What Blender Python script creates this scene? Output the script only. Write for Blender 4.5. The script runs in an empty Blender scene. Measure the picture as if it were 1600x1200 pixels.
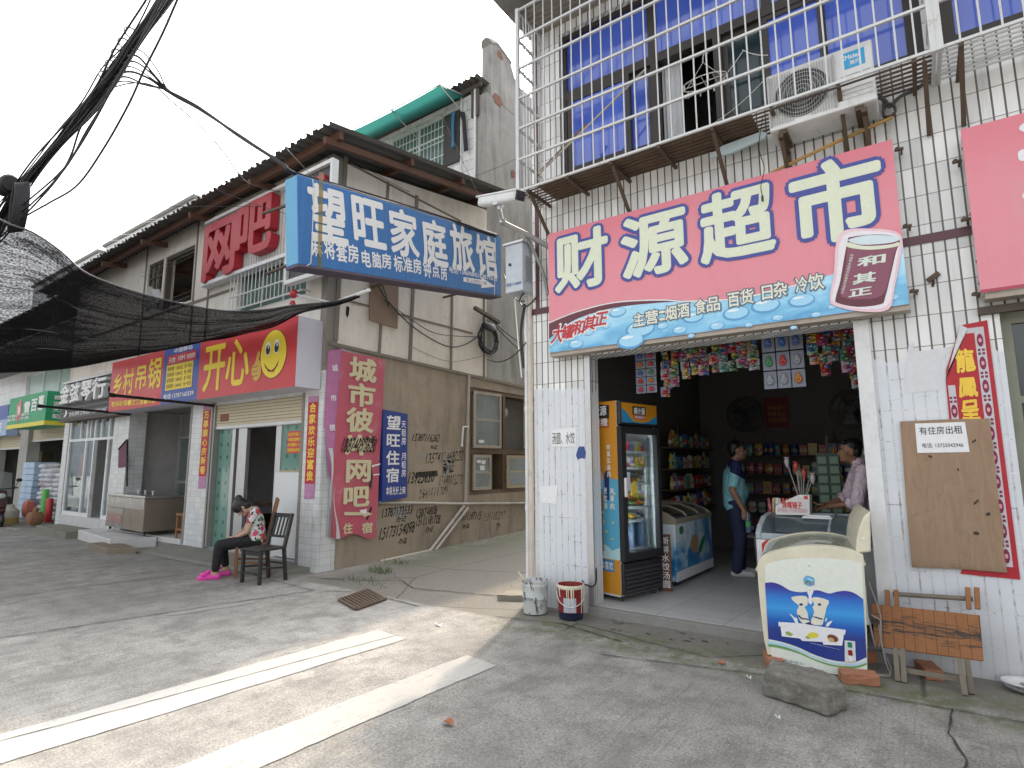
import bpy, bmesh, math, random
from mathutils import Vector, Matrix
R=math.radians
SC=bpy.context.scene
COL=SC.collection
rnd=random.Random(7)

# ------------------------------------------------------------------ camera
F_PX=888.9
_t,_r,_y=R(8.09),R(-0.223),R(35.42)
FW=Vector((-math.sin(_y)*math.cos(_t),math.cos(_y)*math.cos(_t),math.sin(_t)))
_a=Vector((math.cos(_y),math.sin(_y),0)); _u=_a.cross(FW)
RT=_a*math.cos(_r)+_u*math.sin(_r); UP=_u*math.cos(_r)-_a*math.sin(_r)
EYE=Vector((0,0,1.5))
cam=bpy.data.cameras.new('camera'); camo=bpy.data.objects.new('camera',cam); COL.objects.link(camo)
cam.sensor_width=36; cam.lens=36*F_PX/1600; cam.clip_end=2000; cam.clip_start=.05
camo.matrix_world=Matrix(((RT.x,UP.x,-FW.x,EYE.x),(RT.y,UP.y,-FW.y,EYE.y),(RT.z,UP.z,-FW.z,EYE.z),(0,0,0,1)))
SC.camera=camo
# ------------------------------------------------------------------ sky, sun, exposure
SUN=Vector((-.36,1,1.40)).normalized()
w=bpy.data.worlds.new('World'); SC.world=w; w.use_nodes=True
nt=w.node_tree; bg=nt.nodes['Background']
sky=nt.nodes.new('ShaderNodeTexSky'); sky.sky_type='NISHITA'; sky.sun_disc=False
sky.sun_elevation=math.asin(SUN.z); sky.sun_rotation=math.atan2(SUN.x,SUN.y)
sky.air_density=1.0; sky.dust_density=6.0; sky.ozone_density=1.5; sky.altitude=0
hs=nt.nodes.new('ShaderNodeHueSaturation'); hs.inputs['Saturation'].default_value=.16     # a milky, hazy sky
nt.links.new(sky.outputs[0],hs.inputs['Color']); nt.links.new(hs.outputs[0],bg.inputs[0]); bg.inputs[1].default_value=.15
sl=bpy.data.lights.new('sun','SUN'); so=bpy.data.objects.new('sun',sl); COL.objects.link(so)
sl.energy=0.92; sl.angle=R(1.2); sl.color=(1,.81,.60)     # a weak sun through haze
so.rotation_euler=(-SUN).to_track_quat('-Z','Y').to_euler()
SC.view_settings.view_transform='Standard'; SC.view_settings.look='None'
SC.view_settings.exposure=1.88; SC.view_settings.gamma=1
SC.cycles.max_bounces=8; SC.cycles.transparent_max_bounces=16; SC.cycles.use_denoising=True

# ------------------------------------------------------------------ measuring
def ray(x,y): return FW+RT*((x-800)/F_PX)-UP*((y-600)/F_PX)
def at(x,y,ax,v):
    d=ray(x,y); i='xyz'.index(ax); return EYE+d*((v-EYE[i])/d[i])
# ------------------------------------------------------------------ material nodes
MATS={}
class N:
    def __init__(s,name):
        s.m=bpy.data.materials.new(name); s.m.use_nodes=True; s.t=s.m.node_tree
        s.b=s.t.nodes['Principled BSDF']; MATS[name]=s.m
    def node(s,t,**k):
        n=s.t.nodes.new(t)
        for a,v in k.items(): setattr(n,a,v)
        return n
    def put(s,sock,v):
        if isinstance(v,bpy.types.NodeSocket): s.t.links.new(v,sock)
        elif v is not None:
            if sock.type=='RGBA' and not isinstance(v,(int,float)) and len(v)==3: v=(*v,1)
            if sock.type=='RGBA' and isinstance(v,(int,float)): v=(v,v,v,1)
            if sock.type=='VECTOR' and isinstance(v,(int,float)): v=(v,v,v)
            sock.default_value=v
    def math(s,op,a,b=None,c=None,clamp=False):
        n=s.node('ShaderNodeMath',operation=op,use_clamp=clamp)
        for i,v in enumerate((a,b,c)):
            if v is not None: s.put(n.inputs[i],v)
        return n.outputs[0]
    def mix(s,f,a,b,mode='MIX'):
        n=s.node('ShaderNodeMix',data_type='RGBA',blend_type=mode)
        s.put(n.inputs[0],f); s.put(n.inputs[6],a); s.put(n.inputs[7],b)
        return n.outputs[2]
    def pos(s): return s.node('ShaderNodeNewGeometry').outputs['Position']
    def obj(s): return s.node('ShaderNodeTexCoord').outputs['Object']
    def sep(s,v):
        n=s.node('ShaderNodeSeparateXYZ'); s.put(n.inputs[0],v); return n.outputs
    def comb(s,x,y,z):
        n=s.node('ShaderNodeCombineXYZ')
        for i,v in enumerate((x,y,z)): s.put(n.inputs[i],v)
        return n.outputs[0]
    def vmul(s,v,k):
        n=s.node('ShaderNodeVectorMath',operation='MULTIPLY'); s.put(n.inputs[0],v); s.put(n.inputs[1],k); return n.outputs[0]
    def noise(s,v,scale=5,detail=5,rough=.6,dist=0):
        n=s.node('ShaderNodeTexNoise'); s.put(n.inputs['Vector'],v); n.inputs['Scale'].default_value=scale
        n.inputs['Detail'].default_value=detail; n.inputs['Roughness'].default_value=rough; n.inputs['Distortion'].default_value=dist
        return n.outputs[0]
    def ncol(s,v,scale):
        n=s.node('ShaderNodeTexNoise'); s.put(n.inputs['Vector'],v); n.inputs['Scale'].default_value=scale; return n.outputs['Color']
    def vor(s,v,scale,feature='F1',out='Distance'):
        n=s.node('ShaderNodeTexVoronoi',feature=feature); s.put(n.inputs['Vector'],v); n.inputs['Scale'].default_value=scale; return n.outputs[out]
    def white(s,v):
        n=s.node('ShaderNodeTexWhiteNoise',noise_dimensions='3D'); s.put(n.inputs['Vector'],v); return n.outputs[0]
    def rnd(s): return s.node('ShaderNodeObjectInfo').outputs['Random']
    def ramp(s,f,stops,interp='LINEAR'):
        n=s.node('ShaderNodeValToRGB'); s.put(n.inputs[0],f); cr=n.color_ramp; cr.interpolation=interp
        while len(cr.elements)<len(stops): cr.elements.new(.5)
        for e,(p,c) in zip(cr.elements,stops):
            e.position=p; e.color=(*c,1) if not isinstance(c,(int,float)) else (c,c,c,1)
        return n.outputs[0]
    def step(s,f,a,b):   # smooth 0..1 mask
        n=s.node('ShaderNodeMapRange',interpolation_type='SMOOTHSTEP'); s.put(n.inputs[0],f); n.inputs[1].default_value=a; n.inputs[2].default_value=b
        return n.outputs[0]
    def fin(s,col,rough=.6,metal=0,bump=None,bs=.3,bd=.01,**kw):
        s.put(s.b.inputs['Base Color'],col); s.put(s.b.inputs['Roughness'],rough); s.put(s.b.inputs['Metallic'],metal)
        for k,v in kw.items(): s.put(s.b.inputs[k.replace('_',' ')],v)
        if bump is not None:
            n=s.node('ShaderNodeBump'); n.inputs['Strength'].default_value=bs; n.inputs['Distance'].default_value=bd
            s.put(n.inputs['Height'],bump); s.t.links.new(n.outputs[0],s.b.inputs['Normal'])
        return s.m
def srgb(r,g,b):
    f=lambda c:(c/255/12.92 if c/255<=.04045 else ((c/255+.055)/1.055)**2.4)
    return (f(r),f(g),f(b))
def mat(name,c,rough=.55,metal=0,var=.25,scale=9,dirt=.25,dcol=(.09,.075,.055),bump=.12,ds=2.2,world=True):
    """painted / plastic / metal surface with mottling, grime patches and a little relief"""
    if name in MATS: return MATS[name]
    n=N(name); p=n.pos() if world else n.obj()
    a=n.noise(p,scale,6,.65); b=n.noise(p,ds,6,.7)
    lo=tuple(x*(1-var) for x in c); hi=tuple(min(.92,x*(1+var*.6)) for x in c)
    col=n.mix(a,lo,hi); col=n.mix(n.math('MULTIPLY',n.step(b,.52,.74),dirt),col,dcol)
    rg=n.math('ADD',n.math('MULTIPLY',b,.25),rough-.12,clamp=True)
    return n.fin(col,rg,metal,a if bump else None,bump,.004)
def plain(name,c,rough=.5,metal=0,**kw):
    if name in MATS: return MATS[name]
    n=N(name); p=n.pos(); a=n.noise(p,30,3,.6)
    return n.fin(n.mix(a,tuple(x*.88 for x in c),tuple(min(.93,x*1.08) for x in c)),rough,metal,**kw)
# ------------------------------------------------------------------ mesh building
ORG={}
def tag(o,label=None,cat=None,group=None,kind=None):
    if label: o['label']=label
    if cat: o['category']=cat
    if group: o['group']=group
    if kind: o['kind']=kind
    return o
def thing(name,label,cat,loc=(0,0,0),group=None,rotz=0):
    o=bpy.data.objects.new(name,None); COL.objects.link(o); o.location=loc; o.rotation_euler=(0,0,rotz)
    o.empty_display_size=.1; ORG[o.name]=Vector(loc); return tag(o,label,cat,group)
class MB:
    def __init__(s): s.bm=bmesh.new()
    def face(s,pts):
        try: return s.bm.faces.new([s.bm.verts.new(Vector(p)) for p in pts])
        except ValueError: return None
    def hexa(s,p):      # 8 points: bottom 4 ccw, top 4 ccw
        v=[s.bm.verts.new(Vector(q)) for q in p]
        for f in ((3,2,1,0),(4,5,6,7),(0,1,5,4),(1,2,6,5),(2,3,7,6),(3,0,4,7)): s.bm.faces.new([v[i] for i in f])
        return s
    def box(s,x0,y0,z0,x1,y1,z1):
        return s.hexa([(x0,y0,z0),(x1,y0,z0),(x1,y1,z0),(x0,y1,z0),(x0,y0,z1),(x1,y0,z1),(x1,y1,z1),(x0,y1,z1)])
    def obox(s,c,size,rot):   # rotated box, rot = Matrix 3x3 or euler
        m=rot if isinstance(rot,Matrix) else Matrix.Rotation(rot[2],3,'Z')@Matrix.Rotation(rot[1],3,'Y')@Matrix.Rotation(rot[0],3,'X')
        h=Vector(size)/2; c=Vector(c)
        return s.hexa([c+m@Vector((sx*h.x,sy*h.y,sz*h.z)) for sz in (-1,1) for sx,sy in ((-1,-1),(1,-1),(1,1),(-1,1))])
    def bar(s,a,b,wd,ht=None,up=(0,0,1)):   # square bar between two points
        ht=ht or wd; a=Vector(a); b=Vector(b); d=(b-a).normalized(); u=Vector(up)
        if abs(d.dot(u))>.95: u=Vector((0,1,0)) if abs(d.y)<.9 else Vector((1,0,0))
        sd=d.cross(u).normalized(); u=sd.cross(d)
        q=[sd*(wd/2*i)+u*(ht/2*j) for i,j in ((-1,-1),(1,-1),(1,1),(-1,1))]
        return s.hexa([a+x for x in q]+[b+x for x in q])
    def ring(s,c,d,r,n,u=None):
        d=Vector(d).normalized(); u=Vector((0,0,1)) if abs(d.z)<.9 else Vector((1,0,0))
        a=d.cross(u).normalized(); b=d.cross(a)
        return [s.bm.verts.new(Vector(c)+a*(r*math.cos(2*math.pi*i/n))+b*(r*math.sin(2*math.pi*i/n))) for i in range(n)]
    def tube(s,pts,r,n=8,caps=True):
        pts=[Vector(p) for p in pts]; rs=r if isinstance(r,(list,tuple)) else [r]*len(pts); rings=[]
        d0=(pts[1]-pts[0]).normalized(); u=Vector((0,0,1)) if abs(d0.z)<.9 else Vector((1,0,0)); a=d0.cross(u).normalized()
        for i,p in enumerate(pts):
            d=(pts[min(i+1,len(pts)-1)]-pts[max(i-1,0)]).normalized()
            a=(a-d*a.dot(d)).normalized(); b=d.cross(a)
            rings.append([s.bm.verts.new(p+a*(rs[i]*math.cos(2*math.pi*k/n))+b*(rs[i]*math.sin(2*math.pi*k/n))) for k in range(n)])
        for q,w_ in zip(rings,rings[1:]):
            for k in range(n): s.bm.faces.new((q[k],q[(k+1)%n],w_[(k+1)%n],w_[k]))
        if caps: s.bm.faces.new(rings[0][::-1]); s.bm.faces.new(rings[-1])
        return s
    def lathe(s,prof,c=(0,0,0),n=20,ax=(0,0,1),caps=True):   # prof: (r,h)
        c=Vector(c); ax=Vector(ax).normalized()
        u=Vector((0,0,1)) if abs(ax.z)<.9 else Vector((1,0,0)); a=ax.cross(u).normalized(); b=ax.cross(a)
        rings=[[s.bm.verts.new(c+ax*h+a*(max(r,1e-4)*math.cos(2*math.pi*k/n))+b*(max(r,1e-4)*math.sin(2*math.pi*k/n))) for k in range(n)] for r,h in prof]
        for q,w_ in zip(rings,rings[1:]):
            for k in range(n): s.bm.faces.new((q[k],q[(k+1)%n],w_[(k+1)%n],w_[k]))
        if caps: s.bm.faces.new(rings[0][::-1]); s.bm.faces.new(rings[-1])
        return s
    def ball(s,c,r,nu=12,nv=8,rot=None):
        r=Vector((r,r,r)) if isinstance(r,(int,float)) else Vector(r); c=Vector(c); m=rot or Matrix.Identity(3)
        rows=[]
        for j in range(nv+1):
            t=math.pi*j/nv; k=1 if j in (0,nv) else nu
            rows.append([s.bm.verts.new(c+m@Vector((r.x*math.sin(t)*math.cos(2*math.pi*i/nu),r.y*math.sin(t)*math.sin(2*math.pi*i/nu),r.z*math.cos(t)))) for i in range(k)])
        for a,b in zip(rows,rows[1:]):
            for i in range(nu):
                q=[a[i%len(a)],b[i%len(b)],b[(i+1)%len(b)],a[(i+1)%len(a)]]; q=list(dict.fromkeys(q))
                if len(q)>2: s.bm.faces.new(q)
        return s
    def prism(s,pts,off):   # closed polygon pushed by a vector
        off=Vector(off); a=[s.bm.verts.new(Vector(p)) for p in pts]; b=[s.bm.verts.new(Vector(p)+off) for p in pts]; n=len(a)
        s.bm.faces.new(a); s.bm.faces.new(b[::-1])
        for i in range(n): s.bm.faces.new((a[i],b[i],b[(i+1)%n],a[(i+1)%n]))
        return s
    def grid(s,fn,nu,nv):
        v=[[s.bm.verts.new(Vector(fn(i/nu,j/nv))) for j in range(nv+1)] for i in range(nu+1)]
        for i in range(nu):
            for j in range(nv): s.bm.faces.new((v[i][j],v[i+1][j],v[i+1][j+1],v[i][j+1]))
        return s
    def build(s,name,m,parent=None,smooth=False,bevel=0,local=False,seg=2,normals=True):
        if normals: bmesh.ops.recalc_face_normals(s.bm,faces=s.bm.faces)
        org=Vector((0,0,0))
        if parent is not None and not local:
            org=ORG.get(parent.name,org); bmesh.ops.translate(s.bm,verts=s.bm.verts,vec=-org)
        me=bpy.data.meshes.new(name); s.bm.to_mesh(me); s.bm.free()
        for x in (m if isinstance(m,(list,tuple)) else [m]): me.materials.append(x)
        if smooth:
            me.polygons.foreach_set('use_smooth',[True]*len(me.polygons))
            try: me.set_sharp_from_angle(angle=R(40))
            except Exception: pass
        o=bpy.data.objects.new(name,me); COL.objects.link(o); ORG[o.name]=org
        if parent is not None: o.parent=parent
        if bevel:
            b=o.modifiers.new('bevel','BEVEL'); b.width=bevel; b.segments=seg; b.limit_method='ANGLE'; b.angle_limit=R(35)
        return o
def one(name,mb,m,label,cat,group=None,smooth=False,bevel=0,base=None):
    """a thing that is one mesh, its origin at its own base"""
    bm=mb.bm; vs=bm.verts
    if base is None:
        xs=[v.co.x for v in vs]; ys=[v.co.y for v in vs]; zs=[v.co.z for v in vs]
        base=((min(xs)+max(xs))/2,(min(ys)+max(ys))/2,min(zs))
    bmesh.ops.translate(bm,verts=vs,vec=-Vector(base))
    o=mb.build(name,m,None,smooth,bevel); o.location=base; ORG[o.name]=Vector(base); return tag(o,label,cat,group)
def struct(name,mb,m,smooth=False): return tag(mb.build(name,m,None,smooth),kind='structure')
def kids(o): return [c for c in COL.objects if c.parent==o]
def dup(root,loc,rotz=0,label=None,group=None,scale=None):
    def cp(o,par):
        c=o.copy(); COL.objects.link(c)
        if par is not None: c.parent=par; c.matrix_parent_inverse=o.matrix_parent_inverse
        for k in o.children: cp(k,c)
        return c
    r=cp(root,None); r.location=loc; r.rotation_euler=(0,0,rotz)
    if label: r['label']=label
    if group: r['group']=group
    if scale: r.scale=scale if not isinstance(scale,(int,float)) else (scale,)*3
    return r
# ------------------------------------------------------------------ sign faces and lettering
class Fr:
    """a flat frame: origin o, unit axes u (right), v (up), n (towards the viewer)"""
    def __init__(s,o,u,v=(0,0,1)):
        s.o=Vector(o); s.u=Vector(u).normalized(); s.v=Vector(v); s.v=(s.v-s.u*s.v.dot(s.u)).normalized(); s.n=s.u.cross(s.v)
    def __call__(s,a,b,d=0): return s.o+s.u*a+s.v*b+s.n*d
    def px(s,x,y):
        d=ray(x,y); k=(s.o-EYE).dot(s.n)/d.dot(s.n); q=EYE+d*k-s.o; return q.dot(s.u),q.dot(s.v)
    def poly(s,mb,pts,d=0,th=0):
        if th: mb.prism([s(a,b,d) for a,b in pts],s.n*th)
        else: mb.face([s(a,b,d) for a,b in pts])
        return mb
    def slab(s,mb,a0,b0,a1,b1,d0,d1): return s.poly(mb,[(a0,b0),(a1,b0),(a1,b1),(a0,b1)],d0,d1-d0)
_TX={}
def glyphs(body,bold=0,ext=0):
    k=(body,bold,ext)
    if k not in _TX:
        c=bpy.data.curves.new('lettering','FONT'); c.body=body; c.size=1; c.offset=bold; c.extrude=ext; c.resolution_u=3
        o=bpy.data.objects.new('lettering',c); COL.objects.link(o)
        dg=bpy.context.evaluated_depsgraph_get(); me=bpy.data.meshes.new_from_object(o.evaluated_get(dg))
        vs=[tuple(v.co) for v in me.vertices]; fs=[tuple(p.vertices) for p in me.polygons]
        bpy.data.objects.remove(o); bpy.data.meshes.remove(me); bpy.data.curves.remove(c)
        _TX[k]=(vs,fs)
    return _TX[k]
def letter(mb,fr,body,a0,b0,a1,b1,d=.003,bold=.012,th=0,shear=0,rot=0,tight=False,rough=0):
    """write body into the rectangle a0..a1, b0..b1 of frame fr; bold thickens the strokes by that share of a character"""
    vs,fs=glyphs(body,0,.5 if th else 0)
    if not vs: return mb
    x0=min(v[0] for v in vs); x1=max(v[0] for v in vs); y0,y1=-.085,.845
    if tight or all(ord(c)<0x2000 for c in body): y0=min(v[1] for v in vs); y1=max(v[1] for v in vs)
    x0-=bold; x1+=bold; y0-=bold; y1+=bold
    ca,cb=(a0+a1)/2,(b0+b1)/2; n=0 if bold<.004 else (6 if bold<.03 else 12)
    offs=[(0,0)]+[(bold*math.cos(2*math.pi*k/n+.4),bold*math.sin(2*math.pi*k/n+.4)) for k in range(n)]
    for k,(ox,oy) in enumerate(offs):
        out=[]
        for x,y,z in vs:
            a=a0+(x+ox-x0)/(x1-x0)*(a1-a0); b=b0+(y+oy-y0)/(y1-y0)*(b1-b0); a+=shear*(b-b0)
            if rough: a+=rough*math.sin(b*43+a*17); b+=rough*math.sin(a*37+b*23)
            if rot:
                p,q=a-ca,b-cb; a=ca+p*math.cos(rot)-q*math.sin(rot); b=cb+p*math.sin(rot)+q*math.cos(rot)
            out.append(mb.bm.verts.new(fr(a,b,(d+(z+.5)*th if th else d)-k*4e-5)))
        for f in fs:
            try: mb.bm.faces.new([out[i] for i in f])
            except ValueError: pass
    return mb
def write(fr,parent,m,items,name='lettering',outline=None,om=None,od=.0025,**k):
    """every character of items (char,a0,b0,a1,b1) a part of its own, with an outline behind it when asked"""
    for c,a0,b0,a1,b1 in items:
        if outline:
            kk=dict(k); kk['bold']=k.get('bold',.02)+outline; kk['d']=k.get('d',.003)-od
            g=outline*(a1-a0)*.93; h_=outline*(b1-b0)*.93
            b=MB(); letter(b,fr,c,a0-g,b0-h_,a1+g,b1+h_,**kk); b.build('character_outline',om,parent,normals=False)
        b=MB(); letter(b,fr,c,a0,b0,a1,b1,**k); b.build('character',m,parent,normals=bool(k.get('th')))
def pxcells(fr,body,cells):
    """(char, x0,y0,x1,y1) pixel cells of the photograph measured on this sign face -> metres on the face"""
    out=[]
    for c,(x0,y0,x1,y1) in zip(body,cells):
        xm,ym=(x0+x1)/2,(y0+y1)/2
        l=fr.px(x0,ym)[0]; r=fr.px(x1,ym)[0]; t_=fr.px(xm,y0)[1]; b_=fr.px(xm,y1)[1]; out.append((c,min(l,r),b_,max(l,r),t_))
    return out
def chars(mb,fr,body,a0,b0,a1,b1,cw=None,**k):
    """spread the characters of body one by one, each in a cell of width cw"""
    n=len(body); st=(a1-a0)/n; cw=cw or st*.9
    for i,c in enumerate(body):
        if c!=' ':
            m_=a0+st*(i+.5); letter(mb,fr,c,m_-cw/2,b0,m_+cw/2,b1,**k)
    return mb
def column(mb,fr,body,a0,a1,b1,b0,ch=None,**k):
    n=len(body); st=(b1-b0)/n; ch=ch or st*.88
    for i,c in enumerate(body):
        if c!=' ':
            m_=b1-st*(i+.5); letter(mb,fr,c,a0,m_-ch/2,a1,m_+ch/2,**k)
    return mb
def ell(ca,cb,ra,rb,n=20,rot=0):
    return [(ca+ra*math.cos(t)*math.cos(rot)-rb*math.sin(t)*math.sin(rot),cb+ra*math.cos(t)*math.sin(rot)+rb*math.sin(t)*math.cos(rot)) for t in (2*math.pi*i/n for i in range(n))]
def smoothpts(pts,n=6,closed=False):
    """Catmull-Rom through points (2-D or 3-D)"""
    P=[Vector(p) for p in pts]; out=[]; m_=len(P)
    for i in range(m_ if closed else m_-1):
        a,b,c,d=(P[(i-1)%m_] if closed or i>0 else P[0]),P[i],P[(i+1)%m_],(P[(i+2)%m_] if closed or i+2<m_ else P[-1])
        for k in range(n):
            t=k/n; out.append(.5*((2*b)+(c-a)*t+(2*a-5*b+4*c-d)*t*t+(3*b-a-3*c+d)*t**3))
    if not closed: out.append(P[-1])
    return out
def sag(a,b,drop,n=14):
    a=Vector(a); b=Vector(b); return [a.lerp(b,i/n)-Vector((0,0,drop*4*(i/n)*(1-i/n))) for i in range(n+1)]
# ================================================================== THE SETTING: ground
def ground_h(x,y):
    h=0.0
    if y>5.2 and x<-3.3: h+=.021*(y-5.2)
    if x<-12: h-=.02*min(1,(-12-x)/5)
    if abs(x)<20 and abs(y)<16: h+=.004*math.sin(x*1.1+y*.5)*math.sin(y*1.4-x*.3)
    return h
def ground_mat():
    n=N('concrete_ground'); p=n.pos(); s=n.sep(p); x,y=s[0],s[1]
    big=n.noise(p,.55,5,.65); mid=n.noise(p,4,7,.7); fine=n.noise(p,70,5,.75); grit=n.vor(p,190)
    streak=n.noise(n.vmul(p,(42,1.6,1)),1,4,.6)       # broom marks running along the side road
    base=n.ramp(big,[(.3,(.205,.196,.179)),(.5,(.275,.265,.244)),(.72,(.345,.333,.308))])
    col=n.mix(n.math('MULTIPLY',n.step(mid,.40,.66),.75),base,(.15,.144,.132))
    col=n.mix(.8,col,n.mix(n.step(fine,.20,.74),(.12,.12,.12),(.88,.88,.88)),'OVERLAY')
    road=n.step(n.math('ADD',y,n.math('MULTIPLY',big,-.35)),4.62,4.50)
    col=n.mix(n.math('MULTIPLY',n.math('MULTIPLY',n.step(streak,.53,.72),road),.55),col,(.15,.147,.14))
    # pale aggregate showing through
    col=n.mix(n.math('MULTIPLY',n.math('MULTIPLY',n.step(n.vor(p,55),.16,.08),n.step(mid,.42,.62)),.8),col,(.62,.6,.56))
    # the old apron in front of the shop and in the side alley is browner and rougher
    apr=n.math('MULTIPLY',n.math('SUBTRACT',1,road),n.step(x,-7.1,-6.4))
    col=n.mix(n.math('MULTIPLY',apr,.85),col,n.mix(n.step(x,-3.9,-3.2),n.mix(mid,(.085,.078,.062),(.165,.152,.125)),n.mix(mid,(.12,.112,.095),(.24,.225,.195))))
    col=n.mix(n.math('MULTIPLY',n.math('MULTIPLY',apr,n.step(n.vor(p,38),.2,.1)),.55),col,(.5,.47,.42))
    # moss by the walls and in the worn strip along the apron's edge
    mo=n.noise(p,2.6,6,.7)
    strip=n.math('MULTIPLY',n.step(y,4.3,4.62),n.step(y,5.2,4.8))
    wallm=n.math('MULTIPLY',n.step(n.math('ADD',x,n.math('MULTIPLY',mid,.8)),-5.0,-6.4),n.step(y,5.6,6.4))
    moss=n.math('MULTIPLY',n.math('MAXIMUM',n.math('MULTIPLY',n.math('MULTIPLY',strip,n.step(x,-4,-3)),1.0),wallm),n.step(mo,.36,.54))
    col=n.mix(n.math('MULTIPLY',n.math('MULTIPLY',moss,n.step(n.noise(p,9,5,.75),.30,.62)),.85),col,(.105,.12,.045))
    # cracks
    cr=n.vor(n.mix(.06,p,n.ncol(p,3)),.55,'DISTANCE_TO_EDGE')
    col=n.mix(n.math('MULTIPLY',n.step(cr,.010,.002),n.math('MULTIPLY',apr,.8)),col,(.05,.048,.04))
    pit=n.vor(n.mix(.12,p,n.ncol(p,5)),21); col=n.mix(n.math('MULTIPLY',n.math('MULTIPLY',n.step(pit,.20,.10),n.step(n.noise(p,1.1,3),.42,.56)),.6),col,(.09,.086,.076))
    pit2=n.vor(p,27); col=n.mix(n.math('MULTIPLY',n.step(pit2,.13,.05),.55),col,(.60,.59,.55))
    wear=n.noise(n.vmul(p,(1,.35,1)),1.7,7,.75,.7); col=n.mix(n.math('MULTIPLY',n.step(wear,.47,.66),.55),col,(.135,.132,.125))
    # dark drips and oil
    oil=n.noise(p,1.9,3,.5)
    col=n.mix(n.math('MULTIPLY',n.step(oil,.66,.74),.35),col,(.11,.105,.1))
    h=n.math('ADD',n.math('MULTIPLY',fine,.8),n.math('MULTIPLY',n.math('ADD',streak,mid),.6))
    return n.fin(col,.82,0,h,.45,.012)
GM=ground_mat()
g=MB()
def gpts():
    xs=[-400,-120,-60]+[-40+2*i for i in range(11)]+[-18+.5*i for i in range(49)]+[8,12,20,60,400]
    ys=[-400,-100,-40,-20,-10]+[-6+.5*i for i in range(53)]+[24,30,60,150,400]
    return xs,ys
xs,ys=gpts()
vv=[[g.bm.verts.new((x,y,ground_h(x,y))) for y in ys] for x in xs]
for i in range(len(xs)-1):
    for j in range(len(ys)-1): g.bm.faces.new((vv[i][j],vv[i+1][j],vv[i+1][j+1],vv[i][j+1]))
struct('ground',g,GM,True)

def stripe_mat():
    n=N('worn_white_paint'); p=n.pos(); a=n.noise(p,14,6,.75); b=n.noise(n.vmul(p,(40,2,1)),1,5,.7); c=n.noise(p,2.2,4,.6)
    col=n.mix(c,(.345,.34,.322),(.43,.42,.395))
    col=n.mix(n.math('MULTIPLY',n.step(n.math('ADD',n.math('MULTIPLY',a,.55),n.math('MULTIPLY',b,.5)),.54,.66),.8),col,(.27,.262,.243))
    return n.fin(col,.75,0,a,.3,.004)
SM=stripe_mat()
def stripe(name,x0,x1,y0,y1,dx):
    m_=MB(); top=[];L=90
    for i in range(L+1):
        t=i/L; y=y0+(y1-y0)*t; c=dx*t
        e0=.004*math.sin(y*9)+.005*rnd.uniform(-1,1); e1=.004*math.sin(y*7+2)+.005*rnd.uniform(-1,1); zz=ground_h(x0+c,y)+.005; z2=ground_h(x1+c,y)+.005
        top.append((m_.bm.verts.new((x0+c+e0,y,zz)),m_.bm.verts.new((x1+c+e1,y-.06*(i==L),z2))))
    for a,b in zip(top,top[1:]): m_.bm.faces.new((a[0],a[1],b[1],b[0]))
    struct(name,m_,SM)
stripe('crosswalk_marking',-4.50,-4.08,-1.2,3.76,.30)
stripe('crosswalk_marking',-3.32,-2.98,-1.2,3.68,.25)
stripe('crosswalk_marking',-5.75,-5.35,-1.2,.4,.1)
JM=mat('dark_joint',(.045,.044,.04),.9,bump=0)
def strip(mb,pts,wd,z=.0075,wob=.3):
    P=[Vector((a,b,0)) for a,b in pts]; Q=[]
    for a,b in zip(P,P[1:]):
        k=max(2,int((b-a).length/.06))
        Q+=[a.lerp(b,i/k)+Vector((rnd.uniform(-1,1),rnd.uniform(-1,1),0))*wd*wob for i in range(k)]
    Q.append(P[-1]); prev=None
    for i,q in enumerate(Q):
        d=(Q[min(i+1,len(Q)-1)]-Q[max(i-1,0)]).normalized(); s_=Vector((-d.y,d.x,0)); w_=wd*rnd.uniform(.35,1)
        zz=ground_h(q.x,q.y)+z
        cur=(mb.bm.verts.new((q.x-s_.x*w_/2,q.y-s_.y*w_/2,zz)),mb.bm.verts.new((q.x+s_.x*w_/2,q.y+s_.y*w_/2,zz)))
        if prev: mb.bm.faces.new((prev[0],prev[1],cur[1],cur[0]))
        prev=cur
j=MB()
strip(j,[(-6.9,.2),(-6.75,1.68),(-6.45,3.0),(-6.09,4.42),(-5.5,4.72),(-4.5,4.6)],.022)
strip(j,[(-4.27,1.0),(-4.12,2.2),(-3.92,3.74)],.012)
strip(j,[(-6.66,4.93),(-6.2,5.15),(-5.72,5.42)],.03); strip(j,[(-5.75,5.5),(-5.2,5.2),(-4.6,5.35),(-3.9,5.5)],.028)
strip(j,[(-6.09,4.42),(-8,4.6),(-10,4.55),(-14,4.6)],.015)
strip(j,[(-2.2,4.3),(-1.1,4.55),(.4,4.62),(2,4.6)],.012); strip(j,[(.03,4.62),(.0,4.2),(.06,3.9),(.02,3.5),(.1,3.1)],.016)
strip(j,[(-3.6,4.75),(-2.9,4.9),(-2.2,4.7)],.018)
struct('road_joint',j,JM)
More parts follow.
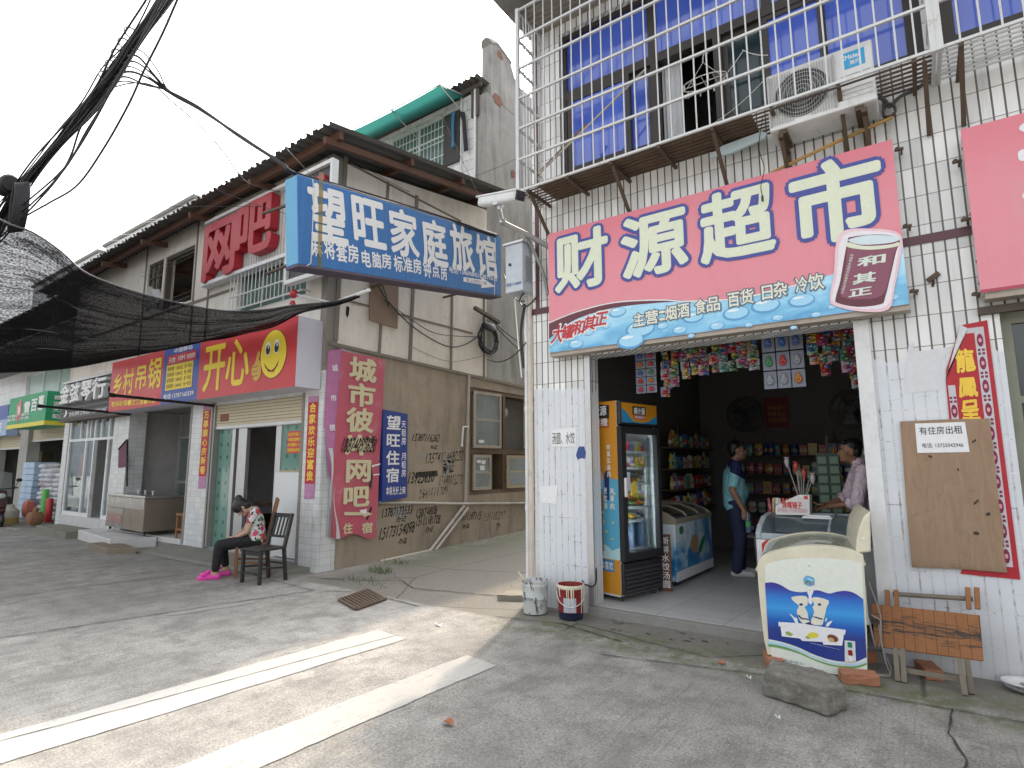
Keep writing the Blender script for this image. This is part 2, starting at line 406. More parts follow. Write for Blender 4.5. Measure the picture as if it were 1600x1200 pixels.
# pale mortar patch on the road, wet drips on the apron
pm=mat('pale_mortar',(.30,.295,.28),.85,ds=6,dirt=.5,dcol=(.2,.195,.18))
pb=MB(); pb.face([(x,y,ground_h(x,y)+.004) for x,y in ((-6.44,2.95),(-6.36,2.86),(-6.27,3.0),(-6.25,3.2),(-6.15,3.45),(-6.12,3.68),(-6.22,3.74),(-6.3,3.5),(-6.36,3.3),(-6.38,3.1))]); struct('road_patch',pb,pm)
sb=MB()
for k in range(20):
    x,y=rnd.uniform(-2.6,-1.4),rnd.uniform(5.0,5.33); r=rnd.uniform(.005,.022)
    sb.face([(x+a*1.8,y+b*.7,ground_h(x,y)+.005) for a,b in ell(0,0,r,r*rnd.uniform(.4,.9),8,rnd.uniform(0,3))])
struct('road_stains',sb,mat('wet_stain',(.06,.06,.055),.4,bump=0))

# ================================================================== MATERIALS shared
TW,TH=.0755,.243
def tile_mat():
    n=N('narrow_white_tile'); p=n.pos(); s=n.sep(p); u0=n.math('ADD',s[0],s[1]); z=s[2]
    wob=n.math('MULTIPLY',n.math('SUBTRACT',n.noise(p,1.3,2),.5),.012)
    u=n.math('DIVIDE',n.math('ADD',u0,20),TW); v=n.math('DIVIDE',n.math('ADD',z,.035),TH)
    fu=n.math('FRACT',u); fv=n.math('FRACT',v)
    gv=n.math('LESS_THAN',fu,.17); gh=n.math('LESS_THAN',fv,.026)
    idv=n.comb(n.math('FLOOR',u),n.math('FLOOR',v),0); rn=n.white(idv)
    tile=n.mix(rn,(.60,.605,.60),(.86,.86,.85)); tile=n.mix(n.math('MULTIPLY',n.step(n.noise(n.vmul(p,(14,14,.5)),1.0,4,.6),.58,.72),n.math('MULTIPLY',n.step(z,3.2,4.6),.5)),tile,(.36,.27,.18))
    st=n.noise(n.vmul(p,(9,9,.7)),1.6,6,.7)
    tile=n.mix(n.math('MULTIPLY',n.step(st,.52,.78),.35),tile,(.33,.31,.27))
    gcol=n.mix(n.noise(p,6,4),(.075,.07,.06),(.15,.14,.12))
    raw=n.mix(gv,n.mix(gh,tile,(.20,.185,.16)),gcol)
    # whitewashed band at street level: paint fills most joints, chipped here and there
    wash=n.mix(n.noise(p,3,6,.7),(.58,.62,.66),(.74,.76,.79))
    a=n.noise(p,23,6,.75); g2=n.noise(n.vmul(p,(5,5,1.2)),3,6,.8)
    showv=n.math('MULTIPLY',gv,n.step(n.math('ADD',n.math('MULTIPLY',g2,.7),n.math('MULTIPLY',a,.3)),.50,.60))
    wash=n.mix(n.math('MULTIPLY',gv,.28),wash,(.42,.43,.43))
    wash=n.mix(n.math('MULTIPLY',showv,.7),wash,(.17,.155,.13))
    wash=n.mix(n.math('MULTIPLY',gh,.8),wash,n.mix(n.step(g2,.5,.6),(.76,.77,.77),(.2,.19,.17)))
    scr=n.noise(n.vmul(p,(3,3,22)),2.5,5,.7)
    wash=n.mix(n.math('MULTIPLY',n.step(scr,.6,.74),.45),wash,(.33,.32,.30))
    wash=n.mix(n.math('MULTIPLY',n.step(z,.55,.02),.35),wash,(.25,.235,.21))
    edge=n.math('ADD',z,n.math('MULTIPLY',n.math('SUBTRACT',n.noise(p,2.2,4),.5),.35))
    lo=n.step(edge,2.32,2.28)
    col=n.mix(lo,raw,wash)
    jv=n.math('MAXIMUM',gv,gh)
    return n.fin(col,n.mix(lo,.22,.55),0,n.math('SUBTRACT',n.math('MULTIPLY',a,.25),n.math('MULTIPLY',jv,.9)),.5,.006)
TILE=tile_mat()
def ctile(name,w_,h_,c0,c1,joint,jw=.03,stag=0,dirt=.4):
    n=N(name); p=n.pos(); s=n.sep(p)
    v=n.math('DIVIDE',s[2],h_); row=n.math('FLOOR',v)
    u=n.math('ADD',n.math('DIVIDE',n.math('ADD',n.math('ADD',s[0],s[1]),60),w_),n.math('MULTIPLY',row,stag))
    fu=n.math('FRACT',u); fv=n.math('FRACT',v); j_=n.math('MAXIMUM',n.math('LESS_THAN',fu,jw),n.math('LESS_THAN',fv,jw*w_/h_))
    rn=n.white(n.comb(n.math('FLOOR',u),row,0)); c=n.mix(rn,c0,c1)
    d=n.noise(n.vmul(p,(4,4,1)),2,6,.75); c=n.mix(n.math('MULTIPLY',n.step(d,.5,.75),dirt),c,(.2,.185,.16))
    return n.fin(n.mix(j_,c,joint),.35,0,j_,-.4,.004)
LTILE=ctile('left_white_tile',.19,.095,(.56,.58,.58),(.66,.67,.67),(.33,.33,.32),.022,0,.45)
BTILE=ctile('big_white_tile',.40,.24,(.58,.585,.57),(.70,.70,.68),(.2,.2,.19),.03,.5,.5)
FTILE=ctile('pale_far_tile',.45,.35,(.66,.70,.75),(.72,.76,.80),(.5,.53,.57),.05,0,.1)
def floor_mat():
    n=N('shop_floor_tile'); p=n.pos(); s=n.sep(p)
    u=n.math('FRACT',n.math('DIVIDE',n.math('ADD',n.math('ADD',s[0],n.math('MULTIPLY',s[1],-.09)),10.1),.62)); v=n.math('FRACT',n.math('DIVIDE',n.math('ADD',s[1],n.math('MULTIPLY',s[0],.02)),.62))
    j_=n.math('MAXIMUM',n.math('LESS_THAN',u,.008),n.math('LESS_THAN',v,.008))
    a=n.noise(p,3,6,.7); c=n.mix(a,(.40,.395,.385),(.52,.515,.505)); c=n.mix(n.math('MULTIPLY',n.step(n.noise(p,9,5),.56,.7),.3),c,(.25,.24,.22))
    return n.fin(n.mix(j_,c,(.08,.075,.07)),n.math('ADD',n.math('MULTIPLY',a,.3),.25))
def plaster(name,c0,c1,dark,streakk=.6,sc=1.0):
    n=N(name); p=n.pos(); a=n.noise(p,1.1*sc,7,.7); b=n.noise(p,7,6,.75); st=n.math('ADD',n.math('MULTIPLY',n.noise(n.vmul(p,(2.6,2.6,.5)),1.3,7,.7,.8),.6),n.math('MULTIPLY',n.noise(p,.9,5,.65),.4))
    c=n.mix(a,c0,c1); c=n.mix(n.math('MULTIPLY',n.step(st,.46,.64),streakk),c,dark); c=n.mix(n.math('MULTIPLY',n.step(b,.55,.75),.45),c,tuple(x*.55 for x in c0))
    return n.fin(c,.85,0,b,.4,.01)
BROWN=plaster('stained_plaster',(.25,.20,.145),(.43,.365,.28),(.15,.135,.115),.6,1.6)
GREY=plaster('grey_render',(.25,.245,.23),(.40,.39,.37),(.115,.11,.10),.6)
CONC=mat('bare_concrete',(.23,.225,.21),.85,scale=14,dirt=.5)
BEIGE=plaster('beige_panel',(.68,.63,.55),(.82,.78,.71),(.46,.40,.335),.38)
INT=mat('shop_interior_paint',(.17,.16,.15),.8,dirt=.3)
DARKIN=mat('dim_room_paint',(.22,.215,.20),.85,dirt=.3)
ALU=mat('aluminium',(.55,.56,.57),.35,.7,var=.15,dirt=.2)
STEEL=mat('galvanised_bar',(.60,.61,.60),.42,.25,var=.15,dirt=.45,dcol=(.25,.17,.10),ds=9)
RUST=mat('rusty_iron',(.12,.085,.06),.75,.3,var=.4,dirt=.5,dcol=(.10,.045,.02),ds=8)
BROWNAL=mat('bronze_frame',(.055,.048,.042),.4,.3,dirt=.15)
WHITEP=mat('white_paint',(.72,.73,.73),.5,dirt=.3,ds=3)
BLACK=plain('black_plastic',(.018,.018,.02),.4)
CABLE=plain('black_cable',(.025,.025,.028),.55)
GREYC=plain('grey_cable',(.30,.29,.27),.6)
WHITEC=plain('white_wire',(.62,.61,.58),.6)
WOOD=mat('raw_plywood',(.37,.25,.16),.75,scale=3,dirt=.4,dcol=(.12,.075,.045))
PVC=mat('cream_pvc_pipe',(.62,.56,.49),.45,dirt=.35,ds=5)
def glass(name,tint,rough=.05,alpha=.35,spec=.6):
    n=N(name); g=n.node('ShaderNodeBsdfGlossy'); g.inputs['Roughness'].default_value=rough; g.inputs['Color'].default_value=(.9,.95,1,1)
    t=n.node('ShaderNodeBsdfTransparent'); t.inputs['Color'].default_value=(*tint,1)
    fr=n.node('ShaderNodeFresnel'); fr.inputs['IOR'].default_value=1.5
    k=n.math('MULTIPLY_ADD',fr.outputs[0],spec,.04,clamp=True)
    mx=n.node('ShaderNodeMixShader'); n.put(mx.inputs[0],k); n.t.links.new(t.outputs[0],mx.inputs[1]); n.t.links.new(g.outputs[0],mx.inputs[2])
    d=n.node('ShaderNodeBsdfDiffuse'); d.inputs['Color'].default_value=(*[x*.5 for x in tint],1)
    m2=n.node('ShaderNodeMixShader'); m2.inputs[0].default_value=alpha; n.t.links.new(mx.outputs[0],m2.inputs[1]); n.t.links.new(d.outputs[0],m2.inputs[2])
    n.t.links.new(m2.outputs[0],n.t.nodes['Material Output'].inputs['Surface'])
    return n.m
CLEAR=glass('clear_glass',(.9,.94,.94),.03,.02)
FRGL=glass('fridge_glass',(.96,.98,.98),.02,0.0,.7)
GREENGL=glass('green_glass',(.42,.60,.52),.06,.45,.5)
def blueglass():
    n=N('blue_coated_glass'); p=n.pos(); a=n.noise(n.vmul(p,(1,1,.5)),2.2,2,.5)
    return n.fin(n.mix(a,(.03,.065,.38),(.11,.20,.78)),.07,0,n.noise(p,1.5,2),.05,.02,Specular_IOR_Level=.9,Coat_Weight=.5,Coat_Roughness=.03)
BLUEGL=blueglass()
DARKGL=plain('dark_teal_glass',(.012,.03,.035),.08,Coat_Weight=.3)
def wall_holes(mb,x0,x1,z0,z1,y0,y1,holes,axis='x'):
    """wall slab with rectangular holes (a0,b0,a1,b1); axis tells which way the wall runs"""
    A=sorted({x0,x1,*[h[0] for h in holes],*[h[2] for h in holes]}); A=[a for a in A if x0<=a<=x1]
    for a,b in zip(A,A[1:]):
        c=(a+b)/2; cuts=sorted([(h[1],h[3]) for h in holes if h[0]<c<h[2]]); z=z0
        for q0,q1 in cuts+[(z1,z1)]:
            if q0>z+1e-6:
                if axis=='x': mb.box(a,y0,z,b,y1,q0)
                else: mb.box(y0,a,z,y1,b,q0)
            z=max(z,q1)
    return mb

# ================================================================== SUPERMARKET BUILDING
W=5.38; XL=-3.52
mk=thing('shop_building','corner shop building clad in narrow white tiles, whitewashed below, blue windows above','building',(-1,5.5,0))
H1=[(-2.83,-1,-.34,2.66),(.56,-1,3.6,2.62),(-3.12,4.80,.31,6.62),(.41,4.80,3.4,6.62)]
wl=MB(); wall_holes(wl,XL,5.2,0,10.2,W,W+.24,H1); wl.build('facade_wall',TILE,mk)
for q in (XL,4.96): wl=MB(); wl.box(q,W+.24,0,q+.24,16,10.2); wl.build('side_wall',GREY,mk)
b_=MB(); b_.box(XL-.02,W-.012,3.215,5.2,W,3.285); b_.build('maroon_band',mat('maroon_tile',(.10,.035,.045),.35,dirt=.3),mk)
b_=MB(); b_.box(-3.475,W-.014,3.285,-3.43,W,10.1); b_.build('maroon_edge_tile',MATS['maroon_tile'],mk)
b_=MB(); b_.box(XL-.15,4.75,6.95,5.3,16,7.10); b_.build('balcony_slab',CONC,mk)
b_=MB(); b_.box(XL-.2,5.1,10.2,5.4,16.2,10.4); b_.build('roof_slab',CONC,mk)
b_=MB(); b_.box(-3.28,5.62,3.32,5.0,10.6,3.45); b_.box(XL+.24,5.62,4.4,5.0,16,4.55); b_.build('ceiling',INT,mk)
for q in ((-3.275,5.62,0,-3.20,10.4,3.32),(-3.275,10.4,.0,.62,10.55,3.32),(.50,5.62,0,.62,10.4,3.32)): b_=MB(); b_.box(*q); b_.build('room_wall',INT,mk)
b_=MB(); b_.box(-3.28,W+.02,-.02,.5,10.4,.088); fl=b_.build('shop_floor',floor_mat(),mk)
b_=MB(); b_.hexa([(-2.86,W-.06,-.02),(-.25,W-.05,-.02),(-.25,W+.02,-.02),(-2.86,W+.02,-.02),(-2.85,W-.045,.08),(-.25,W-.04,.08),(-.25,W+.02,.084),(-2.85,W+.02,.084)]); b_.build('threshold',CONC,mk,bevel=.008)
# shutter guide rails each side of the opening, and the shutter box behind the sign
for x0,x1 in ((-2.86,-2.79),(-.36,-.25)):
    b_=MB(); b_.box(x0,W-.03,.085,x1,W+.0,2.66) if x0<-1 else b_.box(x0,W-.035,.0,x1,W,2.66); b_.build('guide_rail',WHITEP if x0>-1 else ALU,mk,bevel=.006)
# upper windows: bronze frames, blue coated panes, one open dark, curtain
def up_window(x0,x1,z0,z1,zt,cols,opened=()):
    f=MB(); y=W+.06
    for a in (x0,x1-.06): f.box(a,y,z0,a+.06,y+.09,z1)
    f.box(x0+.06,y,z0,x1-.06,y+.09,z0+.06); f.box(x0+.06,y,z1-.06,x1-.06,y+.09,z1); f.box(x0+.06,y,zt,x1-.06,y+.09,zt+.10)
    for c in cols: f.box(c-.04,y+.002,zt+.10,c+.04,y+.088,z1-.06)
    fo=f.build('window_frame',BROWNAL,mk)
    e=[x0+.06]+[c for c in cols]+[x1-.06]
    for i,(a,b) in enumerate(zip(e,e[1:])):
        p=MB(); p.box(a+.04*(i>0),y+.04,zt+.10,b-.04*(i<len(e)-2),y+.046,z1-.06); p.build('window_pane',BLUEGL,fo)
    return fo,y
fo,y=up_window(-3.12,.31,4.80,6.62,5.78,[-2.0,-.85])
def sash(fo,y,a,b,z0,z1,m_=BLUEGL,dy=0):
    f=MB(); f.box(a,y+dy,z0,a+.05,y+dy+.035,z1); f.box(b-.05,y+dy,z0,b,y+dy+.035,z1); f.box(a+.05,y+dy,z0,b-.05,y+dy+.035,z0+.05); f.box(a+.05,y+dy,z1-.05,b-.05,y+dy+.035,z1); f.build('window_sash',BROWNAL,fo)
    p=MB(); p.box(a+.05,y+dy+.014,z0+.05,b-.05,y+dy+.02,z1-.05); p.build('window_pane',m_,fo)
sash(fo,y,-3.05,-2.27,4.86,5.78); sash(fo,y,-2.32,-2.02,4.86,5.78,dy=.045); sash(fo,y,-1.28,-.86,4.86,5.78,DARKGL,.045)
sash(fo,y,-.9,-.38,4.86,5.78,dy=.01); sash(fo,y,-.42,.25,4.86,5.78,dy=.05)
for q in (-2.02,-1.36): f=MB(); f.box(q,y-.002,4.86,q+.08,y+.088,5.78); f.build('window_mullion',BROWNAL,fo)
c_=MB(); c_.grid(lambda u,v:(-1.94+.2*u,y+.13+.02*math.sin(u*22),4.88+.9*v),14,4); c_.build('curtain',plain('pale_curtain',(.62,.64,.66),.9),mk,True)
fo,y=up_window(.41,3.4,4.80,6.62,5.78,[1.4,2.4])
sash(fo,y,.47,1.45,4.86,5.78); sash(fo,y,1.4,2.4,4.86,5.78,dy=.045); sash(fo,y,2.4,3.34,4.86,5.78)
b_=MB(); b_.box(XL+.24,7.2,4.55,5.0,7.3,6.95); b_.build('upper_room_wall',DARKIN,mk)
# right hand neighbour opening: painted pier end and dark glazed door
b_=MB(); b_.box(.56,W+.10,0,.63,W+.17,2.62); b_.box(1.6,W+.10,0,1.67,W+.17,2.62); b_.box(.63,W+.102,1.93,3.6,W+.168,1.98); b_.box(.63,W+.102,2.52,3.6,W+.168,2.62); df=b_.build('door_frame',mat('dull_green_frame',(.24,.25,.19),.5),mk)
b_=MB(); b_.box(.63,W+.13,0.02,1.6,W+.136,1.93); b_.box(.63,W+.13,1.98,1.6,W+.136,2.52); b_.build('door_pane',plain('dark_door_glass',(.035,.045,.04),.06,Coat_Weight=.4),df)
b_=MB(); b_.box(1.67,W+.13,0,3.6,W+.14,2.62); b_.build('door_panel',DARKGL,df)
b_=MB(); b_.box(.44,W-.05,2.585,3.6,W,2.64); b_.build('lintel',mat('dark_wood_lintel',(.09,.07,.055),.7),mk)

# ------------------------------------------------------------------ window cages
def cage(name,label,x0,x1,z0,z1,yf,yw,bx,boards):
    t=thing(name,label,'window cage',((x0+x1)/2,yw,z0),'window cages on the tiled shop front')
    rows=[z0+i*(z1-z0)/6 for i in range(7)]
    f=MB()
    for z in rows: f.box(x0,yf-.012,z-.011,x1,yf+.012,z+.011)
    x=x0; k=0
    while x<=x1+.001: f.tube([(x,yf,z0-.013),(x,yf,z1)],.0072,6); x+=bx
    f.box(x0-.02,yf-.02,z0-.018,x0+.02,yf+.02,z1+.02); f.box(x1-.022,yf-.02,z0-.018,x1+.018,yf+.02,z1+.02)
    f.build('front_grille',STEEL,t)
    for xx in (x0,x1):
        s=MB()
        for z in rows: s.box(xx-.012,yf+.02,z-.012,xx+.012,yw,z+.012)
        for q in (.25,.5,.75,.97): s.tube([(xx,yf+(yw-yf)*q,z0),(xx,yf+(yw-yf)*q,z1)],.0085,6)
        s.build('side_grille',STEEL,t)
    s=MB(); n_=8
    for i in range(1,n_): q=yf+(yw-yf)*i/n_; s.tube([(x0,q,z0),(x1,q,z0)],.009,6)
    s.build('bottom_grille',STEEL if not boards else RUST,t)
    if boards:
        s=MB()
        for i in range(5): q=yf+.03+i*(yw-yf-.04)/5; s.box(x0+.22,q,z0+.012,boards,q+.080,z0+.03)
        s.build('board',mat('weathered_board',(.22,.15,.095),.8,dirt=.4),t)
    xs_=[x0+.12+i*(x1-x0-.24)/7 for i in range(8)]
    for q in xs_: s=MB(); s.bar((q,yf,z0-.025),(q,yw,z0-.025),.028,.03); s.build('cross_bracket',RUST,t)
    for q in xs_[::2]+[x1-.06]:
        s=MB(); s.bar((q,yf+.05,z0-.03),(q,yw-.02,z0-.42),.03,.03); s.build('brace',RUST,t)
    s=MB()
    for i in range(1,7): q=yf+(yw-yf)*i/7; s.tube([(x0,q,z1),(x1,q,z1)],.009,6)
    s.box(x0,yf,z1+.01,x1,yw,z1+.02); s.build('top_sheet',mat('cage_roof_sheet',(.30,.27,.22),.7,dirt=.5),t)
    return t
cage('window_cage','long white steel window cage over the shop, its floor laid with brown boards',-3.382,.335,4.503,6.73,4.892,W,.1165,-.95)
cage('window_cage','white steel window cage at the corner beside the air conditioner, with a bare bar floor',.372,3.6,4.503,6.73,4.892,W,.1165,0)
# ================================================================== SHOP FRONT: signs and fittings
def vgrad_mat(name,stops,z0,z1,rough=.45,streak=.12):
    n=N(name); p=n.pos(); z=n.sep(p)[2]; a=n.noise(n.vmul(p,(26,26,.8)),1,4,.6); b=n.noise(p,3,5,.6)
    c=n.ramp(n.math('DIVIDE',n.math('SUBTRACT',z,z0),z1-z0,clamp=True),stops)
    c=n.mix(n.math('MULTIPLY',a,streak),c,(.45,.12,.14)); c=n.mix(n.math('MULTIPLY',n.step(b,.5,.75),.2),c,(.55,.4,.4))
    return n.fin(c,rough,0,n.noise(n.vmul(p,(1.5,1.5,.6)),2.2,4,.6),.35,.05)
PINK=vgrad_mat('faded_pink_vinyl',[(0,(.74,.27,.32)),(.6,(.74,.265,.315)),(1,(.70,.20,.25))],2.7,4.06)
def water_mat():
    n=N('water_print'); p=n.pos(); a=n.noise(n.vmul(p,(1.5,1,4)),2,5,.6,1); s=n.sep(p)
    f=n.math('ADD',n.math('MULTIPLY',a,.7),n.math('MULTIPLY',n.math('SUBTRACT',s[2],2.7),.75))
    return n.fin(n.ramp(f,[(.25,(.10,.36,.62)),(.45,(.22,.54,.78)),(.62,(.42,.72,.88)),(.85,(.74,.88,.93))]),.4)
WATER=water_mat()
CREAMT=plain('cream_print',(.70,.75,.58),.45); BLUEO=plain('blue_print',(.055,.075,.32),.45); MAROONP=plain('maroon_print',(.13,.03,.045),.45)
WHT=plain('white_print',(.78,.79,.80),.45); REDP=plain('red_print',(.50,.035,.045),.45); BLKP=plain('black_print',(.02,.02,.022),.5)
t=thing('shop_sign','wide faded pink shop sign with four big cream characters and a printed drink can','shop sign',(-1.6,5.3,2.7))
S=Fr((0,5.2,0),(1,0,0))
b=MB(); b.box(-3.195,5.204,2.705,.03,W-.03,4.06); b.build('sign_box',mat('sign_side_metal',(.50,.47,.43),.6,dirt=.5),t)
b=MB(); S.slab(b,-3.195,2.705,.03,4.06,0,-.004); b.build('sign_face',PINK,t)
b=MB(); b.box(-3.2,5.215,2.665,.035,W-.04,2.705); b.build('bottom_rail',mat('sign_rail',(.42,.37,.31),.6,.2,dirt=.6),t)
top=[S.px(*q) for q in ((857,506),(900,490),(960,474),(1030,470),(1095,471),(1150,467),(1220,452),(1280,435),(1310,425),(1340,412),(1400,378))]
top=[(max(-3.195,min(.028,a)),q) for a,q in [tuple(v) for v in smoothpts([Vector((*q,0)).xy for q in top],5)]]
b=MB(); S.poly(b,[(-3.194,2.706)]+[(.029,2.706)]+[(.029,top[-1][1])]+top[::-1]+[(-3.194,top[0][1])],.002); b.build('water_print',WATER,t)
up=[S.px(*q) for q in ((858,504),(900,487),(960,472),(1030,468),(1075,470))]; lo=[S.px(*q) for q in ((1075,471),(1030,473),(960,481),(905,497),(880,512),(858,530))]
b=MB(); S.poly(b,[tuple(v) for v in smoothpts([Vector(q) for q in up],5)]+[tuple(v) for v in smoothpts([Vector(q) for q in lo],5)],.004); b.build('swoosh_print',MAROONP,t)
b=MB(); uu=[tuple(v) for v in smoothpts([Vector(q) for q in up+[S.px(1150,466),S.px(1220,451),S.px(1285,433)]],5)]
S.poly(b,uu+[(x,z-.012) for x,z in uu[::-1]],.0055); b.build('swoosh_line',WHT,t)
DROP=plain('droplet_print',(.36,.66,.86),.35); DROPD=plain('droplet_shade_print',(.10,.34,.62),.35); DROPL=plain('droplet_glint_print',(.80,.91,.96),.35)
drops=[(1000,515,24,12),(965,488,14,7),(1083,496,17,9),(1062,516,12,6),(1120,510,12,8),(1035,510,9,5),(1150,490,22,9),(1196,478,24,10),(1252,470,22,10),(1330,460,14,7),(1395,465,11,6),(1215,497,10,5),(985,533,22,8),(920,520,8,4),(1275,492,9,4),(1170,508,7,4),(1300,480,8,4),(900,538,12,5),(1355,478,9,4),(1080,525,6,3),(1240,512,6,3),(1020,490,7,4),(948,510,6,3)]
for i,(x,y,rx,ry) in enumerate(drops):
    a,q=S.px(x,y); a2,_=S.px(x+rx,y); ra=a2-a; rb=ra*.55; b=MB()
    for mi,(pts,dd) in enumerate(((ell(a,q,ra,rb),.003),(ell(a+ra*.04,q+rb*.1,ra*.86,rb*.8),.0036),(ell(a-ra*.2,q+rb*.5,ra*.42,rb*.17),.0043))):
        S.poly(b,pts,dd+i*2e-5); b.bm.faces.ensure_lookup_table(); b.bm.faces[-1].material_index=mi
    b.build('printed_droplet',[DROPD,DROP,DROPL],t)
write(S,t,CREAMT,[('财',-3.11,3.345,-2.46,4.005),('源',-2.32,3.335,-1.63,4.00),('超',-1.52,3.33,-.86,4.01),('市',-.735,3.30,-.06,4.03)],outline=.05,om=BLUEO,d=.009,bold=.03)
# small lines
tx='主营：烟酒 食品 百货 日杂 冷饮'; IVO=plain('ivory_print',(.76,.76,.64),.45); GSH=plain('grey_shadow_print',(.12,.17,.22),.5); o,l=MB(),MB(); wi=0
P0,P1=S.px(990,497),S.px(1292,461)
cells=[(990,1008),(1009,1029),(1030,1040),(1040,1058),(1059,1078),(1087,1104),(1105,1126),(1138,1157),(1158,1179),(1192,1209),(1210,1232),(1245,1264),(1265,1290)]
for c,(x0,x1) in zip(tx.replace(' ',''),cells):
    wi+=1
    if wi in (4,6,8,10,12): o.build('word_outline',GSH,t); l.build('word',IVO,t); o,l=MB(),MB()
    yc=502-(x0+x1-1980)/2*.122; a0,z0=S.px(x0,yc); a1,_=S.px(x1,yc)
    letter(o,S,c,a0-.012,2.85-.018+(a0+2.2)*.055,a1+.012,2.985+.012+(a0+2.2)*.055,.0066,.07); letter(l,S,c,a0,2.85+(a0+2.2)*.055-.005,a1,2.985+(a0+2.2)*.055,.0088,.02)
o.build('word_outline',GSH,t); l.build('word',IVO,t)
o,l=MB(),MB()
for i,c in enumerate('大罐和其正'):
    a=-3.18+i*.132; h=.16 if i else .2; z=2.80+i*.028
    letter(o,S,c,a-.012,z-.018,a+.15+.012,z+h+.018,.0066,.075,shear=.25); letter(l,S,c,a,z,a+.145,z+h,.009,.03,shear=.25)
o.build('slogan_outline',WHT,t); l.build('slogan',REDP,t)
# printed can: halo, body, label, lid, characters
def pxs(fr,*q): return [fr.px(*p) for p in q]
b=MB(); S.poly(b,[tuple(v) for v in smoothpts([Vector(q) for q in pxs(S,(1312,366),(1365,358),(1406,366),(1408,395),(1398,450),(1388,484),(1345,487),(1304,478),(1297,465),(1303,430))],4,True)],.0105); b.build('can_halo',plain('pale_halo_print',(.80,.56,.62),.45),t)
b=MB(); S.poly(b,[tuple(v) for v in smoothpts([Vector(q) for q in pxs(S,(1317,370),(1365,362),(1403,369),(1404,392),(1395,448),(1385,479),(1345,483),(1306,474),(1301,462),(1308,430))],4,True)],.0110); b.build('can_glow',plain('pale_glow_print',(.80,.76,.80),.45),t)
b=MB(); S.poly(b,[tuple(v) for v in smoothpts([Vector(q) for q in pxs(S,(1325,376),(1330,371),(1366,367),(1400,370),(1406,378),(1400,395),(1392,430),(1383,466),(1376,476),(1340,480),(1309,474),(1306,466),(1313,440),(1319,405))],3,True)],.0115); b.build('can_print',MAROONP,t)
b=MB(); S.poly(b,[tuple(v) for v in smoothpts([Vector(q) for q in pxs(S,(1327,384),(1360,382),(1401,380),(1396,400),(1388,440),(1378,462),(1350,468),(1315,464),(1317,440),(1323,410))],3,True)],.0122); b.build('can_label',plain('plum_print',(.24,.075,.12),.45),t)
b=MB(); S.poly(b,[tuple(v) for v in smoothpts([Vector(q) for q in pxs(S,(1325,376),(1345,370),(1366,368),(1400,370),(1405,376),(1385,381),(1345,383))],3,True)],.013); b.build('can_lid',plain('silver_print',(.62,.74,.78),.4),t)
b=MB(); S.poly(b,[tuple(v) for v in smoothpts([Vector(q) for q in pxs(S,(1324,379),(1350,385),(1390,383),(1404,379),(1401,386),(1360,391),(1325,387))],3,True)],.0126); b.build('can_collar',CREAMT,t)
l=MB()
for c,x0,x1,y0,y1 in (('和',1339,1382,419,396),('其',1332,1367,446,424),('正',1326,1361,466,447)):
    a0,z0=S.px(x0,y0); a1,z1=S.px(x1,y1); letter(l,S,c,a0,z0,a1,z1,.0135,.03,shear=.15)
for i in range(14):
    a,z=S.px(1331-i*1.1,400+i*4.4); letter(l,S,'中国草本植物饮料健康好滋味正'[i],a-.01,z-.01,a+.012,z+.012,.0135,.0)
l.build('can_lettering',plain('mint_print',(.66,.74,.66),.45),t)
def sign2():
    t=thing('shop_sign','faded pink sign box cut off by the picture edge, beside the big supermarket sign','shop sign',(2.2,5.3,2.7))
    b=MB(); b.box(.462,5.204,2.715,4.2,W-.03,3.985); b.build('sign_box',mat('white_sign_side',(.66,.66,.65),.5,dirt=.35),t)
    b=MB(); S.slab(b,.455,2.735,4.2,3.985,0,-.004); b.build('sign_face',PINK,t)
    b=MB(); S.slab(b,.455,2.715,4.2,2.737,.001,-.003); b.build('edge_trim',plain('crimson_trim',(.42,.06,.09),.5),t)
    l=MB(); letter(l,S,'连',.742,3.30,1.36,3.93,.004,.034); l.build('lettering',WHT,t)
    b=MB(); b.box(.48,5.22,2.67,4.2,W-.03,2.715); b.build('bottom_rail',MATS['sign_rail'],t)
    b=MB()
    for x,z in ((.46,3.86),(.46,3.34),(.46,2.97),(.46,2.8)): b.lathe([(.010,0),(.010,.006)],(x,5.26,z),8,(-1,0,0))
    b.build('rivet',BLACK,t)
sign2()
# little iron clips that hold the sign boxes
def clip(x,z,lab):
    b=MB(); b.box(x-.03,W-.1,z-.01,x+.03,W-.085,z+.012); b.bar((x+.015,W-.09,z),(x+.015,W,z),.014); b.lathe([(.016,0),(.016,.02)],(x-.012,W-.1,z),8,(0,-1,0))
    one('sign_clip',b,RUST,lab,'clip','iron clips on the tiled wall between the two pink signs')
for x,z in ((.07,4.0),(.07,3.35),(.07,2.82),(.42,3.78),(.43,3.31),(.44,2.73)): clip(x,z,'small rusty clip fixing a pink sign box to the narrow tiles')
b=MB(); b.obox((.20,W-.02,2.93),(.09,.03,.035),(0,-.6,0)); b.bar((.2,W-.03,2.9),(.19,W,2.86),.014); one('iron_hook',b,RUST,'rusty iron stub sticking out of the white tiles between the two pink signs','hook')

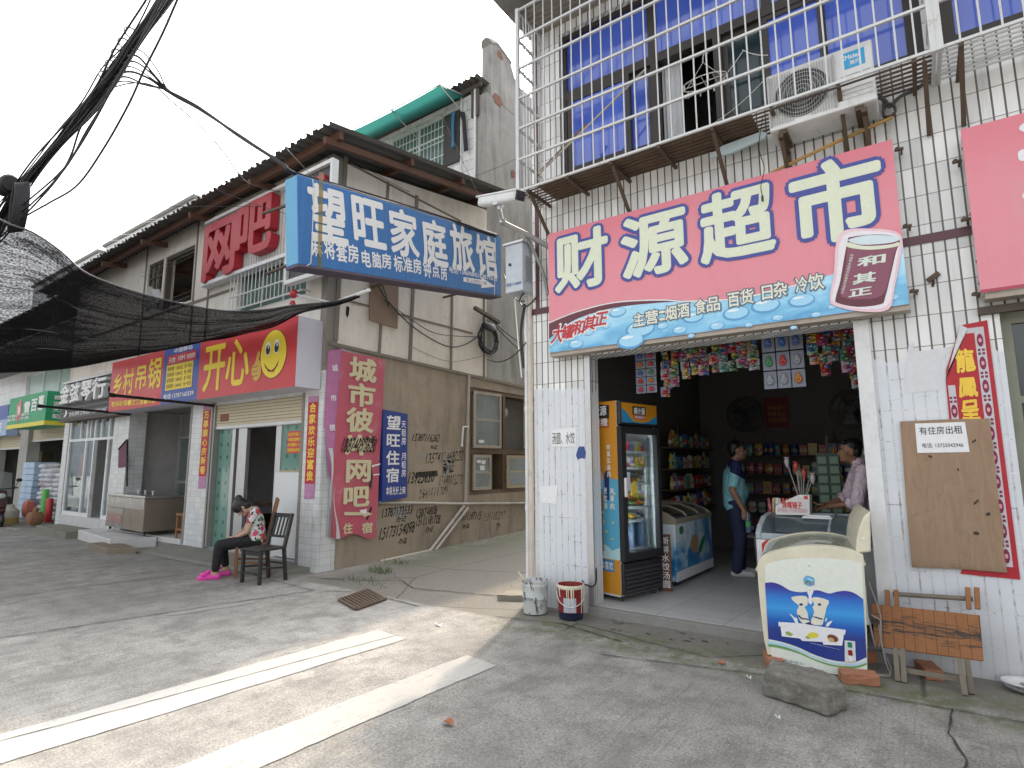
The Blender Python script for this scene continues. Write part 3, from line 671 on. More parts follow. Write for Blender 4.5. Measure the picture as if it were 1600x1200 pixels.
# ------------------------------------------------------------------ security camera on its arm
t=thing('security_camera','white bullet surveillance camera with a dark hood end on a grey arm','security camera',(-3.34,5.1,4.3))
a=at(752,316,'y',4.95); c=at(812,306,'y',4.62); d=(c-a).normalized(); L=(c-a).length
rotm=Matrix((d.cross(Vector((0,0,1))).normalized(),d,d.cross(Vector((0,0,1))).normalized().cross(d))).transposed()
b=MB(); b.obox((a+c)/2,(.115,L,.115),rotm); b.build('housing',WHITEP,t,bevel=.035,seg=4)
b=MB(); b.obox((a+c)/2+Vector((0,0,.056)),(.125,L*1.06,.022),rotm); b.build('sun_shield',mat('shield_white',(.66,.67,.68),.4),t,bevel=.006)
b=MB(); b.obox(c+d*.012,(.11,.03,.10),rotm); b.build('front_bezel',BLACK,t,bevel=.01)
b=MB(); b.lathe([(.036,0),(.036,.012),(.030,.013)],c+d*.026,18,d); b.build('lens',plain('lens_glass',(.02,.02,.03),.05),t)
m_=(a+c)/2; pole0=at(785,345,'y',5.0)
b=MB(); b.tube([m_-Vector((0,0,.04)),m_-Vector((0,0,.10)),pole0],.022,10); b.box(m_.x-.05,m_.y-.05,m_.z-.075,m_.x+.05,m_.y+.05,m_.z-.045); b.lathe([(.035,0),(.035,.05)],pole0-Vector((0,0,.03)),12); b.build('bracket',ALU,t)
GP=mat('grey_pipe',(.27,.27,.26),.5,.2,dirt=.2)
t=thing('camera_arm','grey steel tube arm with a bent stay holding the white surveillance camera','pipe arm',(-3.4,5.2,4.0))
e=at(862,388,'y',5.30); b=MB(); b.tube([pole0+Vector((-.03,0,.0)),pole0.lerp(e,.5),e,e+Vector((.12,.08,-.05))],.030,12); b.build('arm',GP,t,True)
s0=pole0.lerp(e,.35); b=MB(); b.tube(smoothpts([s0,s0.lerp(at(836,400,'y',5.30),.6)+Vector((.0,0,.05)),at(848,425,'y',5.31),at(856,460,'y',5.32)],6),.020,10); b.build('stay',GP,t,True)
# ------------------------------------------------------------------ meter box and drain pipe
t=thing('meter_box','pale grey louvred steel meter box under the camera arm','meter box',(-3.60,5.28,3.42))
b=MB(); b.box(-3.73,5.12,3.45,-3.49,W-.06,4.02); b.build('box',mat('pale_blue_grey_metal',(.50,.55,.60),.45,dirt=.25),t,bevel=.01)
b=MB(); b.box(-3.75,5.10,4.02,-3.47,W-.05,4.045); b.build('rain_cap',ALU,t)
b=MB()
for i in range(12): b.obox((-3.486,5.24,3.58+.026*i),(.01,.13,.012),(0,.6,0))
b.build('louvre',mat('louvre_grey',(.34,.37,.40),.5),t)
B=Fr((-3.61,5.118,3.45),(1,0,0)); l=MB(); letter(l,B,'电信:1136889',-.10,.07,.10,.115,.002,.01); l.build('lettering',BLUEO,t)
b=MB(); b.lathe([(.018,0),(.018,.012)],(-3.66,5.118,3.78),10,(0,-1,0)); b.build('lock',BLACK,t)
for x,r,m_,lab,z1 in ((-3.549,.029,PVC,'thick cream plastic drain pipe running down the shop corner',3.44),(-3.601,.021,WHITEP,'thin white plastic pipe beside the drain pipe at the shop corner',3.44)):
    b=MB(); b.tube([(x,5.35,0.02),(x,5.35,z1)],r,14)
    for z in (1.0,2.1,3.0): b.lathe([(r+.004,0),(r+.006,.03),(r+.004,.06)],(x,5.35,z),14)
    one('drain_pipe',b,m_,lab,'pipe',smooth=True)
# ------------------------------------------------------------------ air conditioner
t=thing('air_conditioner','white outdoor air conditioner with a round fan grille behind the cage bars','air conditioner',(-.43,5.18,4.31))
b=MB(); b.box(-.82,5.0,4.33,-.035,5.33,4.85); b.build('body',WHITEP,t,bevel=.012)
A=Fr((0,5.0,0),(1,0,0))
b=MB(); S5=A; A.poly(b,ell(-.555,4.59,.205,.205,32),.004,.003); b.build('fan_opening',BLACK,t)
b=MB()
for r in (.035,.07,.105,.14,.175,.205):
    pts=[A(x,z,.016) for x,z in ell(-.555,4.59,r,r,32)]; b.tube(pts+[pts[0]],.0028,5,False)
for i in range(-11,12):
    h=math.sqrt(max(0,.205**2-(i*.018)**2)); b.bar(A(-.555+i*.018,4.59-h,.014),A(-.555+i*.018,4.59+h,.014),.0032)
for x in (-.80,-.31):
    b.bar(A(x,4.36,.012),A(x,4.82,.012),.012)
for k in range(9):
    for s_ in (-1,1):
        x=-.555+s_*(.225-.0*k); 
for i in range(24):
    x=-.795+i*.0205; h=math.sqrt(max(0,.21**2-(x+.555)**2))
    for z0,z1 in ((4.365,4.59-h-.004),(4.59+h+.004,4.815)):
        if z1-z0>.02: b.bar(A(x,z0,.008),A(x,z1,.008),.006)
b.build('fan_grille',mat('grey_grille_plastic',(.42,.43,.42),.5),t)
fb=MB()
for k in range(3):
    a_=2*math.pi*k/3; fb.prism([A(-.555+math.cos(a_+q)*r,4.59+math.sin(a_+q)*r,.0072) for q,r in ((0,.03),(.15,.18),(.8,.18),(1.0,.05))],A.n*.002)
fb.build('fan_blade',plain('fan_grey',(.08,.085,.09),.5),t)
b=MB(); A.slab(b,-.245,4.66,-.09,4.80,.0,.004); b.build('maker_plate',plain('sky_blue_plate',(.03,.36,.66),.35),t,bevel=.01)
l=MB(); letter(l,A,'Midea',-.225,4.735,-.115,4.775,.006,.02); letter(l,A,'美的',-.195,4.68,-.125,4.722,.006,.015)
A.poly(l,ell(-.223,4.757,.022,.022,16)[4:12]+ell(-.218,4.757,.016,.018,16)[4:12][::-1],.006); l.build('lettering',WHT,t)
b=MB()
for z in (4.40,4.44,4.48,4.60): A.slab(b,-.27,z,-.06,z+.006,.0,.002)
b.build('panel_groove',mat('groove_grey',(.36,.37,.37),.6),t)
for x in (-.72,-.16):
    b=MB(); b.box(x-.03,5.02,4.29,x+.03,5.31,4.33); b.build('foot',RUST,t)
for x in (-.74,-.13):
    t2=thing('bracket','rusty angle bracket bolted to the tiles under the air conditioner','bracket',(x,5.2,4.0),'angle brackets under the air conditioner')
    b=MB(); b.box(x-.02,5.0,4.255,x+.02,W,4.29); b.build('shelf_arm',RUST,t2)
    b=MB(); b.box(x-.02,W-.035,3.9,x+.02,W,4.255); b.bar((x,5.05,4.25),(x,W-.02,3.96),.03); b.build('stay',RUST,t2)
b=MB(); pts=[]
for i in range(60): a_=i*.52; pts.append(Vector((.03+.045*math.cos(a_)+.004*rnd.uniform(-1,1),5.30+.02*math.sin(i*.3),4.36+.055*math.sin(a_))))
b.tube(pts,.007,6); b.tube(smoothpts([(-.03,5.28,4.5),(.01,5.3,4.46),(.04,5.31,4.40),(.12,5.33,4.47),(.24,5.34,4.50),(.34,5.36,4.60)],5),.016,8)
one('pipe_coil',b,plain('dark_insulation',(.09,.085,.08),.8),'dark coil of insulated pipe hanging beside the air conditioner','pipe coil',smooth=True)
b=MB(); p0,p1=at(1205,270,'y',5.22),at(1395,183,'y',5.26); b.tube([p0,p0.lerp(p1,.5)+Vector((0,0,.008)),p1],.014,8)
for i in range(1,6): b.lathe([(.0155,0),(.0165,.006),(.0155,.012)],p0.lerp(p1,i/6),8,p1-p0)
one('bamboo_pole',b,mat('bamboo',(.42,.24,.06),.5,dirt=.35),'yellow bamboo pole leaning along the tiles above the pink sign','pole',smooth=True)
# clothes hanger with pegs, wires, stick in the cage
b=MB(); h0=at(1100,128,'y',5.05)
ov=[h0+Vector((.21*math.cos(q),.10*math.sin(q),.0)) for q in (2*math.pi*i/24 for i in range(25))]; b.tube(ov,.005,6,False)
for k in (-.1,0,.1): b.tube([h0+Vector((k,-.09,0)),h0+Vector((k,.09,0))],.004,5)
b.tube([h0+Vector((-.2,0,0)),h0+Vector((.2,0,0))],.004,5)
for k in (-.16,.16): b.tube([h0+Vector((k,0,0)),h0+Vector((0,0,.20))],.003,5)
b.tube(smoothpts([h0+Vector((0,0,.2)),h0+Vector((.005,0,.26)),h0+Vector((.03,0,.30)),h0+Vector((.05,0,.27))],4),.005,6)
for k in range(10): q=2*math.pi*k/10; b.obox(h0+Vector((.21*math.cos(q),.1*math.sin(q),-.035)),(.012,.01,.06),(0,0,q))
one('clothes_hanger',b,plain('pale_hanger_plastic',(.55,.55,.52),.5),'pale oval clothes hanger with pegs hanging in the window cage','hanger')
for i,(p,q,lab) in enumerate((((842,272),(1010,107),'thin pale stick leaning diagonally inside the window cage'),((838,275),(916,195),'short dark brown stick leaning in the corner of the window cage'))):
    b=MB(); b.tube([at(*p,'y',4.97),at(*q,'y',5.2)],.012 if i==0 else .018,7); one('stick',b,mat('stick_wood',(.20,.14,.09),.8) if i else mat('pale_stick',(.42,.40,.36),.8),lab,'stick',smooth=True)
b=MB(); b.tube(sag(at(1092,205,'y',5.3),at(1195,124,'y',5.05),.05),.004,5); b.tube(sag(at(1160,78,'y',5.05),at(1200,86,'y',5.05),.02),.004,5); b.tube(sag(at(1125,128,'y',5.1),at(1162,78,'y',5.05),.01),.004,5)
one('wire',b,WHITEC,'loose pale wire strung behind the bars beside the air conditioner','wire')
b=MB(); b.tube(smoothpts([at(1192,180,'y',5.1),at(1186,230,'y',5.12),at(1194,262,'y',5.1),at(1189,290,'y',5.14),at(1191,305,'y',5.14)],6),.004,5); b.lathe([(.010,0),(.010,.05)],at(1191,306,'y',5.14)-Vector((0,0,.05)),8)
one('dangling_cord',b,CABLE,'thin black cord with a plug end dangling over the pink sign','cord')
b=MB(); q=[at(*p,'y',5.2) for p in ((1110,245),(1128,228),(1190,205),(1198,208),(1195,215),(1140,240))]; b.prism(q,(0,.03,0)); one('foam_panel',b,plain('pale_blue_foam',(.55,.68,.72),.6),'pale blue foam strip wedged under the window cage','foam strip')
# ------------------------------------------------------------------ papers, couplet, plywood, notices on the walls
Wf=Fr((0,W,0),(1,0,0))
GOLD=plain('gold_print',(.78,.52,.06),.3,.3); CRED=mat('couplet_red',(.44,.012,.025),.5,dirt=.15)
t=thing('couplet_banner','wide red wedding couplet banner with gold characters and a folded corner, behind the plywood','banner',(.36,W-.01,.71))
b=MB(); Wf.poly(b,[(.205,2.10),(.215,2.2),(.32,2.50),(.345,2.53),(.488,2.545),(.492,.70),(.165,.705),(.2,.8),(.2,1.7)],.006,.003); b.build('banner_paper',CRED,t)
b=MB(); Wf.poly(b,[(.205,2.12),(.33,2.53),(.37,2.50),(.345,2.44),(.225,2.19)],.013,.003); b.build('folded_corner',plain('paper_back',(.62,.64,.66),.7),t)
b=MB(); Wf.slab(b,.405,.78,.462,2.47,.0095,.0105); Wf.slab(b,.215,.78,.258,2.08,.0095,.0105); Wf.slab(b,.36,2.46,.462,2.50,.0096,.0106); b.build('border_strip',plain('pale_border_print',(.55,.53,.56),.5),t)
for c_ in (.4335,.2365):
    b=MB(); b2=MB()
    for i in range(19):
        z=2.40-i*.086
        if c_<.3 and z>2.02: continue
        if i%2==0:
            Wf.poly(b,ell(c_,z,.019,.05,12),.0115)
            Wf.poly(b,ell(c_,z,.010,.017,8),.0122); b.bm.faces.ensure_lookup_table(); b.bm.faces[-1].material_index=1
        else:
            for dx in (-.012,.012):
                for dz in (-.014,.014): Wf.slab(b,c_+dx-.008,z+dz-.009,c_+dx+.008,z+dz+.009,.011,.0112)
    b.build('border_motif',[plain('wine_print',(.22,.01,.06),.5),plain('pink_core_print',(.7,.35,.38),.5)],t,normals=False); b2.bm.free()
l=MB()
for c,x0,x1,z0,z1 in (('龍',.275,.39,2.17,2.35),('鳳',.272,.39,1.98,2.14),('呈',.275,.385,1.81,1.97)): letter(l,Wf,c,x0,z0,x1,z1,.012,.035,rough=.004)
l.build('lettering',GOLD,t)
t=thing('plywood_board','weathered brown plywood sheet fixed over the red couplet on the white wall','board',(.15,W-.03,.73))
PLY=N('plywood_sheet'); p=PLY.pos(); a=PLY.noise(PLY.vmul(p,(9,1,1.1)),2.2,6,.65,1.6); b_=PLY.noise(p,7,6,.7); d_=PLY.noise(p,21,4,.8)
cc=PLY.mix(a,(.22,.135,.08),(.40,.28,.19)); cc=PLY.mix(PLY.math('MULTIPLY',PLY.step(b_,.55,.7),.35),cc,(.16,.10,.065)); cc=PLY.mix(PLY.step(d_,.70,.74),cc,(.05,.035,.025))
cc=PLY.mix(PLY.math('MULTIPLY',PLY.step(PLY.math('ADD',PLY.sep(p)[2],PLY.math('MULTIPLY',d_,.12)),.86,.76),.6),cc,(.13,.09,.06)); PLY=PLY.fin(cc,.8,0,a,.25,.004)
b=MB(); Wf.poly(b,[(-.105,1.822),(.20,1.825),(.43,1.818),(.432,1.5),(.425,1.2),(.435,1.05),(.42,.9),(.426,.742),(.2,.742),(-.122,.726),(-.118,1.2)],.016,.012); b.build('sheet',PLY,t)
b=MB()
for x,z,rx,rz,q in ((.30,1.22,.05,.012,.9),(.36,1.14,.03,.02,.4),(.28,1.0,.03,.025,.2),(.06,1.55,.025,.012,-.5),(.33,1.66,.03,.01,.8),(.22,1.45,.012,.02,.3)): Wf.poly(b,[(u+rnd.uniform(-.004,.004),v+rnd.uniform(-.004,.004)) for u,v in ell(x,z,rx*.6,rz*.55,10,q)],.0295)
b.build('gouge',plain('dark_gouge',(.06,.045,.035),.9),t)
def paper(nm,lab,cat,quad,d,lines,m_=WHT,ink=BLKP):
    c=[sum(q[i] for q in quad)/4 for i in (0,1)]; lo=min(q[1] for q in quad)
    t=thing(nm,lab,cat,Wf(c[0],lo,d)); b=MB(); Wf.poly(b,quad,d,.0015); b.build('sheet',m_,t)
    if lines:
        l=MB()
        for tx,a0,b0,a1,b1,bo in lines: letter(l,Wf,tx,a0,b0,a1,b1,d+.003,bo)
        l.build('lettering',ink,t)
    return t
paper('rent_notice','white paper notice in black type pinned to the top of the plywood','notice',[(-.012,1.802),(.29,1.800),(.297,1.580),(-.016,1.578)],.0295,[('有住房出租',.01,1.715,.27,1.775,.006),('电话: 13755042946',.02,1.615,.265,1.652,.004)])
paper('food_notice','white strip of paper with two food words stuck on the left pillar','notice',[(-3.292,1.878),(-2.982,1.895),(-2.984,1.69),(-3.294,1.697)],.004,[('汤圆、水饺',-3.285,1.72,-3.0,1.85,.004)])
paper('torn_poster','torn white scrap of paper low on the left tiled pillar','paper scrap',[(-3.45,1.26),(-3.22,1.28),(-3.24,1.08),(-3.44,1.09)],.004,None)
b=MB(); Wf.poly(b,[(-2.97,1.66),(-2.95,1.69),(-2.89,1.69),(-2.872,1.62),(-2.885,1.56),(-2.93,1.57),(-2.97,1.55),(-2.99,1.6)],.003,.001); Wf.poly(b,[(-2.95,1.655),(-2.9,1.66),(-2.93,1.63)],.0045,.001); one('torn_sticker',b,plain('navy_sticker',(.03,.07,.25),.5),'torn navy blue sticker beside the guide rail','sticker')
b=MB(); Wf.poly(b,[(-.03,2.27),(.0,2.42),(.04,2.44),(.02,2.36),(.33,2.38),(.2,2.3),(.18,2.05),(-.05,2.04)],.002,.001); one('paper_remains',b,plain('white_wash_patch',(.66,.67,.69),.8),'patch of old white paper pasted on tiles left of the red couplet','paper patch')
# ================================================================== ON THE PAVEMENT IN FRONT OF THE SHOP
def bucket(x,y,r,h,lab,base,drip,inside,label_m,handle):
    t=thing('paint_bucket',lab,'bucket',(x,y,.0),'paint buckets by the shop corner')
    b=MB(); b.lathe([(r*.88,0),(r*.90,.008),(r*.955,h*.45),(r*.975,h*.46),(r*.96,h*.5),(r,h*.86),(r*1.02,h*.87),(r*1.0,h*.9),(r*1.03,h*.985),(r*1.045,h),(r*.98,h),(r*.95,h*.9),(r*.90,h*.42),(.001,h*.40)],(x,y,.008),28,caps=False)
    b.build('pail',base,t,True)
    b=MB(); b.lathe([(.001,0),(r*.93,0)],(x,y,h*.62),24,caps=False); b.build('contents',inside,t)
    if label_m:
        b=MB(); a0=math.atan2(-y,-x)
        for k in range(8):
            q0,q1=a0-.55+k*.12,a0-.55+(k+1)*.12; rr=r*.995
            b.face([(x+rr*math.cos(q0),y+rr*math.sin(q0),h*.25),(x+rr*math.cos(q1),y+rr*math.sin(q1),h*.25),(x+rr*1.02*math.cos(q1),y+rr*1.02*math.sin(q1),h*.68),(x+rr*1.02*math.cos(q0),y+rr*1.02*math.sin(q0),h*.68)])
        b.build('label',label_m,t)
    b=MB()
    for k in range(14 if drip else 0):
        q=math.atan2(-y,-x)+rnd.uniform(-1.4,1.4); ln=rnd.uniform(.1,.8)*h; rr=r*1.035
        b.tube([(x+rr*math.cos(q),y+rr*math.sin(q),h*.99),(x+rr*.985*math.cos(q),y+rr*.985*math.sin(q),h-ln*.5),(x+rr*.95*math.cos(q+.03),y+rr*.95*math.sin(q+.03),max(.02,h-ln))],[.006,.004,.003],5)
    if drip: b.lathe([(r*1.0,h*.9),(r*1.05,h*.95),(r*1.05,h+.004),(r*.97,h+.004)],(x,y,.008),28,caps=False); b.build('paint_drip',drip,t)
    a0=math.atan2(-y,-x); b=MB()
    if handle: b.tube(smoothpts([(x+r*1.06*math.cos(a0-1.45),y+r*1.06*math.sin(a0-1.45),h*.82),(x+r*1.12*math.cos(a0-.8),y+r*1.12*math.sin(a0-.8),h*.55),(x+r*1.14*math.cos(a0),y+r*1.14*math.sin(a0),h*.42),(x+r*1.12*math.cos(a0+.8),y+r*1.12*math.sin(a0+.8),h*.55),(x+r*1.06*math.cos(a0+1.45),y+r*1.06*math.sin(a0+1.45),h*.82)],6),.004,6); b.build('handle',WHITEC,t)
    return t
GB=N('paint_splashed_tin'); p=GB.pos(); a=GB.noise(GB.vmul(p,(1,1,.4)),14,6,.75); z=GB.sep(p)[2]
GB=GB.fin(GB.mix(GB.step(GB.math('ADD',a,GB.math('MULTIPLY',z,.15)),.53,.60),GB.mix(GB.noise(p,5,4),(.46,.50,.50),(.62,.65,.64)),(.13,.12,.10)),.6,0,a,.3,.004)
RB=N('red_paint_tin'); p=RB.pos(); z=RB.sep(p)[2]; a=RB.noise(p,18,5,.7)
RB=RB.fin(RB.mix(RB.step(z,.075,.068),RB.mix(RB.step(a,.62,.7),(.23,.018,.022),(.45,.36,.32)),(.012,.016,.05)),.4)
b1=bucket(-3.345,5.10,.135,.315,'grey white paint splashed bucket holding sticks, nearest the drain pipe',GB,None,mat('dried_paint',(.22,.21,.19),.8),None,False)
b=MB(); b.tube([(-3.36,5.1,.2),(-3.50,5.02,.40)],.009,7); b.build('stir_stick',plain('pale_stick_wood',(.62,.57,.48),.7),b1)
b=MB(); b.obox((-3.31,5.11,.285),(.14,.07,.025),(.5,.3,.4)); b.build('scraper',ALU,b1)
B1=Fr((-3.345,4.966,.16),(1,0,0)); l=MB(); letter(l,B1,'内墙专用乳胶漆',-.07,-.01,.07,.014,.004,.012); l.build('lettering',plain('faded_ink',(.1,.1,.1),.7),b1)
bucket(-2.945,5.13,.132,.315,'dark red paint bucket with a cream dripping rim and wire handle',RB,plain('cream_paint',(.72,.68,.52),.5),plain('cream_paint_film',(.66,.62,.46),.45),plain('pale_tin_label',(.42,.44,.50),.6),True)

# --- cream ice cream freezer on bricks
FZ=Fr((-1.052,4.78,0),(.988,.155,0)); ZF=.085
t=thing('display_freezer','cream ice cream freezer with a blue dairy advert, propped on bricks outside the door','freezer',(-.75,5.2,ZF))
DP=-1.02    # it reaches this far back, into the doorway
prof=[FZ.px(*q) for q in ((1200,1034),(1194,1000),(1188,950),(1184,900),(1184,883),(1190,871),(1203,864),(1230,857),(1265,853),(1300,854),(1330,859),(1345,866),(1350,880),(1355,1000),(1357,1064))]
prof[0]=(prof[0][0],ZF); prof[-1]=(prof[-1][0],ZF)
pr_=[tuple(v) for v in smoothpts([Vector(q) for q in prof[1:-1]],4)]; pr_=[prof[0]]+pr_+[prof[-1]]
CREAM=mat('cream_plastic',(.72,.68,.52),.35,dirt=.15,bump=0)
b=MB(); FZ.poly(b,pr_,0,-.06); b.build('end_panel',CREAM,t,bevel=.008)
au=max(q[0] for q in pr_)
b=MB(); b.prism([FZ(q[0]*.985+.005,q[1],-.06) for q in pr_ if q[1]<.62]+[], FZ.n*(DP+.06)); b.build('cabinet',mat('white_enamel',(.74,.75,.76),.3,dirt=.2),t)
ztop=max(q[1] for q in pr_)
# glass lid between the two curved ends
tp=[q for q in pr_ if q[1]>.70]; tp=[(a,z-.012) for a,z in tp]
b=MB(); n_=len(tp)
b.grid(lambda u,v:FZ(*tp[min(n_-1,int(u*(n_-1)+.5))],-.06+(DP+.12)*v),n_-1,6); b.build('curved_lid',CLEAR,t,True)
for dd in (-.075,-.93):
    b=MB(); b.tube([FZ(a,z+.006,dd-.01) for a,z in tp],.006,6); b.build('lid_rail',CREAM,t,True)
b=MB(); FZ.poly(b,[(q[0]*.985+.005,q[1]) for q in pr_],DP+.06,-.06); b.build('end_panel',CREAM,t,bevel=.008)
b=MB(); b.tube([FZ(tp[0][0],tp[0][1],-.06),FZ(tp[0][0],tp[0][1],DP+.06)],.018,8); b.tube([FZ(tp[-1][0],tp[-1][1],-.06),FZ(tp[-1][0],tp[-1][1],DP+.06)],.018,8); b.build('lid_rim',CREAM,t)
fin=[FZ.px(*q) for q in ((1338,866),(1339,845),(1343,825),(1350,808),(1361,799),(1362,864))]
b=MB(); FZ.poly(b,fin,-.04,-.95); b.build('lamp_housing',CREAM,t,bevel=.012)
b=MB(); a_,z_=FZ.px(1350,842); FZ.slab(b,a_-.01,z_-.008,a_+.01,z_+.008,-.04,-.037); b.build('logo_plate',WHT,t)
# the advert on the end: milk white field, blue wave, tubs
def advert(q): return FZ.px(1170+q[0]/4.8,840+q[1]/4.8)
b=MB(); ad=[advert(q) for q in ((122,215),(150,192),(250,165),(400,152),(600,155),(760,170),(850,190),(858,400),(893,1068),(180,942),(150,760),(122,340))]; FZ.poly(b,ad,.003); b.build('advert_field',plain('milk_print',(.74,.78,.70),.3),t)
BG=N('blue_wave_print'); p=BG.pos(); z=BG.sep(p)[2]; a=BG.noise(p,3,3); BG=BG.fin(BG.ramp(BG.math('DIVIDE',BG.math('SUBTRACT',z,.27),.36),[(0,(.03,.05,.25)),(.2,(.02,.12,.48)),(.45,(.05,.33,.74)),(.68,(.03,.18,.60)),(.85,(.04,.05,.33)),(1,(.05,.03,.25))]),.25)
wave=smoothpts([Vector(advert(q)) for q in ((122,338),(180,335),(240,355),(310,395),(380,408),(440,404),(480,396),(530,396),(600,418),(660,405),(720,398),(780,410),(830,440),(858,462))],4)
low=smoothpts([Vector(advert(q)) for q in ((884,895),(800,930),(700,928),(600,912),(480,872),(380,825),(280,790),(200,770),(147,760))],4)
b=MB(); FZ.poly(b,[tuple(v) for v in wave+low],.0045); b.build('advert_wave',BG,t)
for nm,off,m_ in (('advert_stripe',12,plain('pale_blue_print',(.45,.68,.86),.35)),('advert_stripe',32,plain('green_print',(.16,.36,.12),.35))):
    a1=[Vector(advert((q[0],q[1]+off))) for q in ((147,760),(200,770),(280,790),(380,825),(480,872),(600,912),(700,928),(800,930),(884,905))]; a2=[Vector(advert((q[0],q[1]+off+16))) for q in ((884,905),(800,930),(700,922),(600,908),(480,866),(380,822),(280,792),(200,774),(147,768))]
    b=MB(); FZ.poly(b,[tuple(v) for v in smoothpts(a1,4)+smoothpts(a2,4)],.0058 if off<20 else .0052); b.build(nm,m_,t)
b=MB(); FZ.poly(b,[tuple(v) for v in smoothpts([Vector(advert(q)) for q in ((438,404),(450,440),(445,470),(455,496),(472,494),(478,470),(470,440),(484,398))],4,True)],.0056); b.build('milk_drop',WHT,t)
PK=plain('cream_packet_print',(.74,.72,.60),.4); NB=plain('navy_print',(.02,.03,.12),.4)
for pts in (((322,445),(430,438),(440,500),(420,520),(440,560),(450,620),(470,650),(400,640),(360,560),(375,510),(340,480)),((480,445),(598,470),(580,530),(575,560),(560,620),(545,655),(465,640),(490,560),(478,520),(490,500))):
    b=MB(); FZ.poly(b,[tuple(v) for v in smoothpts([Vector(advert(q)) for q in pts],3,True)],.0064); b.build('printed_packet',PK,t)
b=MB()
for pts in (((372,575),(400,600),(445,606),(450,616),(395,610),(365,585)),((470,590),(500,600),(545,615),(560,608),(500,590)),((420,640),(460,630),(478,655),(440,650))): FZ.poly(b,[advert(q) for q in pts],.007)
for cx in (392,530): FZ.poly(b,[advert((x,y)) for x,y in ell(cx,500,14,10,10)],.0071)
b.build('printed_mark',NB,t)
b=MB(); FZ.poly(b,[advert(q) for q in ((222,630),(380,640),(560,668),(726,690),(722,724),(712,728),(700,808),(560,800),(552,780),(400,772),(384,755),(248,738),(238,665),(224,662))],.0078); b.build('printed_tub',WHT,t)
for pts in (((305,570),(315,572),(345,600),(360,600),(372,640),(350,640),(330,600)),((628,622),(610,625),(585,640),(575,664),(598,664),(615,640)),((580,600),(570,625),(580,630),(588,602))): b=MB(); FZ.poly(b,[advert(q) for q in pts],.0071); b.build('milk_splash',WHT,t)
for pts,c in ((ell(300,718,28,14,12,.4),(.30,.38,.10)),(ell(318,722,14,9,10),(.55,.40,.18)),(ell(480,730,42,22,14),(.72,.62,.05)),(ell(445,745,20,12,10),(.30,.45,.15)),(ell(630,752,44,25,14,.4),(.20,.055,.025)),(ell(618,765,25,16,10,.5),(.55,.42,.30))):
    b=MB(); FZ.poly(b,[advert(q) for q in pts],.0086+rnd.uniform(0,.0006)); b.build('printed_fruit',plain('fruit_print_%d'%int(c[0]*100),c,.4),t)
b=MB(); FZ.poly(b,[advert(q) for q in ((718,768),(796,775),(803,925),(720,932))],.009); b.build('switch_plate',plain('switch_plate_white',(.66,.68,.70),.4),t)
for q,c in (((757,800),(.01,.20,.12)),((760,860),(.25,.005,.01)),((762,908),(.78,.78,.78))):
    b=MB(); a_,z_=advert(q); FZ.slab(b,a_-.013,z_-.018,a_+.013,z_+.018,.0095,.016); b.build('switch',plain('switch_%d'%int(q[1]),c,.4),t,bevel=.006)
l=MB(); a0,z0=advert((185,895)); a1,z1=advert((412,950)); letter(l,FZ,'滋养生命活力',a0,z1-.0,a1,z0-.004,.006,.014,rot=-.06); l.build('slogan',plain('grey_slogan',(.30,.32,.42),.5),t)
l=MB(); a0,z0=advert((460,800)); a1,z1=advert((680,832)); letter(l,FZ,'伊利牧场鲜牛奶系列全新上市',a0,z1+.008,a1,z0,.0095,.02,rot=-.12); l.build('tub_lettering',WHT,t)
b=MB(); c0=advert((452,325)); r0=.036
FZ.poly(b,[tuple(q) for q in ell(c0[0],c0[1],r0,r0,24)],.006); b.build('round_emblem',plain('emblem_sky',(.10,.42,.72),.35),t)
b=MB(); FZ.poly(b,[(c0[0]-.026,c0[1]-.005),(c0[0]-.012,c0[1]+.006),(c0[0]+.005,c0[1]-.003),(c0[0]+.027,c0[1]-.006),(c0[0]+.027,c0[1]-.012),(c0[0]-.026,c0[1]-.012)],.0068); b.build('emblem_hill',plain('emblem_green',(.08,.30,.10),.35),t)
b=MB(); [FZ.poly(b,ell(c0[0]+dx,c0[1]+dz,r,r*.6,10),.0070) for dx,dz,r in ((-.004,.017,.007),(.008,.013,.006),(.018,.006,.006))]; FZ.slab(b,c0[0]-.037,c0[1]-.024,c0[0]+.037,c0[1]-.010,.0066,.0072); b.build('emblem_white',WHT,t)
l=MB(); letter(l,FZ,'伊利牧场',c0[0]-.034,c0[1]-.0265,c0[0]+.034,c0[1]-.0085,.0082,.03)
for i,ch in enumerate('NATURE  MILK'):
    if ch!=' ': q=math.pi*(1-(i+.5)/12); letter(l,FZ,ch,c0[0]+.037*math.cos(q)-.003,c0[1]+.037*math.sin(q)-.003,c0[0]+.037*math.cos(q)+.003,c0[1]+.037*math.sin(q)+.004,.0064,.0,rot=q-math.pi/2)
l.build('emblem_lettering',BLUEO,t)
b=MB(); a_,z_=advert((450,212)); b.lathe([(.007,0),(.006,.004)],FZ(a_,z_,.003),10,FZ.n); a_,z_=advert((460,390)); b.lathe([(.005,0),(.004,.003)],FZ(a_,z_,.003),10,FZ.n); b.build('screw',ALU,t)
# side of the cabinet: thermostat strip and cable
b=MB(); q0=FZ(au+.012,0,0); b.obox(FZ(au-.005,.50,-.10),(.015,.09,.28),Matrix((FZ.u,-FZ.n,Vector((0,0,1)))).transposed()); b.obox(FZ(au-.004,.52,-.25),(.015,.09,.28),Matrix((FZ.u,-FZ.n,Vector((0,0,1)))).transposed()); b.build('bracket_plate',mat('zinc_plate',(.52,.55,.60),.35,.6),t)
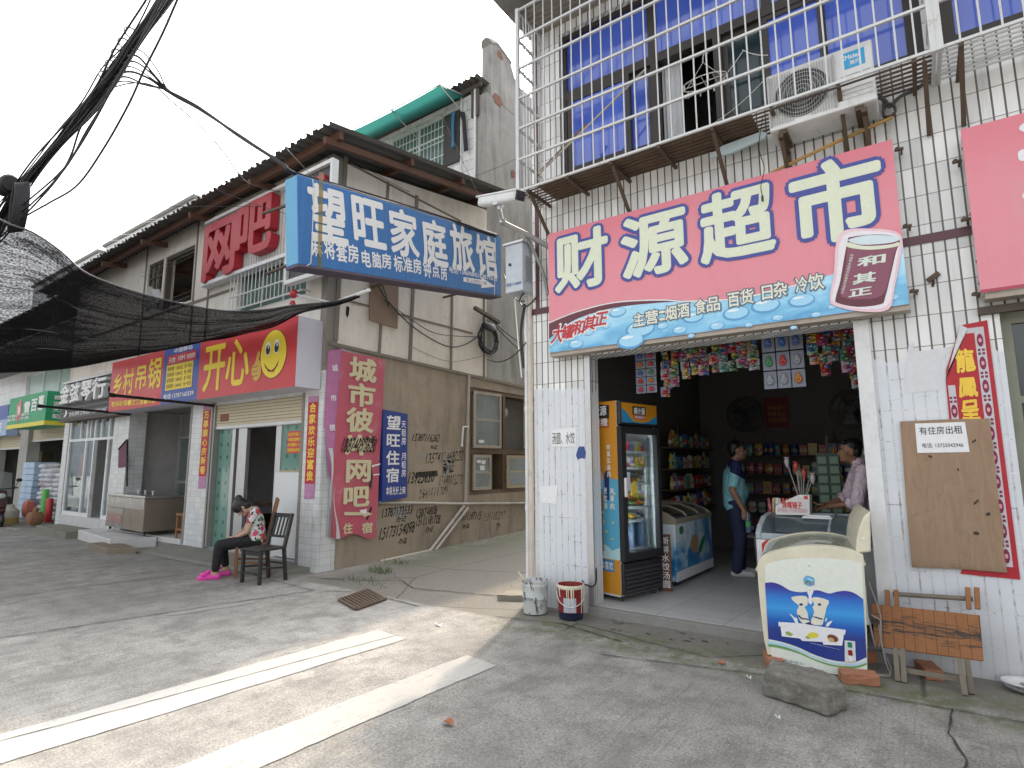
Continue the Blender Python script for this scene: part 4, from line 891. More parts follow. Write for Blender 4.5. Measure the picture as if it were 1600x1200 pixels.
# loose cable hanging at its side
b=MB(); pts=[FZ(au+.03,.40,-.2)]
for i in range(40): q=i*.62; pts.append(FZ(au+.05+.035*math.cos(q*.5),.27+.10*math.cos(q),-.2+.05*math.sin(q)))
pts+=[FZ(au+.07,.3,-.16),FZ(au+.09,.1,-.14),FZ(au+.11,.02,-.12),FZ(au+.05,.014,-.1),FZ(au-.02,.012,-.1)]
b.tube(smoothpts(pts,3),.0045,6); b.tube(smoothpts([FZ(au+.04,.62,-.25),FZ(au+.09,.4,-.22),FZ(au+.08,.2,-.2),FZ(au+.12,.03,-.16),FZ(au+.0,.012,-.12)],8),.0045,6)
one('power_cord',b,GREYC,'bundle of grey power cord hanging beside the cream freezer','power cord',smooth=True)
BRK=mat('orange_brick',(.36,.155,.085),.85,var=.35,scale=30,dirt=.5,bump=.5)
def brick(x,y,rz,lab,z=0,s=(.115,.23,.075)):
    b=MB(); b.obox((x,y,z+s[2]/2+.002),s,(0,0,rz)); bmesh.ops.subdivide_edges(b.bm,edges=b.bm.edges,cuts=3,use_grid_fill=True)
    for v in b.bm.verts: v.co+=Vector((rnd.uniform(-1,1),rnd.uniform(-1,1),rnd.uniform(-.6,.6)))*.0035
    one('brick',b,BRK,lab,'brick','bricks under the cream freezer',bevel=.006)
brick(-1.03,4.83,.35,'chipped red brick under the left corner of the cream freezer'); brick(-.475,4.79,-1.25,'orange red brick under the switch corner of the cream freezer')
brick(-.49,5.28,-.5,'red brick under the back of the cream freezer, by the wall'); brick(-.08,5.24,.3,'dirty red brick lying flat under the folding table',0,(.11,.23,.07))
# stone block
SN=N('grey_stone'); p=SN.pos(); a=SN.noise(SN.vmul(p,(1,1,2.6)),9,8,.75,.6); b_=SN.noise(p,40,4,.7); SN=SN.fin(SN.mix(b_,SN.ramp(a,[(.3,(.10,.097,.083)),(.48,(.24,.232,.20)),(.68,(.40,.385,.335))]),(.12,.115,.095)),.9,0,SN.math('ADD',a,SN.math('MULTIPLY',b_,.4)),.9,.02)
b=MB(); q=[(-.955,4.17),(-.585,4.06),(-.49,4.23),(-.555,4.36),(-.95,4.42)]
b.prism([(x,y,0) for x,y in q],(0,0,.17))
so_=b.build('stone_block',SN); md=so_.modifiers.new('r','REMESH'); md.mode='VOXEL'; md.voxel_size=.013; md=so_.modifiers.new('s','SMOOTH'); md.iterations=14; md.factor=.6
from mathutils import noise as MN
me=bpy.data.meshes.new_from_object(so_.evaluated_get(bpy.context.evaluated_depsgraph_get())); bpy.data.objects.remove(so_); b=MB(); b.bm.from_mesh(me)
for v in b.bm.verts:
    c=v.co.copy(); k=MN.noise_vector(c*5)*.022+MN.noise_vector(c*14)*.011+MN.noise_vector(c*40)*.0045; v.co=c+Vector((k.x,k.y,k.z*(.2 if c.z<.03 else 1)))
    if c.z>.1: v.co.z-=.08*max(0,(c.x+.66))
one('stone_block',b,SN,'rough grey stone block lying before the cream freezer','stone',smooth=True)
# folding table leaning on the wall
t=thing('folding_table','folded worn wooden table with a dark cracked top leaning against the white wall','folding table',(-.07,5.2,0))
TT=N('worn_table_top'); p=TT.pos(); s=TT.sep(p); a=TT.noise(TT.vmul(p,(1.6,1,14)),3,7,.75,.8); b_=TT.noise(p,9,6,.8); pl=TT.math('FRACT',TT.math('DIVIDE',TT.math('ADD',s[0],10),.062))
cc=TT.mix(b_,(.17,.065,.022),(.36,.15,.05)); cc=TT.mix(TT.step(TT.math('ADD',TT.math('MULTIPLY',a,.75),TT.math('MULTIPLY',TT.math('ABSOLUTE',TT.math('SUBTRACT',s[2],.34)),-1.2)),.30,.40),cc,(.035,.028,.022)); cc=TT.mix(TT.math('LESS_THAN',pl,.045),cc,(.03,.022,.016)); TT=TT.fin(cc,.7,0,a,.4,.006)
tq=[at(1360,943,'y',5.16),at(1531,961,'y',5.16),at(1537,1033,'y',5.06),at(1368,1010,'y',5.06)]
nrm=(tq[1]-tq[0]).cross(tq[3]-tq[0]).normalized(); nrm=nrm if nrm.y<0 else -nrm
b=MB(); b.prism(tq,-nrm*.028); b.build('tabletop',TT,t,bevel=.004)
TW_=mat('old_table_wood',(.30,.13,.05),.7,scale=20,dirt=.4); TG=mat('grey_table_leg',(.20,.17,.13),.8,scale=20,dirt=.4)
for x0 in (1386,1512):
    for k in (0,14):
        b=MB(); p0=at(x0+k,922-(4 if x0>1400 else 0),'y',5.29); p1=at(x0+k+2,952,'y',5.25); b.bar(p0,p1,.03,.05); b.build('upper_leg',TW_,t,bevel=.003)
b=MB(); b.tube([at(1395,928,'y',5.29),at(1520,936,'y',5.29)],.017,8); b.build('rung',TG,t)
for (x0,y0),(x1,y1) in (((1399,1012),(1403,1064)),((1410,1013),(1413,1066)),((1499,1028),(1508,1086)),((1511,1030),(1518,1084))):
    b=MB(); p1=at(x1,y1,'z',.005); p0=at(x0,y0,'y',p1.y+.05); b.bar(p0,p1,.032,.03); b.build('leg',TG,t,bevel=.003)
b=MB(); b.bar(at(1408,1046,'y',5.0),at(1502,1062,'y',5.0),.02,.03); b.build('stretcher',TG,t)
# plates
PLT=plain('white_china',(.74,.74,.73),.2,Coat_Weight=.3)
for i in range(4):
    b=MB(); cx,cy,z=.455+.006*i*(-1)**i,5.235,.006+i*.011
    b.lathe([(.001,.004),(.07,.0),(.078,.004),(.118,.018),(.124,.021),(.117,.022),(.08,.009),(.07,.007),(.001,.007)],(cx,cy,z),28,caps=False)
    one('plate',b,PLT,['white china plate at the bottom of the little stack by the wall','second plate from the ground in the little stack by the wall','third plate from the ground in the little stack by the wall','uppermost white plate on the little stack, a brown stain in it'][i],'plate','white plates stacked on the pavement',smooth=True,base=(cx,cy,z))
b=MB(); b.face([(.455+u,5.235+v,.0485) for u,v in ell(0,0,.045,.04,14)]); one('food_residue',b,plain('brown_stain',(.30,.24,.17),.5),'brown food residue in the uppermost white plate','food residue')
# leaf, litter, drain grate, rubble, grass
b=MB(); lx=at(700,1131,'z',.012); b.grid(lambda u,v:(lx.x+(u-.5)*.075,lx.y+(v-.5)*.05*math.sin(math.pi*(.08+.84*u)),.012+.018*math.sin(u*3)*abs(v-.5)*2+.006),8,4); one('dead_leaf',b,plain('rust_leaf',(.30,.09,.025),.7),'curled rust brown leaf lying on the grey road','leaf')
for i,(x,y,s_,lab) in enumerate(((685,976,.05,'small white paper scrap on the road by the crosswalk'),(1170,1058,.02,'tiny white speck of litter left of the stone block'),(1215,1120,.018,'tiny pale crumb on the road near the stone block'))):
    q=at(x,y,'z',.012); b=MB(); b.grid(lambda u,v:(q.x+(u-.5)*s_*1.6,q.y+(v-.5)*s_*.6,.014+.012*math.sin(u*5+v*3)),4,2); one('litter',b,WHT,lab,'litter')
q=at(1128,1037,'z',.012); b=MB(); b.ball(q+Vector((0,0,.01)),(.03,.018,.014),7,5); one('pebble',b,BRK,'small brown pebble on the pavement left of the cream freezer','pebble',smooth=True)
t=thing('drain_grate','rusty iron bar drain grate set in the ground before the alley','drain grate',(-5.3,4.5,0))
gq=[at(530,937,'z',.016),at(557,952,'z',.016),at(602,936,'z',.016),at(574,921,'z',.016)]
b=MB(); b.face([q-Vector((0,0,.003)) for q in gq]); b.build('pit',BLKP,t)
b=MB()
for i in range(4): b.bar(gq[i],gq[(i+1)%4],.035,.02)
b.build('frame',RUST,t); b=MB()
for i in range(1,9): b.bar(gq[0].lerp(gq[3],i/9),gq[1].lerp(gq[2],i/9),.028,.02)
b.build('grating',RUST,t)
GR=mat('grass_blade',(.07,.13,.03),.7,bump=0)
b=MB()
for c,n_ in ((at(595,893,'z',.02),70),(at(565,905,'z',.02),30),(at(620,880,'z',.02),25),(at(585,913,'z',.02),14)):
    for k in range(n_):
        x,y=c.x+rnd.gauss(0,.13),c.y+rnd.gauss(0,.07); h=rnd.uniform(.03,.11); a_=rnd.uniform(0,6.3); w_=.006; d=Vector((math.cos(a_),math.sin(a_),0))*h*.5
        z=ground_h(x,y); b.face([(x-w_,y,z),(x+w_,y,z),(x+d.x,y+d.y,z+h)])
tag(b.build('grass',GR),'sparse green weeds growing in the cracks by the alley drain','grass',kind='stuff')
b=MB()
for k in range(10):
    x,y=rnd.gauss(-3.9,.15),rnd.gauss(5.6,.12); r=rnd.uniform(.008,.03); b.ball((x,y,ground_h(x,y)+r*.3),(r,r*.8,r*.6),6,4)
for k in range(60):
    x,y=rnd.uniform(-6.9,-4.2),rnd.uniform(4.7,6.6); r=rnd.uniform(.004,.013); b.ball((x,y,ground_h(x,y)+r*.3),(r,r*.8,r*.6),5,3)
tag(b.build('gravel',mat('rubble',(.27,.25,.21),.9,bump=0)),'loose bits of rubble scattered by the shop corner and alley','gravel',kind='stuff')
b=MB(); q=[(-3.98,5.30),(-3.72,5.42),(-3.70,5.62),(-3.82,5.66),(-4.0,5.5)]; b.prism([(x,y,ground_h(x,y)-.01) for x,y in q],(0,0,.075)); bmesh.ops.triangulate(b.bm,faces=b.bm.faces); bmesh.ops.subdivide_edges(b.bm,edges=b.bm.edges,cuts=3)
for v in b.bm.verts: v.co+=MN.noise_vector(v.co*9)*.025
one('broken_kerb',b,mat('broken_concrete',(.22,.20,.16),.9,dirt=.5),'broken lump of concrete at the shop corner behind the grey bucket','concrete lump',smooth=True)
# ================================================================== THE ROW OF OLD BUILDINGS ON THE LEFT
YF=5.153; XA=-7.055
ht=thing('corner_building','old two storey corner building with beige panels above, stained brown plaster along the alley and a corrugated roof','building',(-11,6,0))
ht['label']='old corner building with beige panels, stained brown alley wall and dark corrugated roof'
DK=mat('dark_trim_wood',(.10,.085,.07),.7,dirt=.4)
# ground floor piers, front wall above
GO=[(-10.25,-1,-7.51,2.56),(-13.6,-1,-11.0,2.66),(-17.2,-1,-14.45,2.66)]
b=MB(); wall_holes(b,-17.5,XA-.0,0,2.9,YF,YF+.30,GO); b.build('front_pier_wall',LTILE,ht)
UO=[(-9.65,4.15,-7.62,4.9),(-12.62,4.72,-11.36,5.86),(-13.42,4.95,-12.70,5.86)]
b=MB(); wall_holes(b,-17.5,XA-.15,2.9,6.32,YF,YF+.2,UO); b.build('front_upper_wall',BEIGE,ht)
b=MB(); b.box(XA-.15,YF-.012,2.9,XA-.003,YF+.2,6.32); b.build('corner_post',mat('grey_corner_post',(.26,.24,.21),.8,dirt=.5),ht)
# alley wall: brown plaster below, beige panels above, grey render further back
WO=[(8.50,.93,10.9,3.02)]
b=MB(); wall_holes(b,YF+.30,16,-.1,3.27,XA-.3,XA,WO,'y'); b.build('alley_lower_wall',BROWN,ht)
b=MB(); b.prism([(XA,YF+.2,3.27),(XA,9.02,3.27),(XA,9.02,6.86),(XA,YF+.2,6.26)],(-.2,0,0)); b.build('alley_panel_wall',BEIGE,ht)
b=MB(); b.box(XA-.3,9.02,3.27,XA-.006,16,9.6); b.build('alley_upper_wall',GREY,ht)
LW=Fr((XA,0,0),(0,1,0))
def sp(x,y): return LW.px(x,y)
def trim(a,b_,wd=.05,th=.018):
    (u0,v0),(u1,v1)=sp(*a),sp(*b_); m_=MB(); m_.bar(LW(u0,v0,th/2),LW(u1,v1,th/2),th,wd,up=(1,0,0)) if False else None
    d=Vector((u1-u0,v1-v0)).normalized(); n_=Vector((-d.y,d.x))*wd/2
    m_=MB(); LW.poly(m_,[(u0-n_.x,v0-n_.y),(u1-n_.x,v1-n_.y),(u1+n_.x,v1+n_.y),(u0+n_.x,v0+n_.y)],.001,th); m_.build('panel_trim',mat('grey_trim',(.20,.18,.15),.8,dirt=.4),ht)
for k,(a,b_) in enumerate((((540,245),(524,532)),((606,285),(592,552)),((651,306),(640,562)),((708,345),(704,577)),((756,420),(756,590)))): trim(a,b_,.05+.02*(k in (0,2)),.018)
for a,b_ in (((548,257),(720,346)),((528,466),(738,521))): trim(a,b_,.035,.012)
trim((512,536),(823,607),.05,.03)
b=MB(); LW.poly(b,[sp(576,436),sp(621,440),sp(619,514),sp(594,507),sp(575,500)],.02,.015); b.build('patch_board',mat('old_patch_board',(.26,.18,.13),.8,scale=4,dirt=.4),ht)
b=MB(); LW.poly(b,[sp(541,478),sp(546,480),sp(545,492),sp(542,497),sp(540,490)],.002); b.build('wall_hole',plain('black_hole',(.012,.012,.012),1),ht)
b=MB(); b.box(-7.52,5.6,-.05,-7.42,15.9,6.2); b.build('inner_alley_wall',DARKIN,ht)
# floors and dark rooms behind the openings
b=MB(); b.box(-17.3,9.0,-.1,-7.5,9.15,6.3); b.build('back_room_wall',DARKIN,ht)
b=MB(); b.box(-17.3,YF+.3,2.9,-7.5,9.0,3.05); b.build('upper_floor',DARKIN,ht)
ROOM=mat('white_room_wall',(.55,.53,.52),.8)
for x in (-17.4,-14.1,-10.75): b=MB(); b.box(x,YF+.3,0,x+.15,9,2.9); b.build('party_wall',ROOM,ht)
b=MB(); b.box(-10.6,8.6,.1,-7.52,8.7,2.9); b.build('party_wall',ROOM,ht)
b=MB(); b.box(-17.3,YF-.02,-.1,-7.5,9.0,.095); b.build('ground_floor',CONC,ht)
b=MB(); b.box(-14.4,YF-.015,.0,-11.02,8.9,.19); b.build('raised_floor',mat('pale_step_tile',(.55,.55,.54),.5,dirt=.3),ht)
b=MB(); b.box(-17.25,YF-.01,.0,-14.42,8.9,.36); b.build('raised_floor',MATS['pale_step_tile'],ht)
# corrugated roof over the front block
def corr(x0,x1,y0,y1,z_of,pitch=.19,amp=.032,th=.012):
    m_=MB(); nx=int((x1-x0)/pitch*8); ny=6
    for s_,dz in ((1,0),(-1,-th)):
        m_.grid(lambda u,v:(x0+(x1-x0)*u,y0+(y1-y0)*v+(.02*math.sin(u*nx*1.9)*(v<.01)),z_of(x0+(x1-x0)*u,y0+(y1-y0)*v)+amp*math.sin((x0+(x1-x0)*u)/pitch*2*math.pi)+dz),nx,ny)
    return m_
zr=lambda x,y:6.36-.018*(-6.45-x)+.168*(y-4.68)
RF=N('weathered_roof_sheet'); p=RF.pos(); a=RF.noise(RF.vmul(p,(3,.7,1)),3,6,.7); RF=RF.fin(RF.mix(a,(.055,.052,.048),(.165,.155,.14)),.85,0,a,.2,.004)
corr(-19.0,-6.45,4.62,9.0,zr).build('corrugated_roof',RF,ht,True)
RB_=mat('red_brown_timber',(.115,.055,.035),.75,dirt=.4)
b=MB(); b.bar((-18.8,4.86,zr(-18.8,4.86)-.10),(-6.5,4.86,zr(-6.5,4.86)-.10),.07,.13); b.build('eave_beam',RB_,ht)
for y in (6.3,7.6,8.7): b=MB(); b.bar((-18.8,y,zr(-18.8,y)-.10),(-6.5,y,zr(-6.5,y)-.10),.07,.12); b.build('purlin',RB_,ht)
for x in [-6.62,-8.6,-10.6,-12.6,-14.6,-16.6]: b=MB(); b.bar((x,4.66,zr(x,4.66)-.20),(x,8.95,zr(x,8.95)-.20),.06,.10); b.build('rafter',RB_,ht)
# the taller block behind, its parapet and lean-to roof
b=MB(); wall_holes(b,-11.5,XA-.31,6.0,9.72,9.02,9.2,[(-10.05,8.22,-7.75,9.52)]); b.build('rear_front_wall',BTILE,ht)
b=MB(); b.box(-11.5,9.2,6,-11.3,16,9.7); b.build('rear_side_wall',BTILE,ht)
b=MB(); b.prism([(XA-.0,9.16,9.60),(XA-.0,9.16,10.84),(XA-.0,9.35,10.95),(XA-.0,9.95,10.80),(XA-.0,10.15,10.45),(XA-.0,16,10.4),(XA-.0,16,9.60)],(-.26,0,0)); b.build('parapet',GREY,ht)
b=MB(); b.tube([(XA-.13,9.15,10.88),(XA-.13,9.4,11.0),(XA-.13,9.95,10.86)],.15,8); b.build('parapet_cap',CONC,ht,True)
for c,r in (((9.42,9.62),.17),((9.5,10.78),.12),((10.0,8.1),.10)): b=MB(); LW.poly(b,[(c[0]+u*rnd.uniform(.8,1.2),c[1]+v*rnd.uniform(.8,1.3)) for u,v in ell(0,0,r,r*.8,11)],.004); b.build('bare_brick_patch',mat('bare_brick',(.24,.11,.075),.9,scale=25,var=.5,dirt=.5),ht)
zr2=lambda x,y:9.86+.05*(y-9)+.012*(x+9)
corr(-11.7,XA-.05,8.72,15,zr2,.17,.025).build('rear_corrugated_roof',RF,ht,True)
b=MB(); b.bar((-11.6,8.95,zr2(-11.6,8.9)-.08),(XA-.1,8.95,zr2(-7.1,8.9)-.08),.05,.1); b.build('eave_beam',DK,ht)
b=MB(); b.box(-10.05,9.6,8.2,-7.75,9.65,9.55); b.build('rear_room_wall',DARKIN,ht)
fo=MB(); [fo.box(x,9.03,8.22,x+.05,9.09,9.52) for x in (-10.05,-9.15,-8.32,-7.80)]; fo.box(-10,9.032,9.47,-7.8,9.088,9.52); fo.box(-10,9.032,8.22,-7.8,9.088,8.27); fo.box(-10,9.032,9.02,-7.8,9.088,9.06); fo=fo.build('window_frame',mat('white_window_frame',(.60,.62,.60),.5,dirt=.3),ht)
for x0,x1 in ((-10.0,-9.15),(-9.10,-8.32)): b=MB(); b.box(x0,9.055,8.27,x1,9.06,9.47); b.build('window_pane',GREENGL,fo)
b=MB(); b.grid(lambda u,v:(-10+1.7*u,9.2+.03*math.sin(u*60),8.25+1.2*v),60,2); b.build('curtain',plain('green_curtain',(.28,.42,.38),.9),ht,True)
b=MB()
for i in range(16): x=-10.05+i*.116; b.tube([(x,8.96,8.15),(x,8.96,9.55)],.008,5)
for z in (8.15,8.5,8.85,9.2,9.55): b.bar((-10.08,8.96,z),(-8.25,8.96,z),.016)
b.build('window_grille',STEEL,ht)
b=MB(); b.prism([(-8.28,8.98,8.22),(-7.82,8.98,8.22),(-7.82,8.98,9.46),(-8.28,8.98,9.46)],(0,.02,0)); b.build('opening_shade',plain('painted_shade_brown',(.05,.045,.042),.7),ht)  # dark sheet painting the shade of a door-like opening
t=thing('window_awning','green plastic window awning on a thin metal frame under the tall block roof','awning',(-9.3,9,9.6))
GA=N('green_awning_sheet'); tr=GA.node('ShaderNodeBsdfTranslucent'); tr.inputs['Color'].default_value=(.05,.26,.22,1); ms=GA.node('ShaderNodeMixShader'); ms.inputs[0].default_value=.35; GA.fin((.03,.17,.15),.6); GA.t.links.new(GA.b.outputs[0],ms.inputs[1]); GA.t.links.new(tr.outputs[0],ms.inputs[2]); GA.t.links.new(ms.outputs[0],GA.t.nodes['Material Output'].inputs['Surface']); GA=GA.m
b=MB(); b.grid(lambda u,v:(-10.75+3.05*u,9.0-.80*v,9.74-.20*v-.03*math.sin(u*math.pi)*v),12,4); b.build('sheet',GA,t,True)
b=MB(); b.face([(-7.7,9.0,9.74),(-7.7,8.2,9.54),(-7.7,8.6,9.42)]); b.face([(-10.75,9.0,9.74),(-10.75,8.2,9.54),(-10.75,8.6,9.42)]); b.build('side_flap',GA,t)
for x in (-10.75,-9.2,-7.7): b=MB(); b.bar((x,9.0,9.76),(x,8.2,9.56),.02); b.bar((x,8.2,9.55),(x,9.0,9.3),.015); b.build('frame_arm',STEEL,t)
b=MB(); b.bar((-10.78,8.2,9.56),(-7.68,8.2,9.56),.022); b.build('front_rail',STEEL,t)
t=thing('washing','dark trousers and a blue cloth hanging on a line beside the caged upper window','laundry',(-7.9,8.9,8.3))
b=MB(); b.grid(lambda u,v:(-7.98+.09*u,8.9+.02*math.sin(u*9+v*4),8.55+.85*v),5,6); b.build('blue_cloth',plain('blue_cloth',(.05,.22,.42),.9),t,True)
b=MB(); b.prism([(-7.8,8.92,9.38),(-7.62,8.92,9.28),(-7.52,8.92,8.35),(-7.62,8.92,8.35),(-7.68,8.92,9.1)],(0,.03,0)); b.build('dark_trousers',plain('black_cloth',(.025,.025,.028),.9),t)
for i,(x,z0,z1,r,m_,lab) in enumerate(((-7.35,6.9,10.0,.03,WHITEP,'white drainpipe on the tiled upper block, nearest its corner'),(-7.75,6.6,9.9,.018,WHITEP,'thin white pipe on the tiled upper block beside the window'))):
    b=MB(); b.tube([(x,8.97,z0),(x,8.97,z1)],r,8); one('drain_pipe',b,m_,lab,'pipe',smooth=True)
b=MB(); [b.box(-7.45+k*.07,8.95,9.1,-7.40+k*.07,9.0,9.95) for k in range(3)]; one('dark_louvre',b,DK,'dark wooden slats fixed upright near the corner of the upper block','slats')
# alley windows: timber frames with open casements
t=ht; WD=mat('cream_window_timber',(.44,.37,.235),.65,scale=25,var=.3,dirt=.45); WD2=mat('worn_window_timber',(.42,.38,.31),.75,scale=25,var=.35,dirt=.5)
b=MB(); b.box(XA-.29,8.50,.93,XA-.02,8.58,3.02); b.box(XA-.29,8.58,2.94,XA-.02,10.9,3.02); b.box(XA-.29,8.58,.93,XA-.02,10.9,1.0); b.box(XA-.29,8.58,1.72,XA-.02,10.9,1.82); b.box(XA-.29,9.62,1.0,XA-.021,9.70,1.72); b.box(XA-.29,9.62,1.82,XA-.021,9.70,2.94); wf=b.build('window_frame',mat('brown_window_timber',(.15,.10,.06),.7,dirt=.4),t)
b=MB(); b.box(XA-1.2,8.4,.8,XA-1.15,11,3.1); b.build('back_room_wall',DARKIN,t)
def casement(hy,hz0,hz1,wd,ang,m_,gl=CLEAR,mid=.5):
    """one sash hinged at y=hy, swung out by ang from the wall plane"""
    u=Vector((math.sin(ang),math.cos(ang),0)) if wd>0 else Vector((math.sin(ang),-math.cos(ang),0)); L=abs(wd); o=Vector((XA+.01,hy,hz0)); f=Fr(o,u if u.y>0 or True else u); h=hz1-hz0
    m=MB()
    for q in ((0,0,.055,h),(L-.055,0,L,h),(.055,0,L-.055,.06),(.055,h-.06,L-.055,h),(.055,h*mid-.02,L-.055,h*mid+.02)): f.slab(m,q[0],q[1],q[2],q[3],-.018,.018)
    s_=m.build('window_sash',m_,wf); m=MB(); f.slab(m,.055,.06,L-.055,h*mid-.02,-.003,.003); f.slab(m,.055,h*mid+.02,L-.055,h-.06,-.003,.003); m.build('pane',gl,s_); return f,s_
f1,s1=casement(8.60,1.83,2.95,.80,.10,WD2); casement(10.36,1.83,2.92,-.62,.62,WD); casement(10.46,1.86,2.9,.4,.9,WD)
f3,s3=casement(8.60,1.02,1.70,.48,.15,WD2); casement(9.70,1.02,1.70,.72,.12,WD,mid=.5); casement(10.55,1.02,1.70,.4,.3,WD)
m=MB(); f1.slab(m,.15,.10,.30,.16,.004,.006); m.build('sticker',WHT,s1)
m=MB(); [f3.slab(m,*q,.004,.006) for q in ((.10,.52,.20,.58),(.22,.50,.32,.57),(.18,.38,.30,.47))]; m.build('sticker',WHT,s3)
b=MB(); b.grid(lambda u,v:(XA-.16+.012*math.sin(u*70),8.62+.9*u,1.85+1.0*v),70,1); b.build('curtain',plain('dusty_curtain',(.20,.21,.18),.9),t,True)
b=MB(); b.lathe([(.13,0),(.13,.26)],(XA-.28,9.72,2.62),16,(0,1,0)); b.build('fan_duct',plain('pale_duct',(.6,.6,.58),.4),t,True)
# ------------------------------------------------------------------ pipes on the alley wall
PD=mat('grey_white_pipe',(.46,.43,.38),.55,dirt=.45)
b=MB(); b.tube([LW(*sp(731,586),.03),LW(*sp(725,786),.03)],.026,8); one('wall_pipe',b,PD,'upright pale pipe between the graffiti and the alley windows','pipe',smooth=True)
b=MB(); b.tube([LW(*sp(590,785),.04),LW(*sp(715,787),.04),LW(*sp(830,786),.04)],.024,8); one('wall_pipe',b,PD,'pale pipe running level under the alley windows','pipe',smooth=True)
b=MB(); b.tube([LW(*sp(722,790),.05),LW(*sp(669,860),.05),LW(*sp(590,878),.05)],.030,8); b.tube([LW(*sp(727,793),.07),LW(*sp(673,863),.07),LW(*sp(598,880),.07)],.026,8); one('wall_pipe',b,PD,'pair of pale pipes slanting down to the alley ground','pipe',smooth=True)
b=MB(); b.tube([LW(*sp(729,667),.04),LW(*sp(718,667),.09),LW(*sp(716,695),.09)],.018,8); b.lathe([(.022,0),(.022,.05)],LW(*sp(716,698),.09),8); one('wall_pipe',b,WHITEP,'short hooked white pipe stub beside the upright pipe','pipe',smooth=True)
# ------------------------------------------------------------------ graffiti of phone numbers
def inkm(name,c,lo,hi):
    n=N(name); p=n.pos(); a=n.math('ADD',n.math('MULTIPLY',n.noise(p,9,6,.75),.6),n.math('MULTIPLY',n.noise(p,60,3,.7),.4)); d=n.node('ShaderNodeBsdfDiffuse'); d.inputs['Color'].default_value=(*c,1); t=n.node('ShaderNodeBsdfTransparent'); m=n.node('ShaderNodeMixShader')
    n.put(m.inputs[0],n.step(a,hi,lo)); n.t.links.new(t.outputs[0],m.inputs[1]); n.t.links.new(d.outputs[0],m.inputs[2]); n.t.links.new(m.outputs[0],n.t.nodes['Material Output'].inputs['Surface']); return n.m
INK=inkm('sprayed_ink',(.05,.046,.042),.42,.62); INK2=inkm('faded_ink_grey',(.06,.055,.05),.38,.54)
def graf(lab,lines,ink=INK):
    t_=thing('graffiti',lab,'graffiti',LW(*sp(*lines[0][1][:2]),0)); 
    for tx,(x0,y0,x1,y1),rot in lines:
        b=MB(); ym=(y0+y1)/2; a0,_=sp(x0,ym); a1,_=sp(x1,ym); _,zb=sp((x0+x1)/2,y1); _,zt=sp((x0+x1)/2,y0)
        letter(b,LW,tx,a0,zb,a1,zt,.004,.010,shear=.15+.25*rnd.random(),rot=rot+rnd.uniform(-.04,.04),rough=.006); b.build('lettering',ink,t_)
graf('black painted phone number high on the brown wall beside the short pipe stub',[('13787116262',(643,678,685,690),.02),('办证',(672,695,683,702),0)])
graf('black painted phone number crossed by a grey smear right of the blue sign',[('13925630',(637,737,677,755),.02),('办证',(690,720,708,740),.1)])
graf('faint grey phone number on the wall left of the upright pipe',[('15180913332',(686,742,722,758),.05),('1541171709',(655,762,698,776),.03)],INK2)
graf('black painted phone number directly under the blue sign',[('13787173533',(597,792,643,806),.02),('办证',(618,806,634,816),0)])
graf('large black phone number lowest on the brown wall',[('15173154098',(592,820,646,838),.05),('办证',(622,840,635,850),0)])
graf('two stacked black phone numbers left of the slanting pipes',[('13874808',(650,793,682,806),.02),('15111181708',(650,806,687,820),.03),('办证',(664,822,676,832),0)])
graf('black phone number right of the slanting pipes',[('13511197115',(715,800,750,813),.0),('办证',(722,818,733,826),0)])
graf('last black phone number at the far end of the low alley wall',[('15111283587',(754,800,787,813),.0),('办',(774,816,781,828),.2)],INK2)
graf('grey scribbled phone number above the crossed out one',[('1357415468232',(664,706,722,722),.04)],INK2)
b=MB(); LW.poly(b,[sp(*q) for q in ((650,738),(683,735),(684,744),(650,746))],.003); one('paint_smear',b,plain('black_smear',(.03,.028,.026),.8),'black smear painted over writing on the brown wall','smear')
b=MB(); [LW.poly(b,[tuple(sp(x+u,y+v)) for u,v in ell(0,0,rx,ry,9)],.002) for x,y,rx,ry in ((700,730,7,12),(703,718,5,6),(656,712,5,5),(694,735,3,6),(625,800,12,10))]; one('paint_patch',b,mat('pale_wall_patch',(.30,.29,.27),.85),'pale grey scraped patches among the wall writing','paint patch')
# ================================================================== SIGNS AND SHOPFRONTS OF THE LEFT ROW
YEL=plain('yellow_print',(.80,.62,.03),.45); REDS=mat('red_sign_vinyl',(.56,.035,.045),.4,dirt=.2,dcol=(.5,.2,.2),bump=.25,scale=2.5,var=.2); BLUS=mat('blue_sign_vinyl',(.03,.075,.34),.4,dirt=.1,bump=0,var=.1)
# --- red light box
t=thing('lightbox_sign','long red light box sign with yellow characters, blue panel and smiling face','shop sign',(-10.4,4.95,2.6))
Rf=Fr((0,4.717,0),(1,0,0)); RX0,RX1,RZ0,RZ1=-13.62,-7.13,2.615,3.645
b=MB(); b.box(RX0,4.722,RZ0,RX1-.004,YF-.012,RZ1); b.build('sign_box',plain('white_sign_cloth',(.62,.62,.70),.6),t)
for nm,x0,x1,m_ in (('red_face',RX0,-11.27,REDS),('blue_face',-11.27,-9.925,BLUS),('red_face',-9.925,RX1,REDS)): b=MB(); Rf.slab(b,x0,RZ0,x1,RZ1,0,-.004); b.build(nm,m_,t)
write(Rf,t,YEL,pxcells(Rf,'开心',[(319,534,352,611),(354,526,390,604)]),d=.004,bold=.02)
write(Rf,t,YEL,pxcells(Rf,'乡村吊锅',[(177,584,191,618),(193,576,209,616),(213,570,229,608),(232,559,252,607)]),d=.004,bold=.02)
l=MB()
for it in pxcells(Rf,'老妈砂锅.过江鱼.农家菜',[(174+i*6.4,627-i*.6,180+i*6.4,636-i*.6) for i in range(11)]): letter(l,Rf,*it,d=.004,bold=.02)
l.build('small_lettering',YEL,t)
